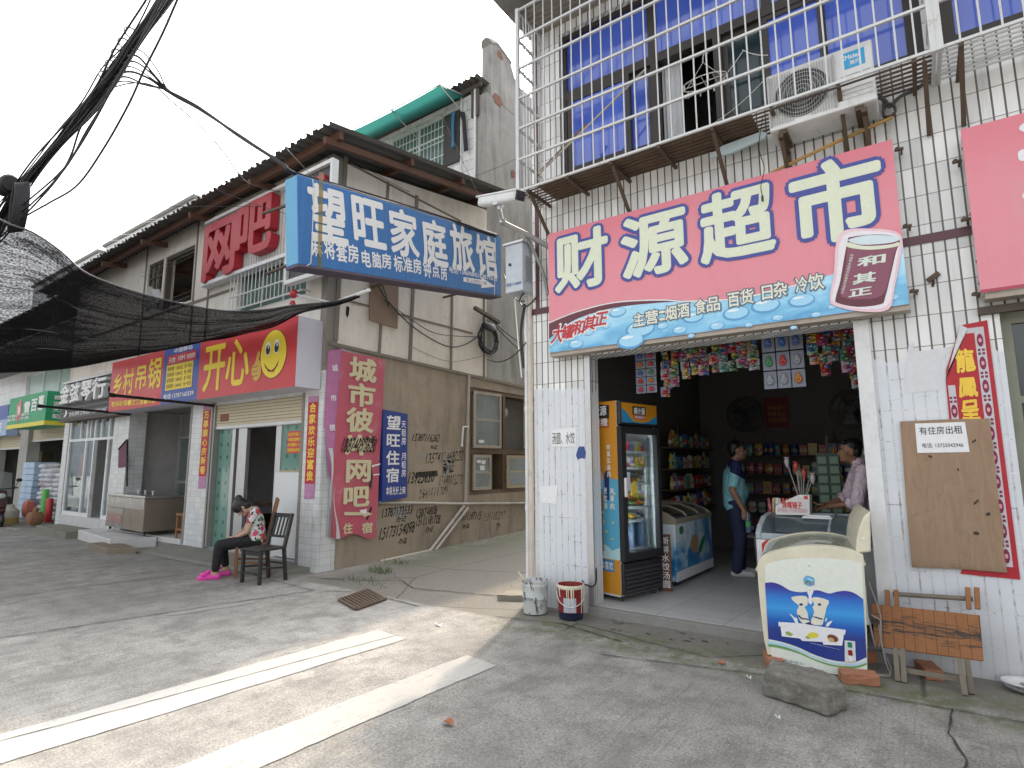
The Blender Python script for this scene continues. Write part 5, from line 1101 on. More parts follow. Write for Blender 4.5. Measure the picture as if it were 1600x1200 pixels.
b=MB(); Rf.slab(b,-11.12,2.86,-10.14,3.32,.002,.003); b.build('yellow_list',YEL,t)
b=MB(); Rf.slab(b,-11.12,3.33,-10.05,3.50,.002,.003); b.build('red_list_head',REDS,t)
l=MB(); letter(l,Rf,'中国移动',-10.88,3.525,-10.2,3.61,.004,.02); letter(l,Rf,'10M',-10.7,3.37,-10.45,3.46,.006,.02); letter(l,Rf,'开放',-11.05,3.36,-10.8,3.46,.006,.02); letter(l,Rf,'电信宽带',-10.38,3.37,-10.08,3.46,.006,.015); letter(l,Rf,'电话:13787160539',-11.15,2.70,-10.05,2.80,.004,.015); l.build('list_lettering',WHT,t)
l=MB()
for r in range(4):
    for c,tx in enumerate(('宽带资费','1280元','包一年送')): letter(l,Rf,tx,-11.08+c*.32,2.89+r*.105,-10.82+c*.32,2.97+r*.105,.005,.012)
l.build('list_lines',plain('brown_print',(.22,.10,.02),.5),t)
def E_(x,y,rx,ry,d,m_,nm,n_=24,y_=None):
    a,z=Rf.px(x,y); a2,_=Rf.px(x+rx,y); _,z2=Rf.px(x,y-ry); b=MB(); Rf.poly(b,ell(a,z,a2-a,z2-z,n_),d); b.build(nm,m_,t)
E_(427.5,553,21,37.5,.004,BLKP,'face_outline',32); E_(427.5,553,20.4,36.6,.0055,YEL,'smile_face',32)
for x in (419.5,433): E_(x,545-(x>425)*4,4.3,11,.007,WHT,'eye',16); E_(x,547-(x>425)*4,3.4,7.5,.008,BLKP,'pupil',14); E_(x+.8,543-(x>425)*4,1,2.4,.009,WHT,'eye_glint',8)
b=MB(); q=[Rf.px(*p) for p in ((413,567),(419,576),(425,579),(431,573),(436,562),(434,572),(428,581),(420,581),(415,574))]; Rf.poly(b,q,.008); b.build('mouth',plain('dark_red_print',(.20,.01,.01),.5),t)
b=MB(); q=[Rf.px(*p) for p in ((404,549),(407,552),(405,562),(408,566),(408,585),(402,595),(397,593),(394,585),(394,574),(398,569),(401,560))]; Rf.poly(b,[tuple(v) for v in smoothpts([Vector(p) for p in q],3,True)],.0065); b.build('thumb',plain('amber_print',(.62,.36,.05),.45),t)
b=MB()
for y in (574,581,588): q=[Rf.px(395,y),Rf.px(403,y-2),Rf.px(403,y-1),Rf.px(395,y+1)]; Rf.poly(b,q,.0075)
b.build('thumb_line',BLKP,t)
# --- hotel box sign over the alley
t=thing('hotel_sign','long blue box sign with six white characters and phone number hung across the alley mouth','hanging sign',(-5.9,5.9,4.0))
HX=-5.9; q=[at(*p,'x',HX) for p in ((465,272),(783,370),(783,462),(467,412))]
o=q[3]; H=Fr(o,(q[2]-o)); hl=H.px(783,462)[0]; hh=(H.px(465,272)[1]+H.px(783,370)[1])/2; TK=.26
BL2=N('sunned_blue_vinyl'); p=BL2.pos(); a=BL2.noise(BL2.vmul(p,(1,9,.5)),1.5,5,.6); gx=BL2.math('LESS_THAN',BL2.math('FRACT',BL2.math('MULTIPLY',BL2.sep(p)[1],9)),.06); gz=BL2.math('LESS_THAN',BL2.math('FRACT',BL2.math('MULTIPLY',BL2.sep(p)[2],9)),.06)
cc=BL2.mix(a,(.018,.115,.36),(.045,.19,.46)); cc=BL2.mix(BL2.math('MULTIPLY',BL2.math('MAXIMUM',gx,gz),.25),cc,(.10,.27,.5)); BL2=BL2.fin(cc,.5)
b=MB(); b.prism([q[3],q[2],q[1],q[0]],-H.n*TK); b.build('sign_box',BL2,t,bevel=.006)
b=MB(); b.prism([H(-.01,-.03,.004),H(hl+.01,-.03,.004),H(hl+.01,-.001,.004),H(-.01,-.001,.004)],-H.n*(TK+.008)); b.build('bottom_board',mat('dull_violet_board',(.10,.085,.13),.7,dirt=.3),t)
b=MB(); ev=(q[0]-q[3])*.01; b.prism([q[3]-H.n*TK*.96+ev,q[3]-H.n*TK*.04+ev,q[0]-H.n*TK*.04-ev,q[0]-H.n*TK*.96-ev],H.u*-.006); b.build('light_end',plain('sky_blue_vinyl',(.11,.36,.58),.5),t)
write(H,t,WHT,pxcells(H,'望旺家庭旅馆',[(483,290,541,381),(551,305,601,390),(609,328,653,402),(659,344,698,416),(704,352,739,425),(744,368,775,433)]),d=.004,bold=.028)
l=MB()
for it in pxcells(H,'麻将套房电脑房标准房钟点房',[(486,370,503,401),(506,374,523,405),(525,379,542,410),(543,382,560,411),(565,391,579,418),(581,394,595,419),(596,396,611,420),(615,399,629,425),(630,402,644,426),(645,404,658,428),(661,407,673,434),(675,411,686,434),(688,413,698,438)]): letter(l,H,*it,d=.004,bold=.022)
l.build('small_lettering',WHT,t)
l=MB(); a0,b0=H.px(702,421); a1,b1=H.px(776,436); am,bm_=(a0+a1)/2,(b0+b1)/2; w2=(a1-a0)/2; letter(l,H,'电话: 13469084518 88110615',am-w2,bm_-.05,am+w2,bm_+.05,.004,.012,rot=math.atan2(b1-b0,a1-a0)); l.build('phone_number',WHT,t)
b=MB(); H.poly(b,[H.px(*p) for p in ((724,433),(752,437),(752,433),(774,448),(752,450),(752,445),(724,440))],.0035); b.build('arrow',WHT,t)
l=MB(); a0,b0=H.px(728,437); a1,b1=H.px(760,443); am,bm_=(a0+a1)/2,(b0+b1)/2; w2=(a1-a0)/2; letter(l,H,'直上网吧二楼',am-w2,bm_-.03,am+w2,bm_+.03,.0055,.015,rot=math.atan2(b1-b0,a1-a0)); l.build('arrow_lettering',plain('lilac_print',(.35,.3,.5),.5),t)
b=MB(); H.poly(b,[H.px(*p) for p in ((498,268),(505,270),(502,420),(496,418))],.007); b.build('tape_stain',glass('yellow_stain',(.72,.62,.36),.4,.25,.1),t)
for pts,lab in ((((487,281),(489,300),(486,370),(484,412),(478,416)),'loose white wire tied round the outer end of the blue box sign'),(((772,367),(773,400),(771,461)),'white wire tied round the inner end of the blue box sign')): b=MB(); b.tube([H(*H.px(*p),.02) for p in pts],.006,5); one('tie_wire',b,WHITEC,lab,'wire')
for u0 in (.25,hl*.5,hl-.3):
    t2=thing('hanger_rod','thin steel rod from the blue alley sign back to the corner building','sign bracket',H(u0,hh*.5,-TK)); t2['group']='steel rods holding the blue alley sign'
    b=MB(); p0=H(u0,hh*.8,-TK); b.bar(p0,(XA,p0.y+.05,p0.z+.1),.03); p1=H(u0,.15,-TK); b.bar(p1,(XA,p1.y+.05,p1.z),.03); b.build('rod',RUST,t2)
# --- upright signs on the alley wall
t=thing('upright_sign','tall torn faded red upright sign with a violet side and black scrawled number','upright sign',(-7.0,5.7,.4))
G=Fr((-6.99,0,0),(0,1,0)); g0=G.px
face=[g0(*p) for p in ((533,548),(601,562),(586,838),(561,843),(549,836),(536,842),(522,838))]
FADE=mat('faded_crimson_vinyl',(.50,.10,.145),.5,dirt=.35,dcol=(.62,.35,.38),ds=2.5,bump=.3,scale=4,var=.2); VIO=mat('faded_violet_vinyl',(.46,.17,.34),.5,dirt=.2,ds=3)
bx=[(5.28,.52),(6.19,.50),(6.22,3.20),(5.40,3.25)]
b=MB(); b.prism([(XA+.002,y,z) for y,z in bx],(.05,0,0)); b.build('sign_box',mat('grey_board',(.40,.39,.39),.7,dirt=.4),t)
b=MB(); n_=10; L_=[(533,548),(528,600),(524,680),(521,760),(517,800),(516,838)]; 
def rowf(u,v):
    y=548+(838-548)*v; x0=533-17*v-2*math.sin(v*3); x1=601-15*v; a,z=g0(x0+(x1-x0)*u,y+14*u*(1-v)+ (4*math.sin(u*9) if v>.98 else 0)); return G(a,z,.012+.01*math.sin(u*7+v*9)*v)
b.grid(rowf,10,24); b.build('front_vinyl',FADE,t,True)
b=MB(); b.prism([(XA+.002,5.17,2.05),(XA+.055,5.30,2.0),(XA+.055,5.42,3.26),(XA+.002,5.19,3.2)],(-.001,-.002,0)); b.face([G(*g0(516,548),-.05),G(*g0(533,548),.008),G(*g0(524,700),.008),G(*g0(512,690),-.05)]); b.face([G(*g0(512,690),-.05),G(*g0(524,700),.008),G(*g0(522,770),.008),G(*g0(514,740),-.02)]); b.build('side_vinyl',VIO,t)
b=MB(); b.grid(lambda u,v:G(*g0(512+8*u+6*v+3*math.sin(v*8),700+142*v),.016+.02*math.sin(u*5+v*3)),3,10); b.build('torn_flap',plain('white_vinyl_back',(.55,.55,.56),.6),t,True)
write(G,t,plain('pale_gold_print',(.62,.57,.36),.5),pxcells(G,'城市彼岸网吧',[(544,559,587,597),(542,599,585,636),(539,637,582,676),(537,679,581,712),(539,716,578,754),(535,758,576,793)]),d=.026,bold=.034)
l=MB()
for it in pxcells(G,'住宿',[(534,817,549,834),(563,816,580,833)]): letter(l,G,*it,d=.030,bold=.03)
b_=[g0(*p) for p in ((536,800),(566,800),(566,797),(580,803),(566,808),(566,805),(536,805))]; G.poly(l,b_,.030); l.build('small_lettering',MATS['pale_gold_print'],t)
V=Fr(G(*g0(524,560),.0),(G(*g0(533,560),.010)-G(*g0(516,560),-.05)))
l=MB()
for c,y in (('城',575),('市',622),('彼',668)):
    a,z=V.px(523-(y-575)*.045,y); letter(l,V,c,a-.045,z-.05,a+.045,z+.05,.012,.02)
l.build('side_lettering',WHT,t)
b=MB(); it=pxcells(G,'x',[(530,684,583,707)])[0]; letter(b,G,'18874095628',it[1],it[2],it[3],it[4],.034,.018,shear=.3,rough=.005,rot=.03); it=pxcells(G,'x',[(566,680,583,693)])[0]; letter(b,G,'办证',it[1],it[2],it[3],it[4],.034,.02,shear=.3,rough=.008); b.build('scrawl',INK,t)
b=MB(); [G.poly(b,[g0(*p) for p in q],.024) for q in (((577,722),(579,726),(581,745),(578,765),(575,760),(578,742)),((578,790),(580,795),(573,812),(570,812)))]; b.build('tear',BLKP,t)
b=MB(); [G.poly(b,[g0(*p) for p in q],.033) for q in (((579,727),(592,724),(592,726),(579,730)),((581,741),(591,740),(591,742),(581,743)),((560,797),(571,795),(570,803),(561,801)))]; b.build('tape_strip',WHT,t)
t=thing('upright_sign','narrow royal blue upright sign with white characters on the brown alley wall','upright sign',(-7.0,6.5,.95))
bq=[g0(*p) for p in ((597,640),(635,647),(634,777),(595,784))]
b=MB(); G.poly(b,bq,.03,-.08); b.build('sign_board',mat('royal_blue_board',(.022,.05,.26),.4,dirt=.15,bump=0),t)
write(G,t,WHT,pxcells(G,'望旺住宿',[(602,649,624,672),(602,677,623,699),(601,704,622,727),(601,731,621,754)]),d=.034,bold=.025)
l=MB()
for c,y in zip('天租房',(663,676,689)): letter(l,G,*pxcells(G,c,[(625,y-6,632,y+6)])[0],d=.034,bold=.015)
l.build('small_lettering',WHT,t); l=MB()
for c,y in zip('月租房',(713,726,739)): letter(l,G,*pxcells(G,c,[(625,y-6,632,y+6)])[0],d=.034,bold=.015)
l.build('small_lettering',WHT,t); l=MB()
for i,c in enumerate('本栋光纤上网'): letter(l,G,*pxcells(G,c,[(601+i*5.1,760,605.5+i*5.1,774-i*.4)])[0],d=.034,bold=.02)
l.build('small_lettering',WHT,t)
# --- internet cafe letters on a white slatted board
t=thing('cafe_sign','two huge red block characters on a white slatted board over the caged window','sign',(-9.4,5.05,4.85))
C=Fr((0,YF-.06,0),(1,0,0))
b=MB(); C.slab(b,-10.62,4.86,-7.55,6.02,0,-.05); b.build('board',mat('white_slat_board',(.62,.62,.60),.5,dirt=.3),t)
b=MB()
for i in range(38): C.slab(b,-10.6+i*.08,4.88,-10.588+i*.08,6.0,.0,.006)
b.build('slat_ridge',mat('grey_slat_ridge',(.40,.40,.40),.6),t)
b=MB(); C.slab(b,-10.66,4.80,-7.5,4.86,.12,-.05); C.slab(b,-10.66,6.02,-7.5,6.08,.12,-.05); b.build('frame',WHITEP,t)
RL=mat('red_block_letter',(.42,.018,.03),.45,dirt=.15)
write(C,t,RL,pxcells(C,'网吧',[(332,343,382,436),(384,312,439,402)]),d=.02,bold=.03,th=.15)
t=thing('cafe_sign','dark slatted sign board with a red character at the corner behind the blue box sign','sign',(-7.2,4.8,4.7))
D_=Fr((-7.46,4.82,0),(1,0,0))
b=MB(); D_.slab(b,-.12,4.27,.85,5.86,0,-.05); b.build('board',mat('dark_slat_board',(.06,.06,.07),.5),t)
b=MB(); D_.slab(b,-.17,4.21,.9,4.27,.05,-.06); D_.slab(b,-.17,5.86,.9,5.92,.05,-.06); D_.slab(b,-.17,4.27,-.12,5.86,.05,-.06); D_.slab(b,.85,4.27,.9,5.86,.05,-.06); b.build('frame',WHITEP,t)
write(D_,t,RL,[('网',.1,5.15,.75,5.75),('吧',.1,4.36,.75,5.0)],d=.012,bold=.03,th=.06)
# caged upper window
t=thing('window_cage','white bar cage over the upper window beneath the red block characters','window cage',(-8.5,5.0,4.2))
b=MB()
for i in range(19): x=-9.65+i*.115; b.tube([(x,5.02,4.18),(x,5.02,4.86)],.009,5)
for z in (4.18,4.42,4.82): b.bar((-9.68,5.02,z),(-7.5,5.02,z),.022)
for x in (-9.68,-7.5): b.bar((x,5.02,4.18),(x,YF,4.18),.02); b.bar((x,5.02,4.82),(x,YF,4.82),.02)
b.build('bar_grille',STEEL,t)
fo=MB(); [fo.box(x,YF+.06,4.15,x+.05,YF+.12,4.9) for x in (-9.65,-9.0,-8.35,-7.67)]; fo.box(-9.6,YF+.062,4.85,-7.67,YF+.118,4.9); fo.box(-9.6,YF+.062,4.15,-7.67,YF+.118,4.2); fo=fo.build('window_frame',ALU,ht)
b=MB(); b.box(-9.6,YF+.085,4.15,-7.67,YF+.09,4.9); b.build('window_pane',GREENGL,fo)
b=MB(); b.grid(lambda u,v:(-9.6+1.9*u,YF+.22+.03*math.sin(u*70),4.15+.75*v),70,1); b.build('curtain',MATS['green_curtain'],ht,True)
# broken upper window further left
fo=MB(); fo.box(-12.62,YF+.02,4.72,-12.56,YF+.12,5.86); fo.box(-11.42,YF+.02,4.72,-11.36,YF+.12,5.86); fo.box(-12.56,YF+.03,5.80,-11.42,YF+.11,5.86); fo.build('window_frame',DK,ht)
fo=MB(); [fo.box(x,YF+.03,4.95,x+.035,YF+.07,5.86) for x in (-13.42,-13.2,-12.97,-12.735)]; [fo.box(-13.42,YF+.032,z,-12.7,YF+.068,z+.035) for z in (5.2,5.52,5.82)]; fo.build('window_frame',DK,ht)
b=MB(); b.grid(lambda u,v:(-13.4+.75*u,YF-.02-.04*math.sin(u*8+v*5),4.85+.55*v*(1-.5*u)+.02*math.sin(u*20)),10,8); b.build('torn_sheet',plain('torn_plastic_sheet',(.42,.42,.42),.5),ht,True)
b=MB()
for z in (4.8,4.9,5.62,5.70): b.tube(sag((-13.6,YF-.08,z),(-11.3,YF-.05,z-.02),.03),.004,4)
one('wire',b,GREYC,'thin wires strung across the broken upper window','wire')
for nm,x,z in (('trim',-11.30,0),('trim',-10.72,0),('trim',-13.55,0)): b=MB(); b.box(x,YF-.015,3.65,x+.05,YF,6.3); b.build('panel_trim',MATS['grey_trim'],ht)
b=MB(); b.box(-17.5,YF-.012,4.62,-9.75,YF-.001,4.67); b.build('panel_trim',MATS['grey_trim'],ht)
# --- shopfront 1: half-raised shutter, sliding green glass doors, white board
SHUT=N('cream_shutter'); p=SHUT.pos(); z=SHUT.sep(p)[2]; fz=SHUT.math('FRACT',SHUT.math('DIVIDE',z,.052)); a=SHUT.noise(p,5,5,.7); SHUT=SHUT.fin(SHUT.mix(SHUT.math('MULTIPLY',SHUT.step(a,.55,.75),.5),SHUT.mix(SHUT.math('LESS_THAN',fz,.18),(.50,.44,.31),(.20,.17,.11)),(.30,.15,.07)),.55,0,SHUT.math('SINE',SHUT.math('MULTIPLY',fz,3.14)),.6,.01)
t=thing('roller_shutter','cream roller shutter half raised above the green glass doors','roller shutter',(-8.9,5.3,2.2))
b=MB(); b.box(-10.22,YF+.02,2.19,-7.53,YF+.04,2.62); b.build('slat_curtain',SHUT,t); b=MB(); b.box(-10.22,YF+.01,2.14,-7.53,YF+.06,2.19); b.build('bottom_bar',ALU,t)
b=MB(); b.slab=None; b.box(-9.98,YF+.015,2.27,-9.7,YF+.019,2.40); b.build('rust_patch',mat('rust_patch_paint',(.22,.10,.05),.8),t)
t=thing('shopfront','green patterned glass doors with a white board, behind the seated woman','shopfront',(-8.9,5.5,.1))
PAT=N('green_pattern_glass'); p=PAT.pos(); s=PAT.sep(p); dd=PAT.math('LESS_THAN',PAT.math('ADD',PAT.math('POWER',PAT.math('SUBTRACT',PAT.math('FRACT',PAT.math('DIVIDE',s[0],.22)),.5),2),PAT.math('POWER',PAT.math('SUBTRACT',PAT.math('FRACT',PAT.math('DIVIDE',s[2],.22)),.5),2)),.03); a=PAT.noise(p,2,4); PAT=PAT.fin(PAT.mix(dd,PAT.mix(a,(.10,.22,.18),(.16,.30,.25)),(.055,.15,.12)),.12,Coat_Weight=.2)
y=YF+.09
for x0,x1,nm in ((-10.2,-10.14,0),(-9.62,-9.52,0),(-9.42,-9.16,0),(-8.31,-8.17,0),(-7.57,-7.52,0)): b=MB(); b.box(x0,y-.03,.1,x1,y+.03,2.16); b.build('door_stile',ALU,t)
b=MB(); b.box(-10.2,y-.04,2.13,-7.52,y+.04,2.19); b.build('head_rail',ALU,t); b=MB(); b.box(-10.2,y-.05,.095,-7.52,y+.05,.125); b.build('floor_track',ALU,t)
b=MB(); b.box(-10.14,y-.006,.125,-9.62,y+.006,2.13); b.build('glass_pane',PAT,t); b=MB(); b.box(-8.17,y-.006,1.42,-7.58,y+.006,2.13); b.build('glass_pane',PAT,t)
b=MB(); b.box(-8.25,y-.05,.14,-7.55,y-.032,1.40); b.build('white_board',plain('white_laminate',(.66,.69,.70),.4),t); b=MB(); b.box(-8.17,y-.03,1.395,-7.58,y+.03,1.43); b.build('cross_rail',mat('tan_rail',(.42,.36,.22),.6),t)
YN=Fr((0,y-.012,0),(1,0,0))
t2=thing('red_notice','small red notice with yellow lines stuck on the green door glass','notice',(-7.75,y,1.75)); b=MB(); YN.slab(b,-8.02,1.69,-7.60,2.03,0,.003); b.build('sheet',REDS,t2)
l=MB()
for i,tx in enumerate(('招租热线电话','砂锅粉八元','中国加盟餐饮店','欢迎光临八折')): letter(l,YN,tx,-8.0,1.715+i*.08,-7.62,1.77+i*.08,.006,.02)
l.build('lettering',YEL,t2)
b=MB(); [b.box(x,YF-.01,.1,x+.06,YF+.09,2.6) for x in (-7.56,)]; b.build('guide_rail',MATS['grey_corner_post'],ht)
for x in (-10.25,-10.16,-11.0,-13.66): b=MB(); b.box(x,YF-.012,.12,x+.05,YF+.08,2.62); b.build('guide_rail',mat('dull_guide_rail',(.30,.29,.27),.5,.3),ht)
# spring couplets on the piers
def couplet(lab,x0,y0,x1,y1,tx,w2):
    Y=Fr((0,YF-.006,0),(1,0,0)); a0,z1=Y.px(x0,y0); a1,z0=Y.px(x1,y1); t=thing('door_couplet',lab,'door couplet',(a0,YF,z0)); t['group']='red spring couplets beside the shop doors'
    b=MB(); Y.poly(b,[(a0-w2/2,z0+.22),(a0+w2/2,z0+.22),(a0+w2/2,z1),(a0-w2/2,z1)],0,.003); b.build('strip',CRED,t)
    b=MB(); Y.poly(b,[(a0-w2/2+.005,z0),(a0+w2/2-.005,z0+.01),(a0+w2/2,z0+.22),(a0-w2/2,z0+.22)],0,.003); PE=mat('lilac_pattern_paper',(.50,.22,.40),.6,scale=60,var=.7,dcol=(.6,.6,.65),dirt=.8,ds=40); b.build('pattern_end',PE,t); b=MB(); Y.slab(b,a0-w2/2,z1-.06,a0+w2/2,z1+.03,.003,.005); b.build('pattern_end',PE,t)
    l=MB(); column(l,Y,tx,a0-w2*.34,a0+w2*.34,z1-.06,z0+.25,bold=.03,d=.006,rough=.004); l.build('lettering',GOLD,t)
couplet('red couplet strip with gold characters right of the green doors, nearest the corner',490,622,483,780,'合家欢乐迎富贵',.24)
couplet('red couplet strip with gold characters on the pier left of the green doors',324,636,317,764,'万事顺心庆新春',.26)
# --- shopfront 2: recessed glass, stainless cart
t=thing('shopfront','recessed grey glass shopfront behind the stainless cart','shopfront',(-12.3,6.2,.2)); y=6.1
for x in (-13.55,-11.95,-11.85,-11.05): b=MB(); b.box(x,y,.19,x+.08,y+.06,2.9); b.build('post',ALU,t)
for z in (1.12,2.1): b=MB(); b.box(-13.5,y+.002,z,-11.05,y+.058,z+.06); b.build('rail',ALU,t)
b=MB(); b.box(-13.5,y+.025,.19,-11.05,y+.031,2.1); b.build('glass_pane',plain('dull_green_glass',(.10,.135,.125),.12,Coat_Weight=.3),t); b=MB(); b.box(-13.5,y+.025,2.16,-11.05,y+.031,2.9); b.build('fanlight_pane',plain('dull_grey_panel',(.20,.20,.19),.5),t)
b=MB(); b.box(-13.6,YF+.3,2.66,-11.0,8.9,2.7); b.build('shop_ceiling',DARKIN,ht)
INOX=mat('stainless_steel',(.46,.46,.45),.28,.9,var=.15,dirt=.2,ds=3); INOXB=mat('worn_stainless',(.30,.25,.20),.4,.6,dirt=.4,ds=3)
t=thing('food_cart','stainless steel food cart with faded red lettering on small wheels before the glass shopfront','food cart',(-12.6,5.5,.2))
c0=at(178,820,'z',.27); c1=at(235,840,'z',.27); 
cx=Fr((-14.05,5.02,.27),(1,-.06,0)); LC,WC,HC=2.05,.70,.62
b=MB(); b.prism([cx(0,0),cx(LC,0),cx(LC,HC),cx(0,HC)],-cx.n*WC); b.build('cabinet',INOXB,t,bevel=.01)
b=MB(); cx.slab(b,-.03,HC,LC+.03,HC+.05,.02,-WC-.02); b.build('worktop',INOX,t,bevel=.008)
b=MB(); cx.slab(b,.01,.01,.0+.95,HC*.62,.002,.006); cx.slab(b,.0,HC*.66,LC,HC-.01,.002,.006); b.build('front_panel',INOX,t)
l=MB(); letter(l,cx,'乡村吊锅',.06,.08,.9,.30,.0085,.02); l.build('lettering',plain('faded_red_letter',(.45,.20,.16),.6),t)
for a,dd in ((.08,-.06),(LC-.08,-.06),(.08,-WC+.06),(LC-.08,-WC+.06)): b=MB(); p=cx(a,0,dd); b.lathe([(.035,-.015),(.035,.015)],(p.x,p.y,.235),12,(0,1,0)); b.bar(p,(p.x,p.y,.235),.02); b.build('caster_wheel',BLACK,t)
b=MB(); [b.lathe([(.012,0),(.012,.06),(.03,.065),(.03,.075)],cx(a,HC+.05,-.3),8) for a in (.35,.75,1.15,1.55)]; b.build('tap_knob',WHT,t)
t=thing('wooden_stool','small brown wooden stool beside the stainless cart','stool',(-11.6,5.35,.12)); q=at(284,838,'y',5.25)
b=MB(); b.box(q.x-.14,5.18,.60,q.x+.14,5.42,.635); b.build('seat',TW_,t)
for dx in (-.11,.11):
    for dy in (5.2,5.4): b=MB(); b.bar((q.x+dx,dy,.19),(q.x+dx*.85,dy,.60),.03); b.build('leg',TW_,t)
b=MB(); b.box(q.x-.11,5.19,.33,q.x+.11,5.21,.36); b.box(q.x-.11,5.39,.33,q.x+.11,5.41,.36); b.build('rail',TW_,t)
# steps and slabs at the kerb
def slab(nm,lab,pts,z0,h,m_,cat):
    b=MB(); b.prism([(x,y,z0) for x,y in pts],(0,0,h)); one(nm,b,m_,lab,cat,bevel=.015)
slab('step_slab','white tiled step slab in front of the stainless cart',[(-14.6,4.72),(-12.2,4.45),(-11.9,YF-.03),(-14.5,YF-.03)],-.06,.24,MATS['pale_step_tile'],'step')
slab('step_slab','mossy grey concrete step before the glass music shop door',[(-17.0,4.65),(-14.75,4.55),(-14.6,YF-.03),(-17.0,YF-.03)],-.06,.20,mat('mossy_step',(.19,.19,.15),.9,dcol=(.07,.08,.035),dirt=.6,ds=4),'step')
slab('step_slab','worn brown concrete lump at the foot of the white tiled step',[(-12.7,4.30),(-11.6,4.2),(-11.2,4.5),(-11.9,4.62),(-12.6,4.55)],-.05,.15,mat('brown_step',(.21,.17,.12),.9,dirt=.5),'step')
b=MB(); b.hexa([(-11.4,4.45,-.05),(-7.5,4.5,-.05),(-7.2,YF,-.05),(-11.4,YF,-.05),(-11.3,4.62,.035),(-7.5,4.70,.03),(-7.2,YF,.07),(-11.3,YF,.10)]); struct('pavement',b,mat('apron_concrete',(.21,.205,.175),.9,dcol=(.09,.095,.05),dirt=.5,ds=3))
# --- music shop: glass front, dark sign with white block characters
t=thing('shopfront','white framed glass music shop front with the door standing open','shopfront',(-15.6,5.4,.36)); y=YF+.05
for x in (-17.18,-16.1,-15.62,-14.82,-14.52): b=MB(); b.box(x,y-.03,.36,x+.07,y+.04,2.64); b.build('post',WHITEP,t)
b=MB(); b.box(-17.18,y-.028,2.10,-14.45,y+.038,2.16); b.build('transom',WHITEP,t); b=MB(); b.box(-17.11,y-.029,.36,-15.62,y+.039,.44); b.build('bottom_rail',WHITEP,t); b=MB(); b.box(-14.75,y-.029,.36,-14.52,y+.039,.44); b.build('bottom_rail',WHITEP,t)
for x0,x1,z0,z1 in ((-17.11,-16.1,.44,2.10),(-16.03,-15.62,.44,2.10),(-14.75,-14.52,.44,2.10),(-17.11,-14.48,2.16,2.62)): b=MB(); b.box(x0,y+.002,z0,x1,y+.008,z1); b.build('glass_pane',CLEAR,t)
for x in (-16.5,-15.9,-15.25): b=MB(); b.box(x,y-.027,2.16,x+.05,y+.037,2.62); b.build('mullion',WHITEP,t)
b=MB(); b.box(-17.2,7.2,.3,-14.45,7.3,2.9); b.build('music_shop_wall',mat('white_room_wall',(.55,.53,.52),.8),ht)
t=thing('flower_stand','tall stand with a bright red bow and flowers inside the music shop door','flower stand',(-15.5,6.0,.36)); b=MB(); b.lathe([(.14,0),(.06,.06),(.05,.9),(.10,1.0)],(-15.55,6.2,.36),10); b.build('stand',mat('stand_tan',(.40,.28,.17),.6),t)
b=MB(); [b.ball((-15.55+rnd.gauss(0,.10),6.2+rnd.gauss(0,.06),1.42+rnd.gauss(0,.08)),.06,7,5) for _ in range(9)]; b.prism([(-15.75,6.1,1.28),(-15.38,6.1,1.36),(-15.38,6.1,1.22),(-15.75,6.1,1.40)][:3],(0,.04,0)); b.build('red_flower',plain('bright_red_petal',(.5,.015,.02),.6),t,True)
b=MB(); b.box(-16.0,6.5,.36,-15.0,7.0,.98); b.box(-15.95,6.45,.98,-15.05,7.05,1.03); one('display_table',b,mat('dark_cabinet',(.05,.035,.03),.5),'dark cabinet inside the music shop door','cabinet')
b=MB(); b.lathe([(.09,0),(.11,.1),(.08,.22),(.05,.24)],(-15.75,6.65,1.03),12); one('red_jar',b,REDP,'red jar on the dark cabinet in the music shop','jar',smooth=True)
for x0,z0,w_,h_ in ((-16.75,1.2,.4,.6),(-14.72,1.2,.18,.8)): b=MB(); b.box(x0,y+.1,z0,x0+w_,y+.11,z0+h_); one('window_poster',b,plain('orange_poster',(.60,.16,.04),.6),'orange poster behind the music shop glass, '+('left of the door' if x0<-16 else 'right of the door'),'poster')
t=thing('music_sign','dark slate sign board with white block characters over the music shop','shop sign',(-15.6,4.9,2.6))
K=Fr((0,4.92,0),(1,0,0)); kz0,kz1=2.62,3.50; kx0=K.px(98,620)[0]
b=MB(); K.slab(b,kx0,kz0,-13.64,kz1,0,-.2); b.build('board',mat('slate_board',(.045,.045,.05),.6,dirt=.2),t)
b=MB(); [K.slab(b,kx0,kz0+.02+i*.11,-13.64,kz0+.06+i*.11,.0,.012) for i in range(8)]; b.build('slat',mat('slate_slat',(.12,.12,.125),.6),t)
b=MB(); K.slab(b,kx0,kz1,-13.64,kz1+.05,.03,-.22); b.build('top_rail',ALU,t); b=MB(); K.slab(b,kx0,kz0-.05,-13.64,kz0,.03,-.22); b.build('bottom_rail',DK,t)
write(K,t,plain('white_block_letter',(.72,.73,.74),.4),pxcells(K,'金弦琴行',[(102,602,116,632),(118,599,132,629),(135,594,151,626),(152,590,174,623)]),d=.02,bold=.03,th=.09)
l=MB(); it=pxcells(K,'x',[(110,634,168,645)])[0]; letter(l,K,'吉他.钢琴.古筝培训 13607311947',it[1],2.68,it[3],2.78,.016,.012); letter(l,K,'♪',it[1]-.35,2.66,it[1]-.12,2.9,.016,.03); l.build('small_lettering',WHT,t)
t=thing('paper_fan','dark framed hanging picture pinned on the pier beside the music shop','hanging picture',(-14.2,5.1,1.5)); P_=Fr((0,YF-.01,0),(1,0,0)); 
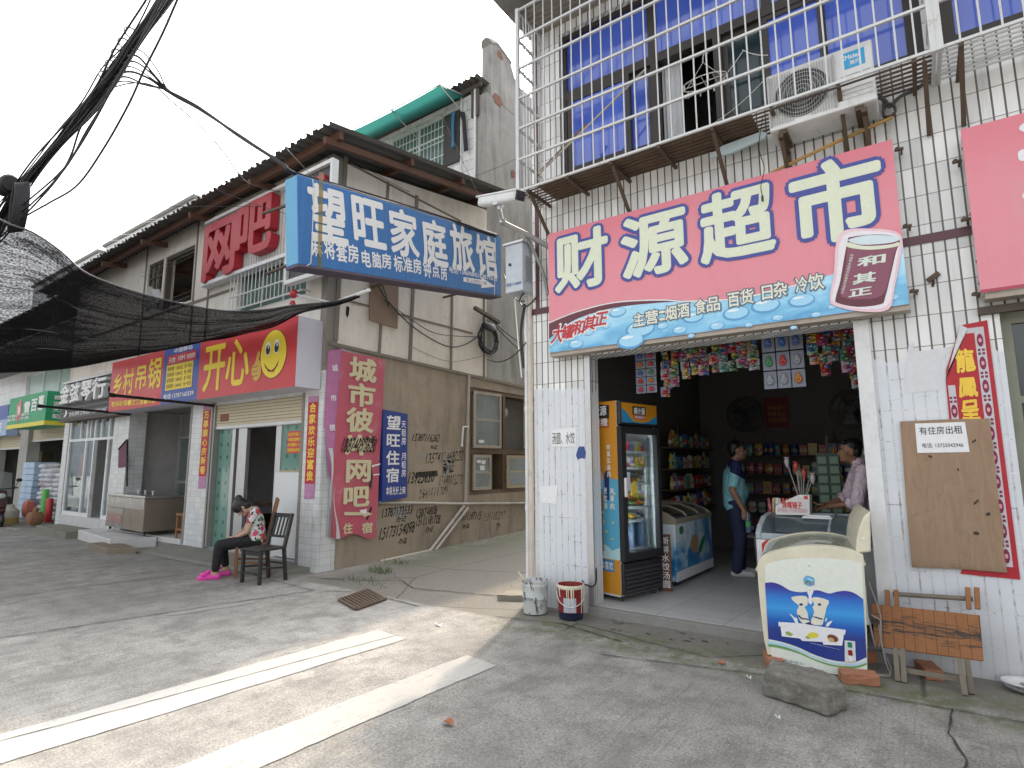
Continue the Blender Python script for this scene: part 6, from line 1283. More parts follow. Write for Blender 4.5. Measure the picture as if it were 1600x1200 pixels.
b=MB(); P_.poly(b,[P_.px(*p) for p in ((187,702),(199,690),(201,728),(186,731))],.01,.01); b.build('panel',mat('dark_batik',(.16,.05,.10),.7,scale=40,var=.7),t); b=MB(); q=[P_(*P_.px(*p),.02) for p in ((187,702),(200,687),(200,760))]; b.tube(q,.02,6); b.build('rod',BLACK,t)
# ================================================================== FURTHER ALONG THE STREET
t=thing('old_building','older two storey building with a slatted balcony seen through the black net','building',(-21,6,0)); Y2=5.5
FW2=plaster('far_shop_plaster',(.30,.29,.26),(.42,.405,.37),(.16,.15,.13),.5)
b=MB(); wall_holes(b,-25.5,-17.52,-.1,3.0,Y2,Y2+.3,[(-21.6,-1,-18.4,2.66),(-24.9,-1,-22.35,2.5)]); b.build('front_wall',FW2,t)
PGL=mat('pale_green_glazing',(.48,.62,.60),.35,dirt=.1); WST=ctile('white_small_tile',.3,.3,(.60,.61,.62),(.68,.69,.70),(.42,.43,.44),.05,0,.2)
b=MB(); wall_holes(b,-25.5,-17.52,3.0,4.45,Y2,Y2+.2,[(-22.4,3.2,-18.3,4.3)]); b.build('upper_band_wall',WST,t)
b=MB(); b.box(-22.4,Y2+.08,3.2,-18.3,Y2+.1,4.3); wo=b.build('window',PGL,t); b=MB(); [b.box(x,Y2+.04,3.2,x+.05,Y2+.08,4.3) for x in (-22.4,-21.0,-19.7,-18.35)]; b.build('frame_bar',WHITEP,wo)
b=MB(); wall_holes(b,-25.5,-17.52,4.6,5.9,Y2+.9,Y2+1.1,[(-21,4.6,-20,5.6),(-24.4,4.6,-23.2,5.6)]); b.build('upper_wall',FW2,t)
b=MB(); b.box(-25.6,Y2-.35,4.45,-17.5,Y2+1,4.6); b.build('balcony_floor',CONC,t)
b=MB(); [b.box(-25.5+i*.2,Y2-.3,4.6,-25.41+i*.2,Y2-.24,5.3) for i in range(40)]; b.box(-25.5,Y2-.33,5.3,-17.55,Y2-.21,5.38); b.build('balcony_slat_grille',mat('balcony_slat_paint',(.42,.42,.40),.7,dirt=.4),t)
for x in (-25.3,-22.6,-19.9,-17.7): b=MB(); b.box(x-.12,Y2-.2,4.6,x+.12,Y2+.05,5.85); b.build('column',FW2,t)
b=MB(); b.box(-25.5,8.9,-.1,-17.5,9,5.9); b.box(-25.5,Y2+.3,-.1,-25.4,8.9,5.9); b.build('rear_wall',DARKIN,t); b=MB(); b.box(-25.4,Y2,-.1,-17.6,8.9,.06); b.build('shop_floor',CONC,t)
b=MB(); b.box(-23.3,7.6,0,-17.6,7.7,2.95); b.build('party_wall',mat('white_room_wall',(.55,.53,.52),.8),t)
zr3=lambda x,y:5.85+.14*(y-5)
corr(-26,-17.3,4.75,9.2,zr3,.22,.035).build('corrugated_roof',RF,t,True)
for x0,x1,z0,lab in ((-21.6,-18.4,2.28,'cream roller shutter rolled up under the green canvas sign'),(-24.9,-22.35,2.1,'cream roller shutter rolled up at the far left shop')):
    s_=thing('roller_shutter',lab,'roller shutter',((x0+x1)/2,Y2+.1,z0)); b=MB(); b.box(x0,Y2+.1,z0,x1,Y2+.13,2.7); b.build('slat_curtain',SHUT,s_); b=MB(); b.box(x0,Y2+.08,z0-.05,x1,Y2+.15,z0); b.build('bottom_bar',ALU,s_)
# green canvas sign
t=thing('canvas_sign','green canvas shop sign with white characters and a yellow lower band','shop sign',(-20.2,5.1,2.5))
gx=-17.96; gy=4.85; gxl=at(15.7,624,'y',gy).x
Q=Fr((0,gy,0),(1,0,0)); GC=mat('green_canvas',(.025,.34,.15),.5,dirt=.1,bump=0,ds=3); YC=plain('yellow_band_canvas',(.70,.62,.06),.5)
b=MB(); b.box(gxl,gy+.005,2.56,gx-.005,Y2-.01,3.42); b.build('canvas_box',GC,t); b=MB(); Q.slab(b,gxl-.01,2.55,gx,2.66,.004,-.01); b.box(gx-.004,gy+.0,2.55,gx+.004,Y2-.02,2.66); b.build('yellow_band',YC,t)
write(Q,t,WHT,pxcells(Q,'雪百惠',[(38,627,47,645),(49,622,58,643),(60,617,69,641)]),d=.004,bold=.03)
l=MB()
for z,tx in ((2.86,'批发零售香雪面粉大米'),(2.76,'食用油干货'),): letter(l,Q,tx,-21.1,z,-19.2,z+.08,.004,.02)
QS=Fr((gx+.001,0,0),(0,1,0))
for k,tx in enumerate(('粮油','面粉','大米','配送')): letter(l,QS,tx,gy+.15,3.2-k*.16,gy+.42,3.32-k*.16,.004,.03)
l.build('small_lettering',WHT,t)
b=MB(); a,z=Q.px(30,642); Q.poly(b,[(a+u*(1+.25*math.sin(5*q)),z+v*(1+.25*math.sin(5*q))) for q,(u,v) in enumerate(ell(0,0,.22,.30,20))],.004); b.build('red_emblem',plain('pink_emblem',(.62,.20,.18),.5),t)
l=MB(); letter(l,Q,'香',a-.12,z-.12,a+.12,z+.14,.007,.03); l.build('emblem_lettering',WHT,t)
t=thing('shop_sign','blue and white shop sign at the far left beside the green canvas sign','shop sign',(-23.7,5.3,2.3)); q0=at(0,690,'y',5.2).x
Q2=Fr((0,5.2,0),(1,0,0)); b=MB(); Q2.slab(b,-25.6,2.45,-22.6,3.4,0,-.28); b.build('sign_box',plain('pale_blue_sign',(.30,.42,.60),.5),t); b=MB(); Q2.slab(b,-25.6,2.95,-22.6,3.4,.004,-.01); b.build('blue_band',BLUS,t)
write(Q2,t,WHT,[('子',-24.2,2.5,-23.75,2.9),('店',-23.6,2.5,-23.1,2.9)],d=.006,bold=.03)
# goods of the grain shop
SK=mat('white_sack',(.60,.62,.66),.7,dirt=.75,dcol=(.38,.10,.12),ds=3.2,bump=.3); BXB=mat('pale_blue_carton',(.40,.53,.68),.6,dirt=.15)
def softbox(b,c,s_,rz=0,k=.3):
    m_=Matrix.Rotation(rz,3,'Z'); st=len(b.bm.verts); b.ball(c,(s_[0]/2,s_[1]/2,s_[2]/2),12,6,m_)
    for v in list(b.bm.verts)[st:]:
        l_=m_.inverted()@(v.co-Vector(c)); f=lambda x,h:math.copysign(abs(x/h)**.45*h,x) if h else x
        v.co=Vector(c)+m_@Vector((f(l_.x,s_[0]/2),f(l_.y,s_[1]/2),l_.z))
rowsk=0
proto=None
for r in range(13):
    for c in range(3):
        x=-20.15+.5*c+rnd.uniform(-.05,.05); z=.06+r*.125; y=5.8+rnd.uniform(-.05,.05)
        if r>11-c: continue
        if proto is None:
            b=MB(); softbox(b,(0,0,.07),(.52,.6,.165)); proto=b.build('rice_sack',SK,None,True,local=True); tag(proto,'white rice sack in the tall stacks inside the grain shop','sack','white rice sacks in stacks'); o=proto
        else: o=proto.copy(); COL.objects.link(o)
        o.location=(x,y,z); o.rotation_euler=(0,0,rnd.uniform(-.12,.12))
proto=None
for r in range(9):
    for c in range(2):
        x=-21.28+c*.5+(.05 if r>4 else 0); z=.06+r*.175
        if proto is None:
            b=MB(); b.box(-.24,-.3,0,.24,.3,.165); proto=b.build('carton',BXB,None,bevel=.008,local=True); tag(proto,'pale blue carton in the stack at the left side of the grain shop','carton','pale blue cartons stacked in the grain shop'); o=proto
        else: o=proto.copy(); COL.objects.link(o)
        o.location=(x,5.72,z)
b=MB(); softbox(b,(-20.3,5.35,.34),(.42,.25,.5)); one('red_sack',b,mat('red_printed_sack',(.50,.13,.10),.7,dirt=.5,dcol=(.7,.6,.2),ds=8),'red and yellow printed sack standing before the cartons','sack',smooth=True)
for x,h,m_,lab in ((-19.25,.85,plain('bright_green_roll',(.12,.48,.10),.5),'bright green roll standing before the white sacks'),(-18.85,.62,REDP,'red roll standing before the white sacks')):
    b=MB(); b.lathe([(.07,0),(.08,.02),(.08,h-.03),(.06,h)],(x,5.4,.05),14); one('foil_roll',b,m_,lab,'roll',smooth=True)
b=MB(); softbox(b,(-18.6,5.05,.19),(.4,.32,.36)); b.ball((-18.6,5.05,.38),(.07,.06,.10),8,5); one('tied_sack',b,mat('brown_net_sack',(.24,.12,.06),.8,dirt=.4),'brown sack with a red tied neck slumped on the grain shop kerb','sack',smooth=True)
t=thing('water_jug','pale plastic jug of yellow oil standing on the road by the scooter','jug',(-20.9,5.0,-.06)); b=MB(); b.lathe([(.2,0),(.21,.05),(.21,.38),(.12,.46),(.09,.5),(.09,.54)],(-20.3,4.95,-.06),16); b.build('jug',plain('milky_plastic',(.55,.53,.45),.4),t,True); b=MB(); b.lathe([(.212,.03),(.213,.2)],(-20.3,4.95,-.06),16,caps=False); b.build('oil_band',plain('yellow_oil',(.50,.38,.12),.4),t)
# scooter at the picture's left edge
t=thing('scooter','parked plum coloured scooter with a small windscreen at the left edge','scooter',(-20.2,4.55,-.14)); gz=-.13
PLUM=mat('plum_paint',(.11,.055,.06),.3,.2,dirt=.2,bump=0); sx=-20.15
for x,nm in ((sx+.72,0),(sx-.55,1)):
    b=MB(); pts=[(x+.20*math.cos(q),4.55,gz+.25+.20*math.sin(q)) for q in (2*math.pi*i/24 for i in range(25))]; b.tube(pts,.055,8,False); wv=b.build('tyre',BLACK,t,True); b=MB(); b.lathe([(.15,-.03),(.15,.03)],(x,4.55,gz+.25),16,(0,1,0)); b.build('rim',ALU,wv)
b=MB(); b.prism([(sx+.55,4.42,gz+.35),(sx+.70,4.42,gz+.62),(sx+.60,4.42,gz+1.02),(sx+.48,4.42,gz+1.05),(sx+.38,4.42,gz+.42),(sx+.1,4.42,gz+.32),(sx-.05,4.42,gz+.60),(sx-.75,4.42,gz+.72),(sx-.85,4.42,gz+.60),(sx-.6,4.42,gz+.35),(sx+.1,4.42,gz+.20),(sx+.45,4.42,gz+.25)],(0,.26,0)); b.build('body',PLUM,t,bevel=.05,seg=3)
b=MB(); softbox(b,(sx-.38,4.55,gz+.76),(.72,.28,.16)); b.build('seat',BLACK,t,True)
b=MB(); b.prism([(sx+.86,4.4,gz+.45),(sx+.92,4.4,gz+.52),(sx+.72,4.4,gz+.56),(sx+.55,4.4,gz+.50),(sx+.6,4.4,gz+.42)],(0,.22,0)); b.build('front_mudguard',PLUM,t,bevel=.02)
b=MB(); b.tube([(sx+.52,4.2,gz+1.08),(sx+.55,4.55,gz+1.05),(sx+.52,4.9,gz+1.08)],.018,8); b.build('handlebar',BLACK,t,True)
b=MB(); b.grid(lambda u,v:(sx+.62-.22*v,4.33+.44*u,gz+.85+.62*v+.03*math.sin(u*3.14)),6,6); b.build('windscreen',glass('cloudy_screen',(.85,.87,.88),.1,.45,.4),t,True)
b=MB(); b.tube([(sx+.63,4.32,gz+.83),(sx+.40,4.32,gz+1.46),(sx+.40,4.78,gz+1.46),(sx+.63,4.78,gz+.83)],.014,6); b.build('screen_frame',BLACK,t)
b=MB(); b.ball((sx+.68,4.55,gz+.88),(.05,.09,.07),12,8); b.build('headlight',plain('headlight_glass',(.6,.62,.62),.1),t,True)
for y in (4.26,4.84): b=MB(); b.tube([(sx+.5,y,gz+1.08),(sx+.48,y+(.06 if y>4.5 else -.06),gz+1.25)],.008,5); b.ball((sx+.47,y+(.08 if y>4.5 else -.08),gz+1.28),(.015,.07,.05),10,6); b.build('mirror',BLACK,t)
# dark clothes hanging in the far left shop
b=MB(); b.box(-24.3,6.3,.3,-23.2,6.6,2.0); one('hanging_goods',b,mat('olive_goods',(.10,.095,.05),.8),'dark olive goods hanging inside the far left shop','goods')
b=MB(); b.tube([(-24.6,5.6,.1),(-24.6,5.6,1.3)],.02,6); [b.tube([(-24.8,5.5,.25+i*.16),(-24.1,5.5,.25+i*.16)],.02,5) for i in range(7)]; one('wire_rack',b,RUST,'low wire rack at the far left shop entrance','rack')
# far buildings
def block(lab,x0,y0,x1,y1,h,m_,wins=(),cat='building',roof=None):
    t=thing('far_building',lab,cat,((x0+x1)/2,(y0+y1)/2,0)); b=MB(); b.box(x0,y0,-.2,x1,y1,h); b.build('wall',m_,t)
    b=MB(); b.box(x0-.15,y0-.15,h,x1+.15,y1+.15,h+.18); b.build('roof',roof or CONC,t)
    for (a0,z0,a1,z1,mm,k) in wins:
        b=MB(); b.box(a0,y0-.06,z0,a1,y0+.02,z1); o=b.build('window',mm,t)
        b=MB(); 
        for q in range(1,k): xx=a0+(a1-a0)*q/k; b.box(xx-.04,y0-.09,z0,xx+.04,y0-.06,z1)
        b.box(a0,y0-.085,z0-.08,a1,y0-.06,z0); b.build('frame_bar',WHITEP,o)
    return t
PG=PGL
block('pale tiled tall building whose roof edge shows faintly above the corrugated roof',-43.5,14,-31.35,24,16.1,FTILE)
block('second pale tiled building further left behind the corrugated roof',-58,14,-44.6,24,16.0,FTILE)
block('white tiled building with pale green glazing beyond the green canvas sign',-60,7.5,-26.2,12,7.2,WST,[(-33,3.6,-27.2,6.2,PG,3),(-43,3.6,-36,6.2,PG,3)])
block('dim grey building closing the street far to the left',-140,-30,-110,40,14,mat('far_grey_wall',(.42,.43,.44),.8))
# ================================================================== SHADE NET
t=thing('shade_net','black shade net slung from poles over the shopfronts, sagging','shade net',(-10,4,3.6))
NT=N('black_shade_net'); uv=NT.node('ShaderNodeUVMap'); s=NT.sep(uv.outputs[0]); 
f1=NT.noise(NT.comb(NT.math('MULTIPLY',s[0],9),NT.math('MULTIPLY',s[1],70),0),1,5,.7); f2=NT.noise(NT.comb(NT.math('MULTIPLY',s[0],5),NT.math('MULTIPLY',s[1],14),3),1,4,.6); f3=NT.noise(NT.comb(NT.math('MULTIPLY',s[0],160),NT.math('MULTIPLY',s[1],260),0),1,2,.5)
f4=NT.noise(NT.comb(NT.math('MULTIPLY',s[0],2.5),NT.math('ADD',NT.math('MULTIPLY',s[1],42),NT.math('MULTIPLY',s[0],7)),9),1,3,.6)
op=NT.math('ADD',NT.math('MULTIPLY',NT.step(f1,.35,.7),.12),NT.math('MULTIPLY',NT.step(f2,.45,.7),.16)); op=NT.math('ADD',op,NT.math('MULTIPLY',NT.step(f3,.35,.65),.20)); op=NT.math('ADD',op,NT.math('MULTIPLY',NT.step(f4,.60,.66),.22)); op=NT.math('ADD',op,NT.math('ADD',.72,NT.math('MULTIPLY',NT.step(s[1],.5,.92),.24)),clamp=True)
op=NT.math('MULTIPLY',op,.985)
df=NT.node('ShaderNodeBsdfDiffuse'); df.inputs['Color'].default_value=(.014,.014,.016,1); tr=NT.node('ShaderNodeBsdfTransparent'); mx=NT.node('ShaderNodeMixShader')
NT.put(mx.inputs[0],op); NT.t.links.new(tr.outputs[0],mx.inputs[1]); NT.t.links.new(df.outputs[0],mx.inputs[2]); NT.t.links.new(mx.outputs[0],NT.t.nodes['Material Output'].inputs['Surface']); NT=NT.m
up=[(562,461),(520,472),(456,478),(420,484),(370,487),(330,484),(280,474),(230,462),(180,446),(130,424),(95,393),(50,363),(0,343),(-80,290),(-170,240)]
lo=[(562,464),(520,476),(470,488),(426,511),(380,521),(335,530),(290,540),(240,550),(190,560),(130,572),(95,577),(50,581),(0,583),(-80,588),(-170,592)]
U=[at(*q,'y',4.55-3.1*(i/14)**1.05) for i,q in enumerate(up)]; Lw=[at(*q,'y',4.58) for q in lo]
U=smoothpts(U,4); Lw=smoothpts(Lw,4); n_=len(U)-1
b=MB(); nv=14; vs=[]; uvl=b.bm.loops.layers.uv.new('UVMap')
for i in range(n_+1):
    u=i/n_; row=[]
    for j_ in range(nv+1):
        v=j_/nv; q=U[i].lerp(Lw[i],v); q=q-Vector((0,0,.22*math.sin(math.pi*v)*min(1,u*2)))+Vector((0,0,.02*math.sin(u*40+v*6)))*math.sin(math.pi*v); row.append(b.bm.verts.new(q))
    vs.append(row)
for i in range(n_):
    for j_ in range(nv):
        f=b.bm.faces.new((vs[i][j_],vs[i+1][j_],vs[i+1][j_+1],vs[i][j_+1]))
        for lp,(uu,v_) in zip(f.loops,((i,j_),(i+1,j_),(i+1,j_+1),(i,j_+1))): lp[uvl].uv=(uu/n_,v_/nv)
b.build('net_sheet',NT,t,True)
for k,off in enumerate((.0,.22,.45,.62,1.0)):
    b=MB(); b.tube([U[i].lerp(Lw[i],off)-Vector((0,0,.22*math.sin(math.pi*off)*min(1,i/n_*2)-.004)) for i in range(n_+1)],.012 if off in (0,1) else .007,5); b.build('rope',CABLE,t,True)
b=MB(); 
for k in range(3): b.tube([U[0]+Vector((0,0,.01*k)),U[0]+Vector((.14,-.02,.03+.01*k))],.01,5)
b.build('end_tie',CABLE,t)
b=MB(); b.tube([at(520,474,'y',4.6),at(577,453,'y',4.5)],.022,8); one('net_pole',b,WHITEP,'white pole end holding the corner of the black net','pole',smooth=True)
t=thing('red_lamp','small red plastic lamp on a thin white rod at the building corner','lamp',(-7.8,5,4.1)); p0,p1=at(459,459,'y',4.9),at(515,472,'y',YF); b=MB(); b.tube([p0,p1],.016,6); b.build('rod',WHITEP,t); b=MB(); b.ball(p0,(.07,.06,.07),10,7); b.lathe([(.05,0),(.03,.05)],p0-Vector((.02,0,.16)),10); b.build('lamp_shell',REDP,t,True)
for (x,y),(x2,y2),lab in (((335,634),(180,618),'black net prop rod jutting from the pier between the two shopfronts'),((205,647),(68,635),'black net prop rod jutting over the music shop')):
    p0=at(x,y,'y',YF); p1=at(x2,y2,'x',p0.x+.02); b=MB(); b.tube([p0,p1],.026,6); b.lathe([(.034,0),(.034,.10)],p1,8,p1-p0); one('prop_rod',b,BLACK,lab,'rod','black rods propping the net',smooth=True)
b=MB(); b.tube([at(-30,520,'y',4.2),at(75,585,'y',6.2)],.012,5); one('wire',b,CABLE,'single black stay wire under the net at the left','wire')
# ================================================================== OVERHEAD CABLES
t=thing('cable_bundle','thick sagging bundle of black cables across the upper left sky','cable bundle',(-9,2.6,6)); 
def bund(px,n_,spread,r,seed,yv,nm,loose=0):
    rr=random.Random(seed); base=smoothpts([at(x,y,'y',yv if not callable(yv) else yv(i)) for i,(x,y) in enumerate(px)],7)
    d1=(base[-1]-base[-4]).normalized(); d0=(base[0]-base[3]).normalized(); base=[base[0]+Vector((d0.x,d0.y,d0.z*.3))*(q) for q in (14,9,5,2)]+base+[base[-1]+Vector((d1.x,d1.y,d1.z*.5))*q for q in (2,5,9,14,20)]
    for k in range(n_):
        a,c=rr.gauss(0,1),rr.gauss(0,1); ph,fq=rr.uniform(0,6),rr.uniform(.12,.4); pts=[]
        for i,q in enumerate(base):
            w_=spread(i/(len(base)-1)); d=(base[min(i+1,len(base)-1)]-base[max(i-1,0)]).normalized(); n1=d.cross(Vector((0,1,0))).normalized()
            pts.append(q+n1*(a+.45*math.sin(i*fq+ph))*w_+Vector((0,1,0))*(c+.3*math.cos(i*fq+ph))*w_*.6)
        b=MB(); b.tube(pts,r*rr.uniform(.6,1.5),6); b.build(nm,CABLE,t,True)
bund([(-60,440),(-20,385),(10,330),(50,275),(95,220),(140,170),(175,120),(205,75),(240,25),(270,-20),(330,-100)],34,lambda u:.042+.11*max(0,.35-u)+.03*math.sin(u*9)**2,.011,3,2.6,'cable')
for px in ([(-20,390),(30,345),(75,318),(120,290),(160,235),(200,165),(225,110),(255,50),(290,-30)],[(-20,370),(45,322),(100,265),(135,205),(160,165),(195,105),(232,40),(262,-20)],[(-20,350),(15,300),(55,245),(110,185),(150,135),(180,75),(225,5),(240,-20)],[(-20,400),(40,335),(85,285),(110,245),(128,195),(165,150),(190,110)],[(-20,365),(60,300),(98,265),(122,232),(150,185),(185,120),(215,70),(250,0)]):
    b=MB(); P_=[at(*q,'y',2.5) for q in px]; P_+=[P_[-1]+(P_[-1]-P_[-2]).normalized()*q for q in (3,9,18)]; b.tube(smoothpts(P_,7),.013,6); b.build('cable',CABLE,t,True)
p0=at(175,110,'y',2.6); 
b=MB(); c=at(220,42,'y',2.6); 
for k in range(5): q=at(168+10*k,122-17*k,'y',2.6); b.lathe([(.10,-.012),(.115,0),(.10,.012)],q,10,at(240,25,'y',2.6)-at(140,170,'y',2.6),caps=False)
b.build('binding_wire',GREYC,t)
def drop(pts,r,lab,m_=CABLE,group=None):
    b=MB(); b.tube(smoothpts(pts,6),r,6); one('cable',b,m_,lab,'cable',group,smooth=True)
e0=H(.05,hh,-.1)
for k in range(7):
    rr=random.Random(k+50); j_=lambda s_:Vector((rr.uniform(-1,1),rr.uniform(-1,1),rr.uniform(-1,1)))*s_
    pts=[at(150+8*k,155-13*k,'y',2.6),at(185+6*k,128-8*k,'y',2.62),at(226+3*k,134-4*k,'y',2.8)+j_(.03),at(262,143,'y',3.0)+j_(.025),at(310,170,'y',3.25)+j_(.02),at(370,210,'y',3.5)+j_(.02),at(440,256,'y',3.8)+j_(.02),at(462,271,'y',3.95)+j_(.02),at(560,300,'y',4.9)+j_(.03),at(700,345,'y',6.6)+j_(.04),at(775,368,'y',7.6)+j_(.04)]
    drop(pts,.009+.003*(k%3),'black cable in the bunch running down to the blue box sign',group='black cables dropping to the blue box sign')
drop([at(165,140,'y',2.6),at(205,130,'y',2.6),at(240,134,'y',2.7),at(268,158,'y',2.9),at(305,190,'y',3.2),at(345,232,'y',3.5),at(380,280,'y',3.9),at(405,292,'y',4.4),at(440,300,'y',5.1)],.008,'single black cable looping down to the red block letters')
for (p,q,y0,y1,d,lab) in (((45,322),(440,323),2.6,5.1,.0,'long thin wire crossing level in front of the corrugated roof'),((45,351),(262,341),2.6,12,.02,'upper thin grey wire above the black net'),((40,353),(262,345),2.6,12,.02,'second thin grey wire above the black net'),((40,375),(235,363),2.6,12,.02,'third thin grey wire above the black net'),((40,382),(232,372),2.6,12,.02,'lowest thin grey wire above the black net'),((180,135),(400,240),2.6,6,.25,'slack thin wire hanging below the cable bundle'),((260,30),(520,310),2.6,5,.0,'faint wire slanting from the bundle to the roof corner'),((15,0),(-10,45),2.6,2.6,0,'short wire crossing the top left sky corner'),((340,297),(470,340),4.4,5.0,.03,'pale wire slanting across the red block letters')):
    b=MB(); b.tube(sag(at(*p,'y',y0),at(*q,'y',y1),d),.0045,5); one('wire',b,GREYC if 'grey' in lab or 'faint' in lab else CABLE,lab,'wire',smooth=True)
t=thing('splice_box','black ribbed splice box with a hanging coil of cable at the left sky edge','splice box',(-13,2.5,6)); c0=at(12,290,'y',2.5)
b=MB(); ax=at(28,270,'y',2.5)-at(-30,300,'y',2.5); b.lathe([(.0,-.30),(.15,-.29),(.16,-.2),(.15,-.18),(.16,-.05),(.15,-.03),(.16,.10),(.15,.12),(.16,.22),(.13,.26)],c0,16,ax); b.build('ribbed_shell',BLACK,t,True)
b=MB(); 
for k in range(9): cc=at(31,328,'y',2.5); b.tube([cc+Vector(((.13+.01*k)*math.cos(q)*.8,.02*k-.1,.42*math.sin(q)+(.01*k))) for q in (2*math.pi*i/22 for i in range(23))],.014,6,False)
b.build('coil',CABLE,t,True)
# wires along the alley wall and round the meter box
def wl_(px,off,r,lab,m_=CABLE): drop([LW(*sp(*q),off) for q in px],r,lab,m_)
wl_([(584,440),(600,468),(640,510),(690,540),(720,540),(745,525)],.06,.012,'black cable drooping over the beige panels to the coil')
wl_([(598,470),(640,500),(680,522),(740,527)],.05,.008,'thin black cable above the drooping one on the panels')
wl_([(592,440),(600,462),(604,480)],.05,.008,'short black wire hanging below the blue box sign')
wl_([(737,480),(760,498),(785,520),(820,545)],.08,.012,'dark cable from the bracket past the coil')
wl_([(770,510),(800,540),(830,562)],.06,.010,'dark cable slanting into the alley beyond the coil')
wl_([(640,542),(700,565),(760,556),(825,552)],.04,.007,'pale slack wire along the top of the plaster',GREYC)
t=thing('cable_coil','coil of black cable hung on the beige panels by the alley end','cable coil',LW(*sp(757,530),.08)); b=MB()
for k in range(9): 
    rr=random.Random(k); c=LW(*sp(757+rr.uniform(-2,2),530+rr.uniform(-3,3)),.06+.012*k); u_=LW.u
    b.tube([c+LW.u*((.26+.03*rr.random())*math.cos(q))+Vector((0,0,(.27+.03*rr.random())*math.sin(q))) for q in (2*math.pi*i/22 for i in range(23))],.011,6,False)
b.build('loops',CABLE,t,True); b=MB(); b.bar(LW(*sp(737,482),.08),LW(*sp(775,505),.08),.08,.06); b.build('bracket',DK,t); b=MB(); softbox(b,LW(*sp(755,512),.14),(.12,.4,.16)); b.build('splice',BLACK,t,True)
for k,(p,q,lab) in enumerate((((790,405),(822,412),'black wires beside the meter box, upper'),((788,430),(820,470),'black wire beside the meter box, middle'),((800,400),(815,590),'white wire hanging below the meter box'),((760,560),(822,535),'grey wire slanting behind the drain pipe'))):
    b=MB(); b.tube(sag(at(*p,'y',5.9),at(*q,'y',5.25),.12),.008,5); one('wire',b,WHITEC if 'white' in lab else CABLE,lab,'wire',smooth=True)
drop([at(818,458,'y',5.2),at(812,470,'y',5.3),at(820,480,'y',5.2),at(835,468,'y',5.2),at(842,455,'y',5.2)],.009,'black loop of cable under the meter box')
drop([at(820,475,'y',5.3),at(814,520,'y',5.33),at(818,575,'y',5.33)],.016,'thick dark cable hanging beside the drain pipe')
for (p,q,lab) in (((742,275),(806,248),'thin wire from the upper block to the window cage'),((690,180),(760,330),'thin slanting stay wire before the upper block'),((560,255),(640,300),'thin wire under the roof edge')):
    b=MB(); b.tube(sag(at(*p,'x',-6.6),at(*q,'x',-6.3),.02),.005,5); one('wire',b,CABLE,lab,'wire',smooth=True)
# ================================================================== INSIDE THE SHOP
def goods_mat(name,cols,band=True):
    n=N(name); r=n.rnd(); o=n.sep(n.obj()); st=[(i/len(cols),c) for i,c in enumerate(cols)]
    c=n.ramp(r,st,'CONSTANT'); r2=n.math('FRACT',n.math('MULTIPLY',r,7.13)); c2=n.ramp(r2,[(i/len(cols),q) for i,q in enumerate(cols[::-1])],'CONSTANT')
    if band:
        m_=n.math('MULTIPLY',n.math('GREATER_THAN',o[2],.05),n.math('LESS_THAN',o[2],.11)); c=n.mix(n.math('MULTIPLY',m_,.85),c,c2)
        sp_=n.noise(n.obj(),60,2); c=n.mix(n.math('MULTIPLY',n.step(sp_,.55,.6),m_),c,(.7,.68,.6))
    return n.fin(c,.35)
GCOL=[(.45,.03,.03),(.55,.42,.05),(.05,.20,.07),(.55,.55,.52),(.04,.08,.30),(.40,.15,.03),(.28,.04,.10),(.50,.30,.08),(.10,.30,.35),(.65,.62,.55)]
GOODS=goods_mat('packaged_goods',GCOL); CANS=goods_mat('drink_can_paint',[(.6,.45,.05),(.55,.03,.03),(.30,.34,.10),(.5,.5,.5),(.65,.3,.04),(.06,.15,.4)])
JUICE=goods_mat('juice_bottle',[(.5,.02,.02),(.65,.4,.03),(.10,.22,.06),(.55,.55,.5),(.05,.08,.3),(.18,.06,.03)])
def mesh_of(mb,m,smooth=True):
    o=mb.build('goods',m,None,smooth,local=True); me=o.data; bpy.data.objects.remove(o); return me
def put(me,name,lab,cat,grp,loc,rz=0,rx=0,s=(1,1,1)):
    o=bpy.data.objects.new(name,me); COL.objects.link(o); o.location=loc; o.rotation_euler=(rx,0,rz); o.scale=s; return tag(o,lab,cat,grp)
b=MB(); b.lathe([(.026,0),(.032,.006),(.032,.10),(.027,.113),(.026,.115),(.02,.112)],n=12); ME_CAN=mesh_of(b,CANS)
b=MB(); b.lathe([(.03,0),(.033,.005),(.033,.13),(.03,.15),(.013,.19),(.014,.195),(.015,.22),(.0,.222)],n=12); ME_BOT=mesh_of(b,JUICE)
b=MB(); b.lathe([(.03,0),(.033,.005),(.033,.13),(.03,.15),(.013,.19),(.014,.195),(.015,.22),(.0,.222)],n=12); ME_GLASSB=mesh_of(b,GOODS)
b=MB(); b.box(-.06,-.05,0,.06,.05,.17); ME_BOX=mesh_of(b,GOODS,False)
b=MB(); b.lathe([(.05,0),(.055,.01),(.055,.14),(.048,.16),(.05,.165),(.05,.18),(.0,.182)],n=12); ME_JAR=mesh_of(b,GOODS)
b=MB(); softbox(b,(0,0,.09),(.13,.06,.19)); ME_BAG=mesh_of(b,GOODS)
WATERB=glass('water_bottle_plastic',(.55,.72,.90),.1,.35,.8)
b=MB(); b.lathe([(.04,0),(.045,.01),(.043,.1),(.045,.2),(.03,.25),(.015,.28),(.016,.30),(.0,.302)],n=12); ME_WATER=mesh_of(b,WATERB)
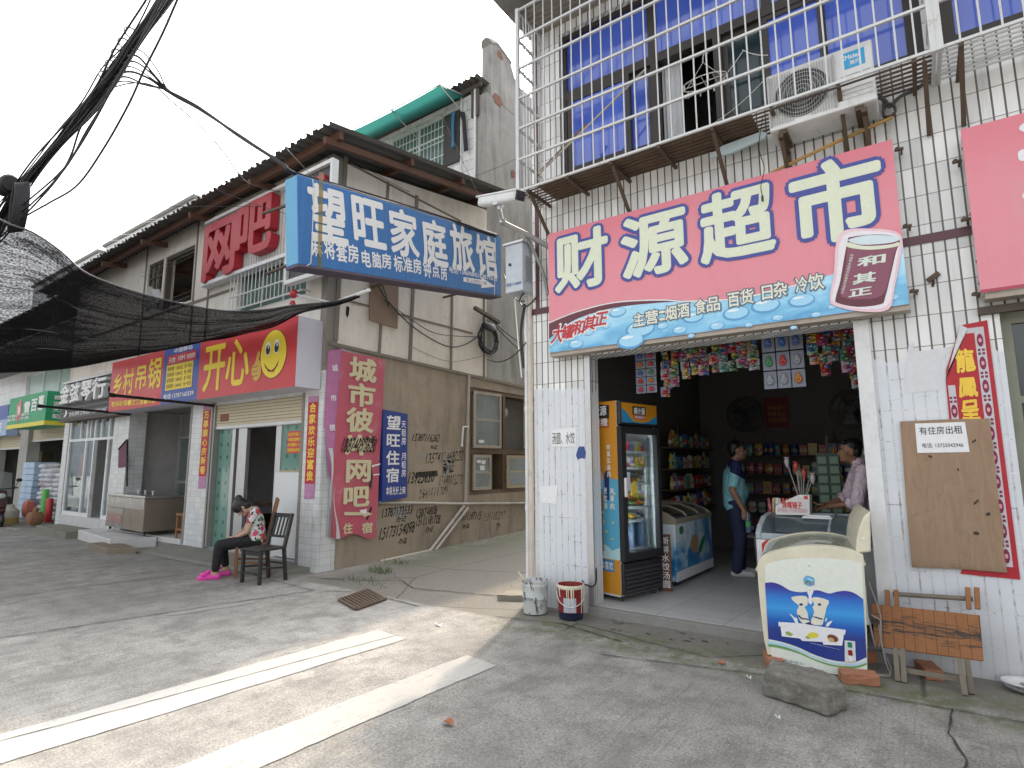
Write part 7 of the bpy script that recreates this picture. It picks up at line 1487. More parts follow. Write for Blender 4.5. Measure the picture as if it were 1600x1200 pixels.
# --- glass door fridge by the left wall
FR=Fr((-2.632,5.635,.14),(.16,.67,0)); FWD=.69; FH=2.045; FD=.60
t=thing('glass_door_fridge','tall glass door drinks fridge with orange and blue juice adverts on its side','fridge',FR(.35,0,-.3))
FBLK=mat('fridge_black',(.022,.022,.024),.45,bump=0,dirt=.1); FW_=mat('fridge_white',(.62,.64,.63),.45,dirt=.1,bump=0)
b=MB(); FR.slab(b,0,0,FWD,.05,-.02,-FD); FR.slab(b,0,FH-.03,FWD,FH,0,-FD); FR.slab(b,0,.05,FWD,FH-.03,-FD+.03,-FD); FR.slab(b,0,.05,.03,FH-.03,-.0,-FD+.03); FR.slab(b,FWD-.03,.05,FWD,FH-.03,-.0,-FD+.03); b.build('cabinet',FW_,t)
b=MB(); FR.slab(b,.03,1.76,FWD-.03,FH-.03,.0,-.12); FR.slab(b,.03,.05,FWD-.03,.36,.0,-.14); b.build('inner_panel',FBLK,t)
b=MB(); FR.slab(b,.0,.02,FWD,.34,.04,.0); b.build('vent_panel',FBLK,t,bevel=.012)
b=MB(); [FR.slab(b,.03,.05+i*.042,FWD-.03,.072+i*.042,.052,.04) for i in range(6)]; b.build('vent_slat',mat('fridge_vent_slat',(.05,.05,.052),.4),t)
b=MB(); FR.slab(b,.0,1.78,FWD,FH,.05,.0); b.build('header_box',FBLK,t,bevel=.02)
HX_=lambda d:d
b=MB(); FR.slab(b,.03,1.81,FWD-.02,FH-.02,.051,.05); b.build('header_panel',plain('orange_ad_print',(.62,.27,.02),.35),t)
b=MB(); FR.poly(b,[(.03,1.81),(FWD-.02,1.81),(FWD-.02,1.90),(.60,1.88),(.5,1.83),(.36,1.815),(.22,1.83),(.1,1.93),(.03,1.96)],.0525); b.build('header_wave',plain('blue_ad_print',(.03,.25,.50),.35),t)
b=MB(); FR.slab(b,.22,1.90,.46,1.995,.053,.052); b.build('name_plate',BLKP,t); b=MB(); FR.slab(b,.24,1.855,.45,1.895,.0535,.052); b.build('sub_plate',REDP,t)
l=MB(); letter(l,FR,'美汁源',.24,1.905,.44,1.985,.056,.03); letter(l,FR,'果粒橙系列',.25,1.86,.44,1.89,.056,.02); l.build('header_lettering',WHT,t)
# door
d_=MB(); FR.slab(d_,.0,.36,.075,1.765,.06,.0); FR.slab(d_,FWD-.05,.36,FWD,1.765,.06,.0); FR.slab(d_,.075,.36,FWD-.05,.44,.06,.0); FR.slab(d_,.075,1.69,FWD-.05,1.765,.06,.0); dr=d_.build('door_frame',FBLK,t)
b=MB(); FR.slab(b,.075,.44,FWD-.05,1.69,.035,.03); b.build('door_pane',FRGL,dr)
b=MB(); FR.slab(b,.02,1.02,.055,1.22,.085,.06); b.build('handle',plain('white_handle',(.72,.72,.72),.4),dr,bevel=.008)
b=MB(); FR.slab(b,.09,1.08,.16,1.28,.037,.0355); b.build('door_sticker',plain('pale_sticker',(.55,.58,.68),.5),dr); b=MB(); FR.poly(b,[(.17,1.04),(.26,1.04),(.275,1.11),(.255,1.17),(.23,1.185),(.18,1.14)],.037); b.build('cartoon_sticker',plain('yellow_sticker',(.70,.52,.06),.5),dr)
zs=[.46,.755,.90,1.15,1.325,1.50]
for i,z in enumerate(zs):
    b=MB(); FR.slab(b,.05,z-.012,FWD-.05,z,-.04,-FD+.05); FR.slab(b,.05,z-.02,FWD-.05,z+.006,-.03,-.04); b.build('shelf',FW_,t)
b=MB(); FR.slab(b,FWD-.12,.46,FWD-.095,1.66,-.05,-.075); b.build('inner_rail',FW_,t); b=MB(); FR.slab(b,.032,.46,.056,1.66,-.01,-.034); LT=N('fridge_lamp'); LT.fin((.8,.82,.8),.4,Emission_Color=(.9,.97,1,1),Emission_Strength=34.0); b.build('lamp_tube',LT.m,t)
names=['lowest','second','third','fourth','fifth','top']
for i,z in enumerate(zs):
    for k in range(7):
        for row in (0,1,2):
            a=.10+k*.068+rnd.uniform(-.006,.006); p=FR(a+.02,z+.002,-.065-row*.085)
            if a>FWD-.18: continue
            if i==0:
                if k%2==0 or row: 
                    if k<6 and row<2: put(ME_WATER,'water_bottle','clear blue water bottle on the lowest shelf of the glass door fridge','bottle','water bottles in the fridge',FR(.13+k*.085,z+.002,-.08-row*.12))
            elif i in (4,5): put(ME_CAN,'drink_can','coloured drink can on the '+names[i]+' shelf of the glass door fridge','can','drink cans in the fridge',p)
            elif i in (1,2,3):   # bottles lying with their caps to the door
                if row==0:
                    o=put(ME_BOT,'juice_bottle','juice bottle lying cap outwards on the '+names[i]+' shelf of the glass door fridge','bottle','juice bottles lying in the fridge',FR(a+.02,z+.035,-.29)); o.rotation_euler=(0,R(90),math.atan2(FR.n.y,FR.n.x))
                elif row==1 and i!=1: 
                    o=put(ME_BOT,'juice_bottle','juice bottle in the upper layer of the '+names[i]+' shelf of the glass door fridge','bottle','juice bottles lying in the fridge',FR(a+.054,z+.102,-.29)); o.rotation_euler=(0,R(90),math.atan2(FR.n.y,FR.n.x))
# side advert
SD=Fr(FR(0,0,-FD),FR.n); D=lambda x,y:SD.px(x,y)
def sd(nm,pts,m_,d=.002): b=MB(); SD.poly(b,pts,d); b.build(nm,m_,t)
w_=FD
sd('side_advert',[(0,.02),(w_,.02),(w_,FH),(0,FH)],MATS['orange_ad_print'])
sd('side_blue_field',[(0,.37),(w_,.37),(w_,1.20),(.45,1.22),(.3,1.15),(.2,1.25),(0,1.2)],plain('aqua_ad_print',(.10,.40,.58),.35),.003)
sd('side_wave',[(0,.37),(w_,.37),(w_,.50),(.5,.46),(.4,.52),(.3,.44),(.2,.5),(0,.43)],plain('pale_splash_print',(.45,.68,.70),.35),.0036)
sd('printed_bottle',[tuple(v) for v in smoothpts([Vector(D(*q)) for q in ((905,868),(938,870),(944,862),(942,820),(943,790),(942,772),(936,758),(930,748),(929,738),(910,738))],3,True)],plain('amber_bottle_print',(.42,.13,.015),.3),.0044)
sd('bottle_cap_print',[D(912,737),D(929,738),D(929,728),D(912,727)],MATS['bright_red_petal'] if 'bright_red_petal' in MATS else REDP,.0044)
sd('name_plate',[D(905,652),D(952,654),D(952,633),D(905,631)],BLKP,.004); sd('sub_plate',[D(905,668),D(952,669),D(952,655),D(905,653)],plain('burnt_orange_plate',(.45,.11,.02),.4),.004)
b=MB(); [SD.poly(b,[(a+u,z+v) for u,v in ell(0,0,.022,.009,8,q)],.0045) for a,z,q in ((.42,1.0,.6),(.50,.92,1.1),(.38,.85,.3),(.52,.75,.9),(.43,.65,.5),(.36,.55,1.2),(.50,.58,.2),(.55,1.05,1.0),(.40,.75,1.4),(.36,1.05,.9))]; b.build('pulp_print',plain('yellow_pulp_print',(.75,.60,.10),.4),t)
for x in (.36,.45):
    b=MB(); SD.poly(b,[(x-.03,1.10),(x+.03,1.10),(x+.035,1.24),(x+.015,1.29),(x-.015,1.29),(x-.035,1.24)],.0046); SD.poly(b,[(x-.028,.98),(x+.028,.98),(x+.03,1.10),(x-.03,1.10)],.0046) if x>.4 else None; b.build('printed_figure',MATS['pale_sticker'] if x<.4 else NB,t); b=MB(); SD.poly(b,ell(x,1.325,.022,.028,10),.0047); b.build('printed_head',plain('skin_print',(.55,.30,.2),.5),t)
l=MB(); letter(l,SD,'汁源',D(926,640)[0],D(940,650)[1],D(948,640)[0],D(940,634)[1],.006,.03); letter(l,SD,'粒橙',D(928,660)[0],D(940,666)[1],D(950,660)[0],D(940,654)[1],.006,.03); column(l,SD,'特真实果肉',.46,.51,1.58,1.22,d=.006,bold=.02); column(l,SD,'爽果肉',.49,.545,1.12,.88,d=.006,bold=.02); column(l,SD,'橙粒爽',.41,.45,1.12,.88,d=.006,bold=.02); l.build('advert_lettering',WHT,t)
b=MB(); SD.slab(b,.26,.24,.52,.36,.004,.003); b.build('lower_plate',plain('sea_blue_plate',(.04,.22,.45),.4),t); l=MB(); letter(l,SD,'心喜欢',.24,.365,.42,.45,.006,.02); letter(l,SD,'身体喜欢',.27,.255,.51,.345,.006,.02); l.build('slogan',WHT,t)
for a,dd in ((.06,-.05),(FWD-.06,-.05),(.06,-FD+.06),(FWD-.06,-FD+.06)): b=MB(); p=FR(a,0,dd); b.lathe([(.025,-.055),(.02,-.03),(.015,.0)],p,10); b.build('foot',BLACK,t)
b=MB(); b.tube(smoothpts([FR(.0,.9,-.3)+FR.u*-.02,FR(.0,.6,-.28)+FR.u*-.03,FR(0,.5,-.3)+FR.u*-.05,(-2.78,5.36,.32),(-2.88,5.33,.29),(-2.92,5.33,.33)],6),.008,6); one('power_cord',b,CABLE,'black power cord running down the side of the drinks fridge to the pillar','power cord',smooth=True)
t=thing('menu_board','narrow brown signboard with white handwriting leaning beside the drinks fridge','board',(-2.45,6.35,.09)); b=MB(); MBf=Fr((-2.50,6.40,.09),(.95,.25,0)); MBf.slab(b,0,0,.12,.62,0,-.02); b.build('panel',mat('brown_board',(.13,.05,.025),.6),t); l=MB(); column(l,MBf,'新鲜水饺汤圆',.02,.10,.60,.03,d=.003,bold=.01); l.build('lettering',WHT,t)
# --- blue chest freezer
def chest(nm,lab,o,u,L,Dp,hf,hb,m_front,rim):
    f=Fr(o,u); t=thing(nm,lab,'freezer',f(L/2,0,-Dp/2)); t['group']='glass topped chest freezers inside the shop'; t.pop('group') if 'group' in t.keys() else None
    pf=[(0,.05),(0,hf),(-Dp*.12,hf+(hb-hf)*.35),(-Dp*.4,hf+(hb-hf)*.8),(-Dp,hb),(-Dp,.05)]
    b=MB(); b.prism([f(0,z,d) for d,z in ((0,.05),(0,hf-.06),(-Dp,hf-.06),(-Dp,.05))],f.u*L); b.build('cabinet',m_front,t,bevel=.01)
    for a in (0,L-.05): b=MB(); b.prism([f(a,z,d) for d,z in ((.01,hf-.06),(.012,hf),(-Dp*.12,hf+(hb-hf)*.4),(-Dp*.4,hf+(hb-hf)*.85),(-Dp,hb),(-Dp,hf-.06))],f.u*.05); b.build('lid_end',rim,t,bevel=.01)
    b=MB(); f.slab(b,0.05,hf-.06,L-.05,hf,.012,-.03); f.slab(b,.05,hf-.055,L-.05,hb,-Dp+.04,-Dp); b.build('rim',rim,t,bevel=.01)
    b=MB(); pts=[(-.03,hf),(-Dp*.12,hf+(hb-hf)*.4-.01),(-Dp*.4,hf+(hb-hf)*.85-.01),(-Dp+.04,hb-.01)]; b.grid(lambda q,v:f(.05+(L-.1)*q,pts[int(v*3+.01)][1],pts[int(v*3+.01)][0]),4,3); b.build('glass_lid',CLEAR,t)
    for a in (L*.36,L*.68): b=MB(); b.tube([f(a,z+.006,d) for d,z in pts],.014,6); b.build('lid_frame',rim,t)
    b=MB(); [b.box(*sum([[min(f(a0,0,d0)[i],f(a0+.2,0,d0-.15)[i]) for i in (0,1)]+[hf-.35] ,[max(f(a0,0,d0)[i],f(a0+.2,0,d0-.15)[i]) for i in (0,1)]+[hf-.22]],[])) for a0 in [.1+i*.25 for i in range(int(L/.27))] for d0 in (-.08,-.28)]; b.build('stock',plain('mixed_stock',(.4,.42,.45),.6),t)
    for a in (.1,L-.1):
        for d in (-.08,-Dp+.08): b=MB(); b.lathe([(.03,0),(.03,.05)],f(a,0,d),8); b.build('caster_wheel',BLACK,t)
    return f,t
SNOW=N('blue_snow_print'); p=SNOW.pos(); a=SNOW.noise(p,2.2,5,.6,.6); z=SNOW.sep(p)[2]; SNOW=SNOW.fin(SNOW.ramp(SNOW.math('ADD',a,SNOW.math('MULTIPLY',z,.12)),[(.36,(.02,.10,.32)),(.5,(.04,.25,.52)),(.58,(.35,.55,.70)),(.66,(.65,.72,.76))]),.3)
f,t=chest('chest_freezer','blue printed chest freezer with a tan rim beyond the drinks fridge','' or (-2.41,6.66,.10),(.03,1,0),1.30,.62,.76,.90,SNOW,mat('tan_rim',(.36,.31,.24),.5))
b=MB(); f.slab(b,.0,.05,1.30,.16,.004,.0); b.build('white_base_band',WHT,t); b=MB(); f.poly(b,ell(.62,.42,.14,.11,14,.3),.004); b.build('printed_treat',plain('tan_treat_print',(.42,.25,.13),.5),t); b=MB(); f.poly(b,[(.72,.26),(.86,.30),(1.02,.44),(1.0,.50),(.9,.46),(.76,.36)],.004); f.poly(b,ell(.2,.62,.07,.05,10),.004); b.build('printed_leaf',plain('green_leaf_print',(.03,.20,.05),.5),t)
l=MB(); column(l,f,'冰雪',.28,.36,.70,.45,d=.005,bold=.02); l.build('lettering',WHT,t)
f,t=chest('chest_freezer','white chest freezer with a grey glass top behind the cream freezer','' or (-1.35,5.92,.09),(1,.0,0),1.72,.66,.76,.92,mat('white_enamel',(.74,.75,.76),.3),mat('blue_grey_rim',(.40,.46,.50),.45))
b=MB(); f.poly(b,[(.05,.44),(.13,.44),(.15,.66),(.10,.70),(.05,.66)],.004); b.build('red_panel',REDP,t); l=MB(); letter(l,f,'冰淇淋',.18,.56,.36,.66,.004,.02); letter(l,f,'—雪糕—',.18,.46,.36,.53,.004,.02); l.build('lettering',BLKP,t); b=MB(); f.slab(b,.40,.58,.52,.70,.004,.0); b.build('red_label',REDP,t)
# cardboard display, lollipops, papers on the white freezer
t=thing('display_box','white cardboard display box with red characters standing on the freezer lid','display box',(-1.1,6.35,.99)); X_=Fr((0,6.32,0),(1,.0,0))
q=[X_.px(*p) for p in ((1212,804),(1265,805),(1265,774),(1248,773),(1212,790))]; b=MB(); X_.poly(b,q,0,-.16); b.build('carton',plain('white_card',(.70,.68,.66),.6),t)
l=MB(); a0,z0=X_.px(1222,794); a1,z1=X_.px(1253,784); letter(l,X_,'馋嘴铺子',a0,z0,a1,z1,.003,.03); a0,z0=X_.px(1256,780); a1,z1=X_.px(1262,775); X_.slab(l,a0,z0,a1,z1,.002,.001); l.build('lettering',plain('coral_print',(.60,.06,.06),.5),t)
l=MB(); a0,z0=X_.px(1215,800); a1,z1=X_.px(1262,795); letter(l,X_,'休闲食品~小小的零食铺子',a0,z0,a1,z1,.003,.0); l.build('small_lettering',plain('pink_print',(.60,.25,.25),.5),t)
t=thing('lollipop_stand','bunch of wrapped lollipops and pinwheels in a dark stand behind the display box','lollipop stand',(-1.05,6.5,1.0)); b=MB(); b.lathe([(.07,0),(.06,.2)],(-1.02,6.52,.97),10); b.build('pot',BLACK,t)
for k in range(7):
    a=rnd.uniform(0,6.3); tp=Vector((-1.02+.12*math.cos(a),6.52+.06*math.sin(a),1.42+rnd.uniform(-.08,.10))); b=MB(); b.tube([(-1.02,6.52,1.05),tp],.006,5); st=b.build('stem',GREYC,t); b=MB(); b.lathe([(.004,-.06),(.022,-.02),(.026,.01),(.018,.03),(.03,.05)],tp,9); b.build('wrapped_sweet',plain('sweet_%d'%(k%3),[(.40,.38,.37),(.34,.05,.04),(.16,.20,.14)][k%3],.3),st,True)
for k in range(14): put(ME_BAG,'snack_bag','red wrapped snack stick standing in the box beside the lollipops','snack','red wrapped snacks by the lollipops',(-1.32+.022*k,6.5+.02*(k%3),.99),rnd.uniform(-.4,.4),rnd.uniform(-.3,.2),(.2,.4,.9))
b=MB(); b.box(-.97,6.15,.985,-.72,6.40,1.0); b.box(-.93,6.2,1.0,-.74,6.38,1.012); one('newspaper',b,WHT,'folded papers lying on the freezer lid under the shopkeeper hand','newspaper')
# --- shelf units
SHB=mat('dark_shelf_board',(.10,.085,.07),.6)
def shelf(lab,short,o,u,L,Dp,zs,seed,dens=1.0):
    f=Fr(o,u); t=thing('shelf_unit',lab,'shelf unit',f(L/2,0,-Dp/2)); 
    for a in (0,L/2,L): b=MB(); f.slab(b,a-.015,0,a+.015,zs[-1]+.35,-Dp+.03,-Dp); b.build('post',SHB,t)
    for z in zs: b=MB(); f.slab(b,0,z-.02,L,z,0,-Dp); b.build('shelf',SHB,t)
    rr=random.Random(seed); nm={0:'lowest',1:'second',2:'third',3:'fourth',4:'highest'}
    for i,z in enumerate(zs):
        a=.05
        while a<L-.06:
            k=rr.choice(('b','b','x','j','g','g')); me,w_,n_,c_={'b':(ME_GLASSB,.075,'bottle','bottle'),'x':(ME_BOX,.13,'food_packet','packet'),'j':(ME_JAR,.12,'jar','jar'),'g':(ME_BAG,.14,'snack_bag','bag')}[k]
            rep=rr.choice((2,3,4))
            for _ in range(rep):
                if a>L-.06: break
                s_=rr.uniform(.85,1.15)
                if rr.random()<dens: put(me,n_,f'dim {c_} on the {nm[i]} shelf of the {short}',c_,f'goods on the {short}',f(a+w_/2,z+.001,-.10),math.atan2(f.u.y,f.u.x),0,(s_,s_,s_))
                a+=w_*1.05
    return t
shelf('back wall shelf unit crowded with dim goods','back wall shelves', (-2.6,10.05,.088),(1,0,0),3.0,.30,[.30,.62,.93,1.24,1.55],3)
shelf('left wall shelf unit of bottles and packets behind the blue freezer','left wall shelves', (-2.86,8.05,.088),(0,1,0),1.9,.30,[.75,1.05,1.35,1.66],5)
shelf('small rack of goods behind the counter','small counter rack', (-.98,8.2,.088),(1,0,0),1.35,.28,[.45,.80,1.12,1.42],8,.95)
t=thing('card_rack','green and white wire card rack behind the lollipop stand','rack',(-.85,7.4,1.0)); b=MB(); b.box(-1.0,7.55,.0,-.76,7.6,1.62); b.build('panel',mat('green_rack',(.02,.07,.04),.5),t)
b=MB(); [b.box(-.98+.12*i,7.53,.95+.11*j_,-.89+.12*i,7.55,1.03+.11*j_) for i in range(2) for j_ in range(6)]; b.build('card_pattern',goods_mat('rack_cards',[(.1,.22,.12)]) if False else plain('pale_cards',(.16,.24,.18),.5),t)
# wall fans, red poster, stool
for x,lab in ((-2.35,'dark wall fan on the back wall left of the red poster'),(-.82,'dark wall fan at the right above the shopkeeper')):
    t=thing('wall_fan',lab,'fan',(x,10.2,2.2)); c=Vector((x,10.08,2.33)); b=MB()
    for r in (.08,.16,.25,.29): b.tube([c+Vector((r*math.cos(q),0,r*math.sin(q))) for q in (2*math.pi*i/28 for i in range(29))],.006 if r<.29 else .010,5,False)
    for k in range(24): q=2*math.pi*k/24; b.bar(c+Vector((.05*math.cos(q),-.02,.05*math.sin(q))),c+Vector((.29*math.cos(q),0,.29*math.sin(q))),.004)
    b.build('guard',BLACK,t); b=MB()
    for k in range(3): q=2*math.pi*k/3; b.prism([c+Vector((r*math.cos(q+o),.05,r*math.sin(q+o))) for o,r in ((0,.04),(.1,.24),(.9,.24),(1.2,.04))],(0,.006,0))
    b.build('blade',plain('smoke_blade',(.05,.055,.06),.3),t); b=MB(); b.lathe([(.07,0),(.06,.12),(.03,.14)],c+Vector((0,.06,0)),14,(0,1,0)); b.bar(c+Vector((0,.15,0)),c+Vector((0,.30,-.15)),.04); b.build('motor',BLACK,t)
t=thing('wall_poster','dark red poster on the shop back wall between the two fans','poster',(-1.9,10.38,2.1)); BW=Fr((0,10.39,0),(1,0,0)); b=MB(); BW.slab(b,-2.10,2.1,-1.72,2.62,0,-.006); b.build('sheet',mat('dark_red_poster',(.22,.02,.02),.6),t); l=MB(); [letter(l,BW,tx,-2.05,2.2+i*.1,-1.77,2.27+i*.1,.003,.0) for i,tx in enumerate(('诚信经营','服务至上','顾客第一'))]; l.build('lettering',plain('dim_gold',(.4,.25,.05),.5),t)
t=thing('plastic_stool','white plastic stool beyond the customer','stool',(-2.0,8.5,.09)); b=MB(); b.box(-2.2,8.4,.50,-1.9,8.7,.53); b.build('seat',WHT,t,bevel=.01)
for dx in (-.12,.12):
    for dy in (-.12,.12): b=MB(); b.bar((-2.05+dx,8.55+dy,.50),(-2.05+dx*1.2,8.55+dy*1.2,.09),.03); b.build('leg',WHT,t)
# --- toy cards and packets hung across the top of the doorway
b=MB(); b.tube([(-2.75,5.80,2.78),(-.36,5.80,2.78)],.008,6); b.tube([(-2.75,5.80,2.78),(-2.75,5.80,3.32)],.005,5); b.tube([(-.5,5.80,2.78),(-.5,5.80,3.32)],.005,5); one('hanging_rail',b,RUST,'thin rail behind the sign from which toy packets hang','rail')
TOY=goods_mat('toy_plastic',[(.40,.03,.03),(.05,.22,.08),(.25,.27,.30),(.03,.10,.32),(.42,.15,.02),(.38,.04,.06),(.06,.10,.30)],False)
b=MB(); b.box(-.056,-.002,0,.056,.002,.165); ME_CARD=mesh_of(b,plain('blister_card',(.17,.19,.24),.4),False)
b=MB(); b.ball((0,-.02,.10),(.02,.018,.04),8,6); b.ball((-.018,-.018,.075),(.014,.012,.03),6,5); b.ball((.018,-.018,.075),(.014,.012,.03),6,5); b.ball((0,-.02,.05),(.026,.014,.016),8,5); ME_TOY=mesh_of(b,TOY)
MULTI=N('shade_dark_toy_packet'); o_=MULTI.obj(); vv_=MULTI.node('ShaderNodeTexVoronoi'); MULTI.put(vv_.inputs['Vector'],MULTI.comb(MULTI.math('ADD',MULTI.sep(o_)[0],MULTI.rnd()),MULTI.math('ADD',MULTI.sep(o_)[1],MULTI.math('MULTIPLY',MULTI.rnd(),7)),MULTI.sep(o_)[2])); vv_.inputs['Scale'].default_value=15; q_=MULTI.sep(vv_.outputs['Color'])[0]
MULTI=MULTI.fin(MULTI.ramp(q_,[(0,(.28,.02,.02)),(.14,(.03,.11,.04)),(.28,(.32,.22,.03)),(.4,(.02,.06,.18)),(.52,(.30,.10,.015)),(.64,(.16,.18,.19)),(.76,(.20,.03,.10)),(.88,(.04,.15,.14))],'CONSTANT'),.18,Coat_Weight=.6,Coat_Roughness=.08)  # palette darkened: the shade at the doorway top is in the colours
b=MB()
for k in range(7): b.ball((rnd.uniform(-.03,.03),rnd.uniform(-.02,.01),rnd.uniform(-.035,.035)),(rnd.uniform(.012,.024),.014,rnd.uniform(.010,.022)),7,5)
b.prism([(-.042,.012,-.048),(.042,.012,-.048),(.045,.012,.045),(.0,.012,.052),(-.045,.012,.045)],(0,.004,0)); ME_PUFF=mesh_of(b,MULTI)
b=MB(); b.grid(lambda u,v:(-.06+.12*u,.01*math.sin(u*9),.0+.2*v),4,1); ME_BACK=mesh_of(b,TOY)
rows=['top','middle','bottom']; cls=['left','middle','right']; TC=['red','dark','blue']
for r in range(3):
    for c in range(3):
        x=-1.10+c*.122; z=2.56-r*.178
        o=put(ME_CARD,'toy_card',f'blister toy card in the {rows[r]} row of the hanging three by three block, {cls[c]} column','toy card','blister toy cards hung in a block',(x,5.79,z)); k=put(ME_TOY,'toy','toy',None,None,(0,0,0)); k.pop('label',None); k.pop('category',None); k.parent=o
for c in range(2):
    for r in range(5):
        o=put(ME_CARD,'toy_card','small green toy card in the hanging sheet at the left end of the rail','toy card','green toy cards at the left of the rail',(-2.40+c*.12,5.79,2.62-r*.09),0,0,(1,1,.5)); k=put(ME_TOY,'toy','toy',None,None,(0,0,0)); k.pop('label',None); k.pop('category',None); k.parent=o
strips=[(-2.13,2.70,6),(-2.03,2.72,5),(-1.92,2.70,4),(-1.82,2.73,4),(-1.72,2.72,4),(-1.62,2.73,4),(-1.52,2.72,4),(-1.43,2.73,4),(-1.33,2.74,4),(-1.24,2.72,4),(-.72,2.72,4),(-.63,2.70,5),(-.55,2.73,4),(-.46,2.72,5),(-.40,2.66,6)]
for i,(x,z,n_) in enumerate(strips):
    wh='left of the toy card block' if x<-1.2 else 'right of the toy card block'
    for k in range(n_): put(ME_PUFF,'toy_packet','toy packet in shade-darkened colours hanging in a strip '+wh,'toy packet','toy packets hanging '+wh,(x+rnd.uniform(-.012,.012),5.80+rnd.uniform(-.05,.05),z-k*.088),rnd.uniform(-.6,.6),0,(rnd.uniform(.9,1.25),1,rnd.uniform(.95,1.25)))
# ================================================================== CHAIRS AND PEOPLE
def chair(nm,lab,loc,rz,m_,back_slats,hs=.43,hb=.86,w_=.40,d_=.38,slim=1):
    t=thing(nm,lab,'chair',loc); t.rotation_euler=(0,0,rz); k=.018*slim+.002
    for sx in (-1,1):
        b=MB(); b.bar((sx*(w_/2-.02),d_/2-.02,0),(sx*(w_/2-.02),d_/2-.02,hs-.02),2*k); b.build('leg',m_,t,local=True,bevel=.003)
        b=MB(); b.bar((sx*(w_/2-.02),-d_/2-.03,0),(sx*(w_/2-.02),-d_/2+.02,hs-.02),2*k); b.build('leg',m_,t,local=True,bevel=.003)
        b=MB(); b.bar((sx*(w_/2-.02),-d_/2+.02,hs-.02),(sx*(w_/2-.025),-d_/2-.09,hb),2*k); b.build('back_post',m_,t,local=True,bevel=.003)
        b=MB(); b.bar((sx*(w_/2-.02),d_/2-.03,.20),(sx*(w_/2-.02),-d_/2-.01,.17),.022); b.build('stretcher',m_,t,local=True)
    b=MB(); b.box(-w_/2,-d_/2,hs-.02,w_/2,d_/2+.015,hs+.012); b.build('seat',m_,t,local=True,bevel=.008)
    b=MB(); b.box(-w_/2+.02,d_/2-.035,hs-.075,w_/2-.02,d_/2-.012,hs-.02); b.build('apron',m_,t,local=True)
    b=MB(); b.bar((-w_/2+.02,d_/2-.02,.13),(w_/2-.02,d_/2-.02,.13),.022); b.build('stretcher',m_,t,local=True); b=MB(); b.bar((-w_/2+.02,-d_/2,.22),(w_/2-.02,-d_/2,.22),.022); b.build('stretcher',m_,t,local=True)
    yb=lambda z:-d_/2+.02-.11*(z-hs)/(hb-hs)
    for z,h in ((hb-.03,.055),(hs+.13,.03)): b=MB(); b.bar((-w_/2+.02,yb(z),z),(w_/2-.02,yb(z),z),.02,h); b.build('back_rail',m_,t,local=True)
    for i in range(back_slats): x=-w_/2+.02+(w_-.04)*(i+1)/(back_slats+1); b=MB(); b.bar((x,yb(hs+.13),hs+.13),(x,yb(hb-.04),hb-.04),.022,.014); b.build('back_slat',m_,t,local=True)
    return t
BKW=mat('black_painted_wood',(.022,.021,.02),.5,scale=25,dirt=.4,dcol=(.10,.085,.06),ds=7,world=False); BRW=mat('brown_chair_wood',(.23,.10,.035),.55,scale=25,dirt=.35,world=False)
chair('wooden_chair','black painted slat back wooden chair, empty, nearest the road',(-7.15,4.40,.0),R(180+4),BKW,4)
chair('wooden_chair','brown wooden chair on which the woman in the floral blouse sits',(-7.74,4.58,.0),math.atan2(-.864,-.503)-R(90),BRW,3,hs=.44,hb=1.04,w_=.42,d_=.42)
def fuse(shapes,name,m_,parent,voxel=.011,it=4):
    mb=MB()
    for s_ in shapes:
        if s_[0]=='c':
            _,a,ra,c,rc=s_; a=Vector(a); c=Vector(c); mb.ball(a,ra,12,8); mb.ball(c,rc,12,8)
            if (c-a).length>1e-4: mb.tube([a,c],[ra,rc],12)
        else: mb.ball(s_[1],s_[2],14,10,s_[3] if len(s_)>3 else None)
    o=mb.build(name,m_,None); r=o.modifiers.new('r','REMESH'); r.mode='VOXEL'; r.voxel_size=voxel; r.adaptivity=0
    s_=o.modifiers.new('s','SMOOTH'); s_.iterations=it; s_.factor=.5
    dg=bpy.context.evaluated_depsgraph_get(); me=bpy.data.meshes.new_from_object(o.evaluated_get(dg)); bpy.data.objects.remove(o)
    org=ORG[parent.name]; me.transform(Matrix.Translation(-org)); me.materials.clear(); me.materials.append(m_)
    me.polygons.foreach_set('use_smooth',[True]*len(me.polygons)); me.name=name
    o=bpy.data.objects.new(name,me); COL.objects.link(o); o.parent=parent; ORG[o.name]=org; return o
def skinmat(name,c):
    n=N(name); p=n.pos(); a=n.noise(p,18,4,.6); return n.fin(n.mix(a,tuple(x*.85 for x in c),c),.5,Subsurface_Weight=.08)
HAIR=plain('black_hair',(.012,.011,.011),.45)
def hand(w_,d,side,curl=.5,k=1.0):
    """palm, four unequal bent fingers and a thumb; side = unit vector towards the thumb"""
    d=Vector(d).normalized(); s_=Vector(side); s_=(s_-d*s_.dot(d)).normalized(); n_=d.cross(s_); out=[]; w_=Vector(w_)
    out+=[('c',w_,.024*k,w_+d*.03*k,.026*k)]
    for i,(o,ln) in enumerate(((.028,.070),(.010,.080),(-.010,.074),(-.028,.058))):
        a=w_+d*.035*k+s_*o*.8*k; b_=w_+d*.088*k+s_*o*k; out.append(('c',a,.014*k,b_,.0115*k))
        dd=(d*math.cos(curl)+n_*math.sin(curl)); m_=b_+dd*ln*.5*k; d2=(d*math.cos(curl*2)+n_*math.sin(curl*2)); out+= [('c',b_,.0105*k,m_,.0095*k),('c',m_,.0095*k,m_+d2*ln*.5*k,.0078*k)]
    a=w_+d*.025*k+s_*.028*k; b_=a+(d*.6+s_*.75+n_*.2)*.038*k; out+=[('c',a,.014*k,b_,.0115*k),('c',b_,.0115*k,b_+(d*.85+s_*.25+n_*.3)*.034*k,.009*k)]
    return out
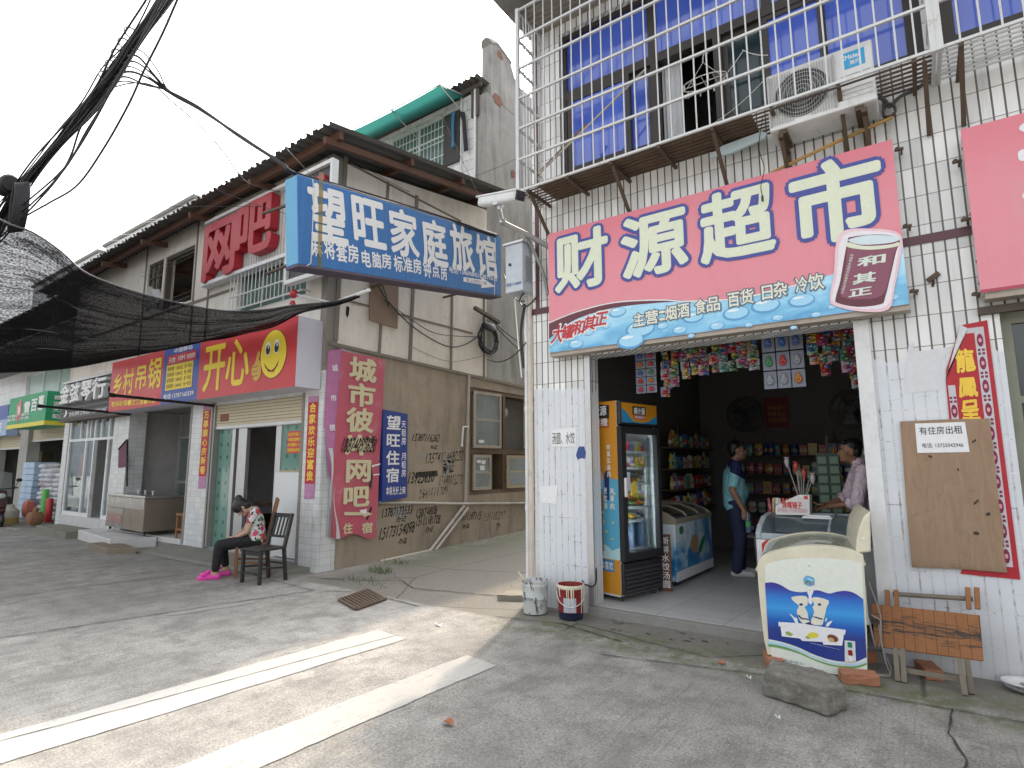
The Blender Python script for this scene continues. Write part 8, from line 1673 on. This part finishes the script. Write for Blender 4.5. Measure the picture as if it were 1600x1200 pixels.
def rot_to(f,u=Vector((0,0,1))):
    f=Vector(f).normalized(); r=f.cross(u).normalized(); u2=r.cross(f); return Matrix((r,f,u2)).transposed()   # columns right, forward, up
def head(H,f,up=Vector((0,0,1)),k=1.0):
    m_=rot_to(f,Vector(up)); P=lambda r,fw,u:Vector(H)+m_@Vector((r,fw,u))*k
    return m_,P,[('e',P(0,-.008,.03),(.074*k,.093*k,.092*k),m_),('e',P(0,.018,-.045),(.058*k,.070*k,.068*k),m_),('c',P(0,.07,-.082),.024*k,P(0,.055,-.085),.030*k),
        ('c',P(0,.086,.012),.010*k,P(0,.108,-.022),.0135*k),('e',P(.012,.098,-.026),(.009*k,.011*k,.008*k)),('e',P(-.012,.098,-.026),(.009*k,.011*k,.008*k)),
        ('c',P(-.045,.070,.022),.012*k,P(.045,.070,.022),.012*k),('c',P(-.018,.086,-.052),.009*k,P(.018,.086,-.052),.009*k),('c',P(.052,.05,-.02),.018*k,P(.05,.045,-.03),.018*k),('c',P(-.052,.05,-.02),.018*k,P(-.05,.045,-.03),.018*k),
        ('e',P(.076,-.012,-.008),(.010*k,.020*k,.032*k),m_),('e',P(-.076,-.012,-.008),(.010*k,.020*k,.032*k),m_)]
def face_parts(P,k,t):
    for s_ in (-1,1):
        b=MB(); b.ball(P(s_*.030,.0775,.004),(.010*k,.008*k,.0055*k),8,6); e=b.build('eye',plain('eye_white',(.6,.58,.55),.3),t,True); b=MB(); b.ball(P(s_*.030,.083,.004),(.0048*k,.004*k,.0048*k),8,6); b.build('iris',plain('dark_iris',(.02,.012,.01),.2),e,True)
        b=MB(); b.tube([P(s_*.014,.086,.026),P(s_*.032,.085,.032),P(s_*.050,.070,.026)],[.002*k,.0032*k,.002*k],6); b.build('eyebrow',HAIR,t)
    b=MB(); b.tube([P(-.022,.088,-.052),P(0,.097,-.052),P(.022,.088,-.052)],[.003*k,.006*k,.003*k],6); b.build('mouth',plain('lip_brown',(.28,.11,.085),.5),t,True)
def limb(a,b_,c,ra,rb,rc): return [('c',a,ra,b_,rb),('c',b_,rb,c,rc)]
def torso(shL,shR,hpL,hpR,rch,rw,rh,fwd,rs=.06):
    shL,shR,hpL,hpR=map(Vector,(shL,shR,hpL,hpR)); ms=(shL+shR)/2; mh=(hpL+hpR)/2; lat=(shR-shL).normalized(); up=(ms-mh).normalized(); L_=(ms-mh).length; out=[('c',shL,rs,shR,rs)]
    for s_ in (-1,1):
        c=ms-up*.12+lat*s_*.075; w_=mh+up*.17+lat*s_*.055; h=mh+lat*s_*.07; out+=[('c',ms-up*.02+lat*s_*.09,rs,c,rch),('c',c,rch,w_,rw),('c',w_,rw,h,rh)]
    return out
def V3(*a): return Vector(a)
# ---- the seated woman
Cw=Vector((-7.72,4.50,0)); lat=Vector((.503,.864,0)); nw=Vector((.864,-.503,0)); WFr=Fr(Cw,lat)
def wp(x,y,near=0): a,z=WFr.px(x,y); return Cw+lat*a+Vector((0,0,z))+nw*near
t=thing('person','woman in a floral blouse and black trousers sitting with her head bowed, in pink sandals','person',(Cw.x,Cw.y,0))
SKW=skinmat('skin_fair',(.50,.32,.235)); fw=-lat
hip=wp(401,842); hpN,hpF=hip+nw*.08,hip-nw*.08; shM=wp(398,799); shN,shF=shM+nw*.155,shM-nw*.155
knN,knF=wp(344,851,.10),wp(346,853,-.10); anN,anF=wp(336,893,.07),wp(352,888,-.15); elN,elF=wp(386,829,.17),wp(384,829,-.17); wrN,wrF=wp(368,839,.07),wp(367,839,-.05)
Hd=wp(378,793); fdir=(fw*.45+Vector((0,0,-.89))).normalized(); updir=(fw*.89+Vector((0,0,.45))).normalized()
m_,P,hs_=head(Hd,fdir,updir,.95); nk=shM+Vector((0,0,.01))
body=hs_+[('c',nk,.052,P(0,-.02,-.05),.046)]+torso(shN,shF,hpN,hpF,.095,.085,.10,fw,.05)+limb(shN,elN,wrN,.046,.036,.024)+limb(shF,elF,wrF,.046,.036,.024)+limb(hpN,knN,anN,.080,.058,.034)+limb(hpF,knF,anF,.080,.058,.034)
ftN,ftF=anN+fw*.14+Vector((0,0,-.055)),anF+fw*.13+Vector((0,0,-.055))
for a,f_ in ((anN,ftN),(anF,ftF)): body+=[('c',a,.034,a-fw*.03+Vector((0,0,-.045)),.030),('c',a+Vector((0,0,-.04)),.032,f_,.026),('c',f_,.026,f_+fw*.04,.018)]
body+=hand(wrN,fw*.6+Vector((0,0,-.5))-nw*.4,fw,.4,.92)+hand(wrF,fw*.6+Vector((0,0,-.5))+nw*.4,fw,.4,.92)
fuse(body,'body',SKW,t,.008,3); face_parts(P,.95,t)
FL=N('floral_cloth'); p=FL.pos(); v=FL.node('ShaderNodeTexVoronoi'); FL.put(v.inputs['Vector'],FL.mix(.04,p,FL.ncol(p,14))); v.inputs['Scale'].default_value=13; rr_=FL.sep(v.outputs['Color']); v2=FL.node('ShaderNodeTexVoronoi'); FL.put(v2.inputs['Vector'],FL.mix(.03,p,FL.ncol(p,30))); v2.inputs['Scale'].default_value=30; r2=FL.sep(v2.outputs['Color'])
cc=FL.ramp(r2[0],[(0,(.60,.60,.58)),(.48,(.015,.02,.03)),(.58,(.60,.60,.58)),(.72,(.05,.16,.06)),(.82,(.60,.6,.58)),(.92,(.20,.30,.12))],'CONSTANT')
cc=FL.mix(FL.math('MULTIPLY',FL.math('LESS_THAN',v.outputs['Distance'],FL.math('ADD',.40,FL.math('MULTIPLY',FL.noise(p,40,3),.2))),FL.math('LESS_THAN',rr_[1],.45)),cc,FL.mix(FL.noise(p,55,2),(.55,.03,.10),FL.ramp(rr_[0],[(0,(.62,.12,.25)),(.6,(.55,.08,.05)),(.8,(.50,.05,.16))],'CONSTANT'))); FL=FL.fin(cc,.8,0,FL.noise(p,8,4,.6,1.2),.6,.05)
sl=lambda a,b_,k:a.lerp(b_,k)
fuse(torso(shN,shF,hpN+Vector((0,0,.02)),hpF+Vector((0,0,.02)),.118,.118,.125,fw,.068)+[('c',shN,.064,sl(shN,elN,.42),.060),('c',shF,.064,sl(shF,elF,.42),.060),('c',nk-Vector((0,0,.02)),.07,nk,.058)],'blouse',FL,t,.011,3)
BT=N('black_trousers'); p=BT.pos(); BT=BT.fin((.012,.012,.015),.8,0,BT.noise(p,9,4,.6,1.2),.7,.05)
fuse([('c',hpN,.112,hpF,.112)]+limb(hpN,knN,sl(knN,anN,.86),.098,.074,.052)+limb(hpF,knF,sl(knF,anF,.86),.098,.074,.052),'trousers',BT,t,.011,4)
fuse([('e',P(0,-.03,.045),(.086,.098,.092),m_),('e',P(0,-.055,-.02),(.078,.07,.085),m_),('e',P(0,.004,.05),(.083,.098,.088),m_),('e',P(0,-.095,.105),(.056,.052,.052),m_),('c',P(-.070,.03,.03),.016,P(-.072,.045,-.05),.009),('c',P(.070,.03,.03),.016,P(.072,.045,-.05),.009)],'hair',HAIR,t,.008,3)
b=MB(); b.lathe([(.034,-.01),(.040,0),(.034,.01)],P(0,-.085,.095),12,m_@Vector((0,-.6,.8)),caps=False); b.build('hair_tie',plain('red_hair_tie',(.3,.05,.05),.6),t)
PKS=plain('hot_pink_foam',(.72,.05,.36),.5)
for a,f_ in ((anN,ftN),(anF,ftF)):
    z=-.0; base=Vector((a.x,a.y,.018)); fuse([('c',base-fw*.045,.036,base+fw*.17,.040),('c',base-fw*.045+Vector((0,0,.02)),.034,base+fw*.15+Vector((0,0,.01)),.038),('e',base+fw*.125+Vector((0,0,.05)),(.05,.05,.035)),('e',base+fw*.075+Vector((0,0,.085)),(.03,.03,.022))],'sandal',PKS,t,.009,2)
# ---- the customer
t=thing('person','customer in a light blue and navy t-shirt standing with a water bottle','person',(-2.0,7.8,.09)); O=Vector((-2.0,7.8,.09)); fw=Vector((.93,.36,0)).normalized(); rt=Vector((fw.y,-fw.x,0))
W3=lambda f,r,u:O+fw*f+rt*r+Vector((0,0,u))
SKM=skinmat('skin_tan',(.36,.20,.13)); m_,P,hs_=head(W3(.06,0,1.575),(fw*1.0-rt*.0).normalized(),Vector((0,0,1))); shR,shL=W3(0,.20,1.38),W3(0,-.20,1.38); hpR,hpL=W3(-.02,.085,.92),W3(-.02,-.085,.92)
elR,wrR=W3(-.06,.26,1.08),W3(.06,.25,.84); elL,wrL=W3(-.04,-.26,1.08),W3(.10,-.22,.86); knR,anR=W3(.02,.10,.50),W3(-.04,.10,.09); knL,anL=W3(.05,-.10,.50),W3(.03,-.11,.09)
feet=[('c',a+Vector((0,0,-.03)),.045,a+fw*.15+Vector((0,0,-.045)),.038) for a in (anR,anL)]
body=hs_+[('c',W3(0,0,1.40),.06,P(0,-.015,-.07),.055)]+torso(shL,shR,hpL,hpR,.11,.115,.105,fw,.06)+limb(shR,elR,wrR,.055,.043,.029)+limb(shL,elL,wrL,.055,.043,.029)+limb(hpR,knR,anR,.09,.062,.042)+limb(hpL,knL,anL,.09,.062,.042)+feet+hand(wrR,V3(.1,0,-1),fw,.75)+hand(wrL,V3(.1,0,-1),fw,.4)
fuse(body,'body',SKM,t,.009,3); face_parts(P,1,t)
TS=N('two_tone_shirt'); p=TS.pos(); vd=TS.node('ShaderNodeVectorMath',operation='DOT_PRODUCT'); TS.put(vd.inputs[0],p); vd.inputs[1].default_value=(fw.x,fw.y,0); fo_=TS.math('SUBTRACT',vd.outputs['Value'],O.dot(fw)); z=TS.sep(p)[2]
mk_=TS.math('MULTIPLY',TS.math('GREATER_THAN',TS.math('ADD',z,TS.math('MULTIPLY',fo_,.5)),1.36),TS.math('GREATER_THAN',fo_,-.075)); mk_=TS.math('MULTIPLY',mk_,TS.math('GREATER_THAN',z,1.30)); TS=TS.fin(TS.mix(mk_,TS.mix(TS.noise(p,6,4),(.24,.58,.66),(.30,.66,.74)),(.015,.02,.10)),.8,0,TS.noise(TS.vmul(p,(1,1,1.8)),7,4,.6,1.5),.7,.05)
fuse(torso(shL,shR,W3(-.02,-.085,.90),W3(-.02,.085,.90),.128,.135,.128,fw,.075)+[('e',W3(.045,0,1.06),(.125,.13,.15)),('c',shR,.078,sl(shR,elR,.72),.068),('c',shL,.078,sl(shL,elL,.72),.068),('c',W3(0,0,1.38),.085,W3(0,0,1.42),.068)],'t_shirt',TS,t,.012,4)
JN=mat('navy_jeans',(.02,.028,.075),.8,dirt=.3,dcol=(.05,.07,.14),bump=.8,scale=7)
fuse([('c',hpR,.118,hpL,.118)]+limb(hpR,knR,anR,.110,.082,.068)+limb(hpL,knL,anL,.110,.082,.068),'jeans',JN,t,.012,4)
for a in (anR,anL): fuse([('c',a+Vector((0,0,-.035)),.050,a+fw*.17+Vector((0,0,-.05)),.042),('c',a+fw*-.04+Vector((0,0,-.05)),.040,a+fw*.19+Vector((0,0,-.058)),.034)],'trainer',plain('white_trainer',(.62,.61,.60),.5),t,.009,2)
fuse([('e',P(0,-.034,.060),(.082,.098,.086),m_),('e',P(0,-.064,.0),(.076,.056,.075),m_),('c',P(-.05,.055,.105),.026,P(.05,.055,.105),.026)],'hair',HAIR,t,.009,2)
put(ME_WATER,'water_bottle','small clear water bottle with a green label held by the customer','bottle',None,wrR+Vector((.02,-.02,-.27))+fw*.03,0,0,(.75,.75,.85)); b=MB(); q=wrR+Vector((.02,-.02,-.20))+fw*.03; b.lathe([(.0345,0),(.0345,.07)],q,12,caps=False); lb=b.build('label',plain('green_bottle_label',(.10,.35,.14),.5),None,True); pb_=[o for o in COL.objects if o.get('label','').startswith('small clear water')][0]; lb.data.transform(Matrix.Translation(-pb_.location)); lb.data.transform(Matrix.Diagonal((1/.75,1/.75,1/.85,1))); lb.parent=pb_
# ---- the shopkeeper behind the white freezer
t=thing('person','shopkeeper in a pale pink shirt leaning with one hand on the freezer','person',(-.5,7.0,.09)); O=Vector((-.44,7.02,.09)); fw=Vector((-.97,-.2,0)).normalized(); rt=Vector((fw.y,-fw.x,0)); W3=lambda f,r,u:O+fw*f+rt*r+Vector((0,0,u))
SKD=skinmat('skin_brown',(.33,.17,.10)); m_,P,hs_=head(W3(.17,0,1.535),(fw*1.0-rt*.1).normalized(),(Vector((0,0,1))+fw*.12).normalized())
shR,shL=W3(.08,.19,1.335),W3(.08,-.19,1.335); hpR,hpL=W3(-.05,.085,.88),W3(-.05,-.085,.88); elL,wrL=W3(.17,-.27,1.02),W3(.40,-.20,.975); elR,wrR=W3(.20,.22,1.05),W3(.38,.14,.98); knR,anR=W3(0,.1,.48),W3(-.05,.10,.08); knL,anL=W3(.0,-.1,.48),W3(-.05,-.10,.08)
feet=[('c',a+Vector((0,0,-.03)),.045,a+fw*.15+Vector((0,0,-.04)),.038) for a in (anR,anL)]
body=hs_+[('c',W3(.08,0,1.36),.058,P(0,-.015,-.07),.052)]+torso(shL,shR,hpL,hpR,.105,.10,.10,fw,.058)+limb(shR,elR,wrR,.052,.042,.028)+limb(shL,elL,wrL,.052,.042,.028)+limb(hpR,knR,anR,.09,.06,.042)+limb(hpL,knL,anL,.09,.06,.042)+feet+hand(wrL,fw+Vector((0,0,-.12)),Vector((0,0,.2))+rt,.45)+hand(wrR,fw+Vector((0,0,-.2)),Vector((0,0,.3))-rt,.45)
fuse(body,'body',SKD,t,.009,3); face_parts(P,1,t)
SHT=N('pale_pink_stripe'); p=SHT.pos(); a=SHT.math('FRACT',SHT.math('MULTIPLY',SHT.math('ADD',SHT.sep(p)[0],SHT.math('MULTIPLY',SHT.sep(p)[1],.6)),60)); SHT=SHT.fin(SHT.mix(SHT.math('LESS_THAN',a,.4),(.78,.64,.72),(.68,.54,.62)),.8,0,SHT.noise(p,8,4,.6,1.5),.8,.06)
fuse(torso(shL,shR,W3(-.05,-.085,.86),W3(-.05,.085,.86),.125,.125,.122,fw,.074)+[('c',shR,.076,elR,.064),('c',shL,.076,elL,.066),('c',elL,.066,sl(elL,wrL,.22),.062),('c',elR,.064,sl(elR,wrR,.22),.060),('c',W3(.08,0,1.34),.085,W3(.10,0,1.41),.068)],'shirt',SHT,t,.012,3)
b=MB()
for e_,w3 in ((elL,wrL),(elR,wrR)): q=sl(e_,w3,.24); b.lathe([(.064,-.02),(.070,-.015),(.070,.02),(.060,.025)],q,16,w3-e_,caps=False)
b.lathe([(.064,-.015),(.074,.0),(.068,.025)],W3(.10,0,1.425),18,V3(fw.x*.3,fw.y*.3,1),caps=False); b.build('cuff_trim',SHT,t,True)
fuse([('c',hpR,.112,hpL,.112)]+limb(hpR,knR,anR,.105,.08,.066)+limb(hpL,knL,anL,.105,.08,.066),'trousers',BT,t,.012,4)
fuse([('e',P(0,-.034,.060),(.082,.098,.084),m_),('e',P(0,-.064,.0),(.076,.056,.07),m_),('c',P(-.05,.058,.10),.025,P(.05,.058,.10),.025)],'hair',HAIR,t,.009,2)
# ---- two girls seated inside the left shop
def sitter(lab,O,fw,shirt,hairlen,reach):
    t=thing('person',lab,'person',O); O=Vector(O); fw=Vector(fw).normalized(); rt=Vector((fw.y,-fw.x,0)); W3=lambda f,r,u:O+fw*f+rt*r+Vector((0,0,u))
    m_,P,hs_=head(W3(.10,0,1.13),(fw+Vector((0,0,-.25))).normalized(),Vector((0,0,1)),.95); shR,shL=W3(.04,.16,.95),W3(.04,-.16,.95); hpR,hpL=W3(0,.08,.50),W3(0,-.08,.50); knR,anR=W3(.40,.10,.50),W3(.38,.10,.07); knL,anL=W3(.40,-.1,.50),W3(.38,-.1,.07)
    elR,wrR=W3(.16,.22,.74),W3(.36,.14,.76); elL,wrL=W3(.16,-.22,.74),W3(.36,-.14,.76)
    body=hs_+[('c',W3(.05,0,.98),.048,P(0,-.02,-.07),.045)]+torso(shL,shR,hpL,hpR,.09,.085,.10,fw,.05)+limb(shR,elR,wrR,.044,.035,.024)+limb(shL,elL,wrL,.044,.035,.024)+limb(hpR,knR,anR,.08,.058,.036)+limb(hpL,knL,anL,.08,.058,.036)+[('c',a+Vector((0,0,-.03)),.038,a+fw*.14+Vector((0,0,-.04)),.032) for a in (anR,anL)]+hand(wrR,fw,-rt,.4,.9)+hand(wrL,fw,rt,.4,.9)
    fuse(body,'body',SKW,t,.009,3); face_parts(P,.95,t)
    fuse(torso(shL,shR,hpL+Vector((0,0,.04)),hpR+Vector((0,0,.04)),.105,.102,.11,fw,.062)+[('c',shR,.062,sl(shR,elR,.5),.058),('c',shL,.062,sl(shL,elL,.5),.058)],'shirt',shirt,t,.012,3)
    fuse([('c',hpR,.108,hpL,.108)]+limb(hpR,knR,anR,.096,.074,.058)+limb(hpL,knL,anL,.096,.074,.058),'trousers',BT,t,.012,3)
    fuse([('e',P(0,-.02,.05),(.088,.10,.092),m_),('e',P(0,-.06,-.02),(.084,.065,.10),m_),('c',P(0,-.07,-.05),.07,P(0,-.09,-hairlen),.05)],'hair',HAIR,t,.010,2)
    st=thing('stool','small stool under the '+lab.split(' sitting')[0],'stool',(O.x,O.y,.095)); b=MB(); b.lathe([(.15,.26),(.16,.27),(.16,.30),(.15,.31)],(O.x,O.y,.095),14); b.build('seat',TW_,st)
    for dx,dy in ((-.1,-.1),(.1,-.1),(.1,.1),(-.1,.1)): b=MB(); b.bar((O.x+dx,O.y+dy,.36),(O.x+dx*1.15,O.y+dy*1.15,.095),.03); b.build('leg',TW_,st)
sitter('girl in a white t-shirt sitting inside the left shop door',at(391,745,'y',6.3).xy.to_3d(),(.5,.85,0),plain('white_tee',(.62,.62,.62),.8),.16,0)
sitter('girl in a dark red top sitting deeper inside the left shop',at(408,745,'y',6.9).xy.to_3d(),(-.7,-.5,0),plain('dark_red_tee',(.25,.02,.04),.8),.30,0)
t=thing('low_table','low wooden table between the two girls inside the left shop','table',at(402,745,'y',6.7).xy.to_3d()); q=at(402,745,'y',6.75); b=MB(); b.box(q.x-.3,q.y-.15,.62,q.x+.3,q.y+.45,.66); b.build('tabletop',TW_,t)
for dx,dy in ((-.26,-.1),(.26,-.1),(.26,.4),(-.26,.4)): b=MB(); b.bar((q.x+dx,q.y+dy,.095),(q.x+dx,q.y+dy,.62),.04); b.build('leg',TW_,t)
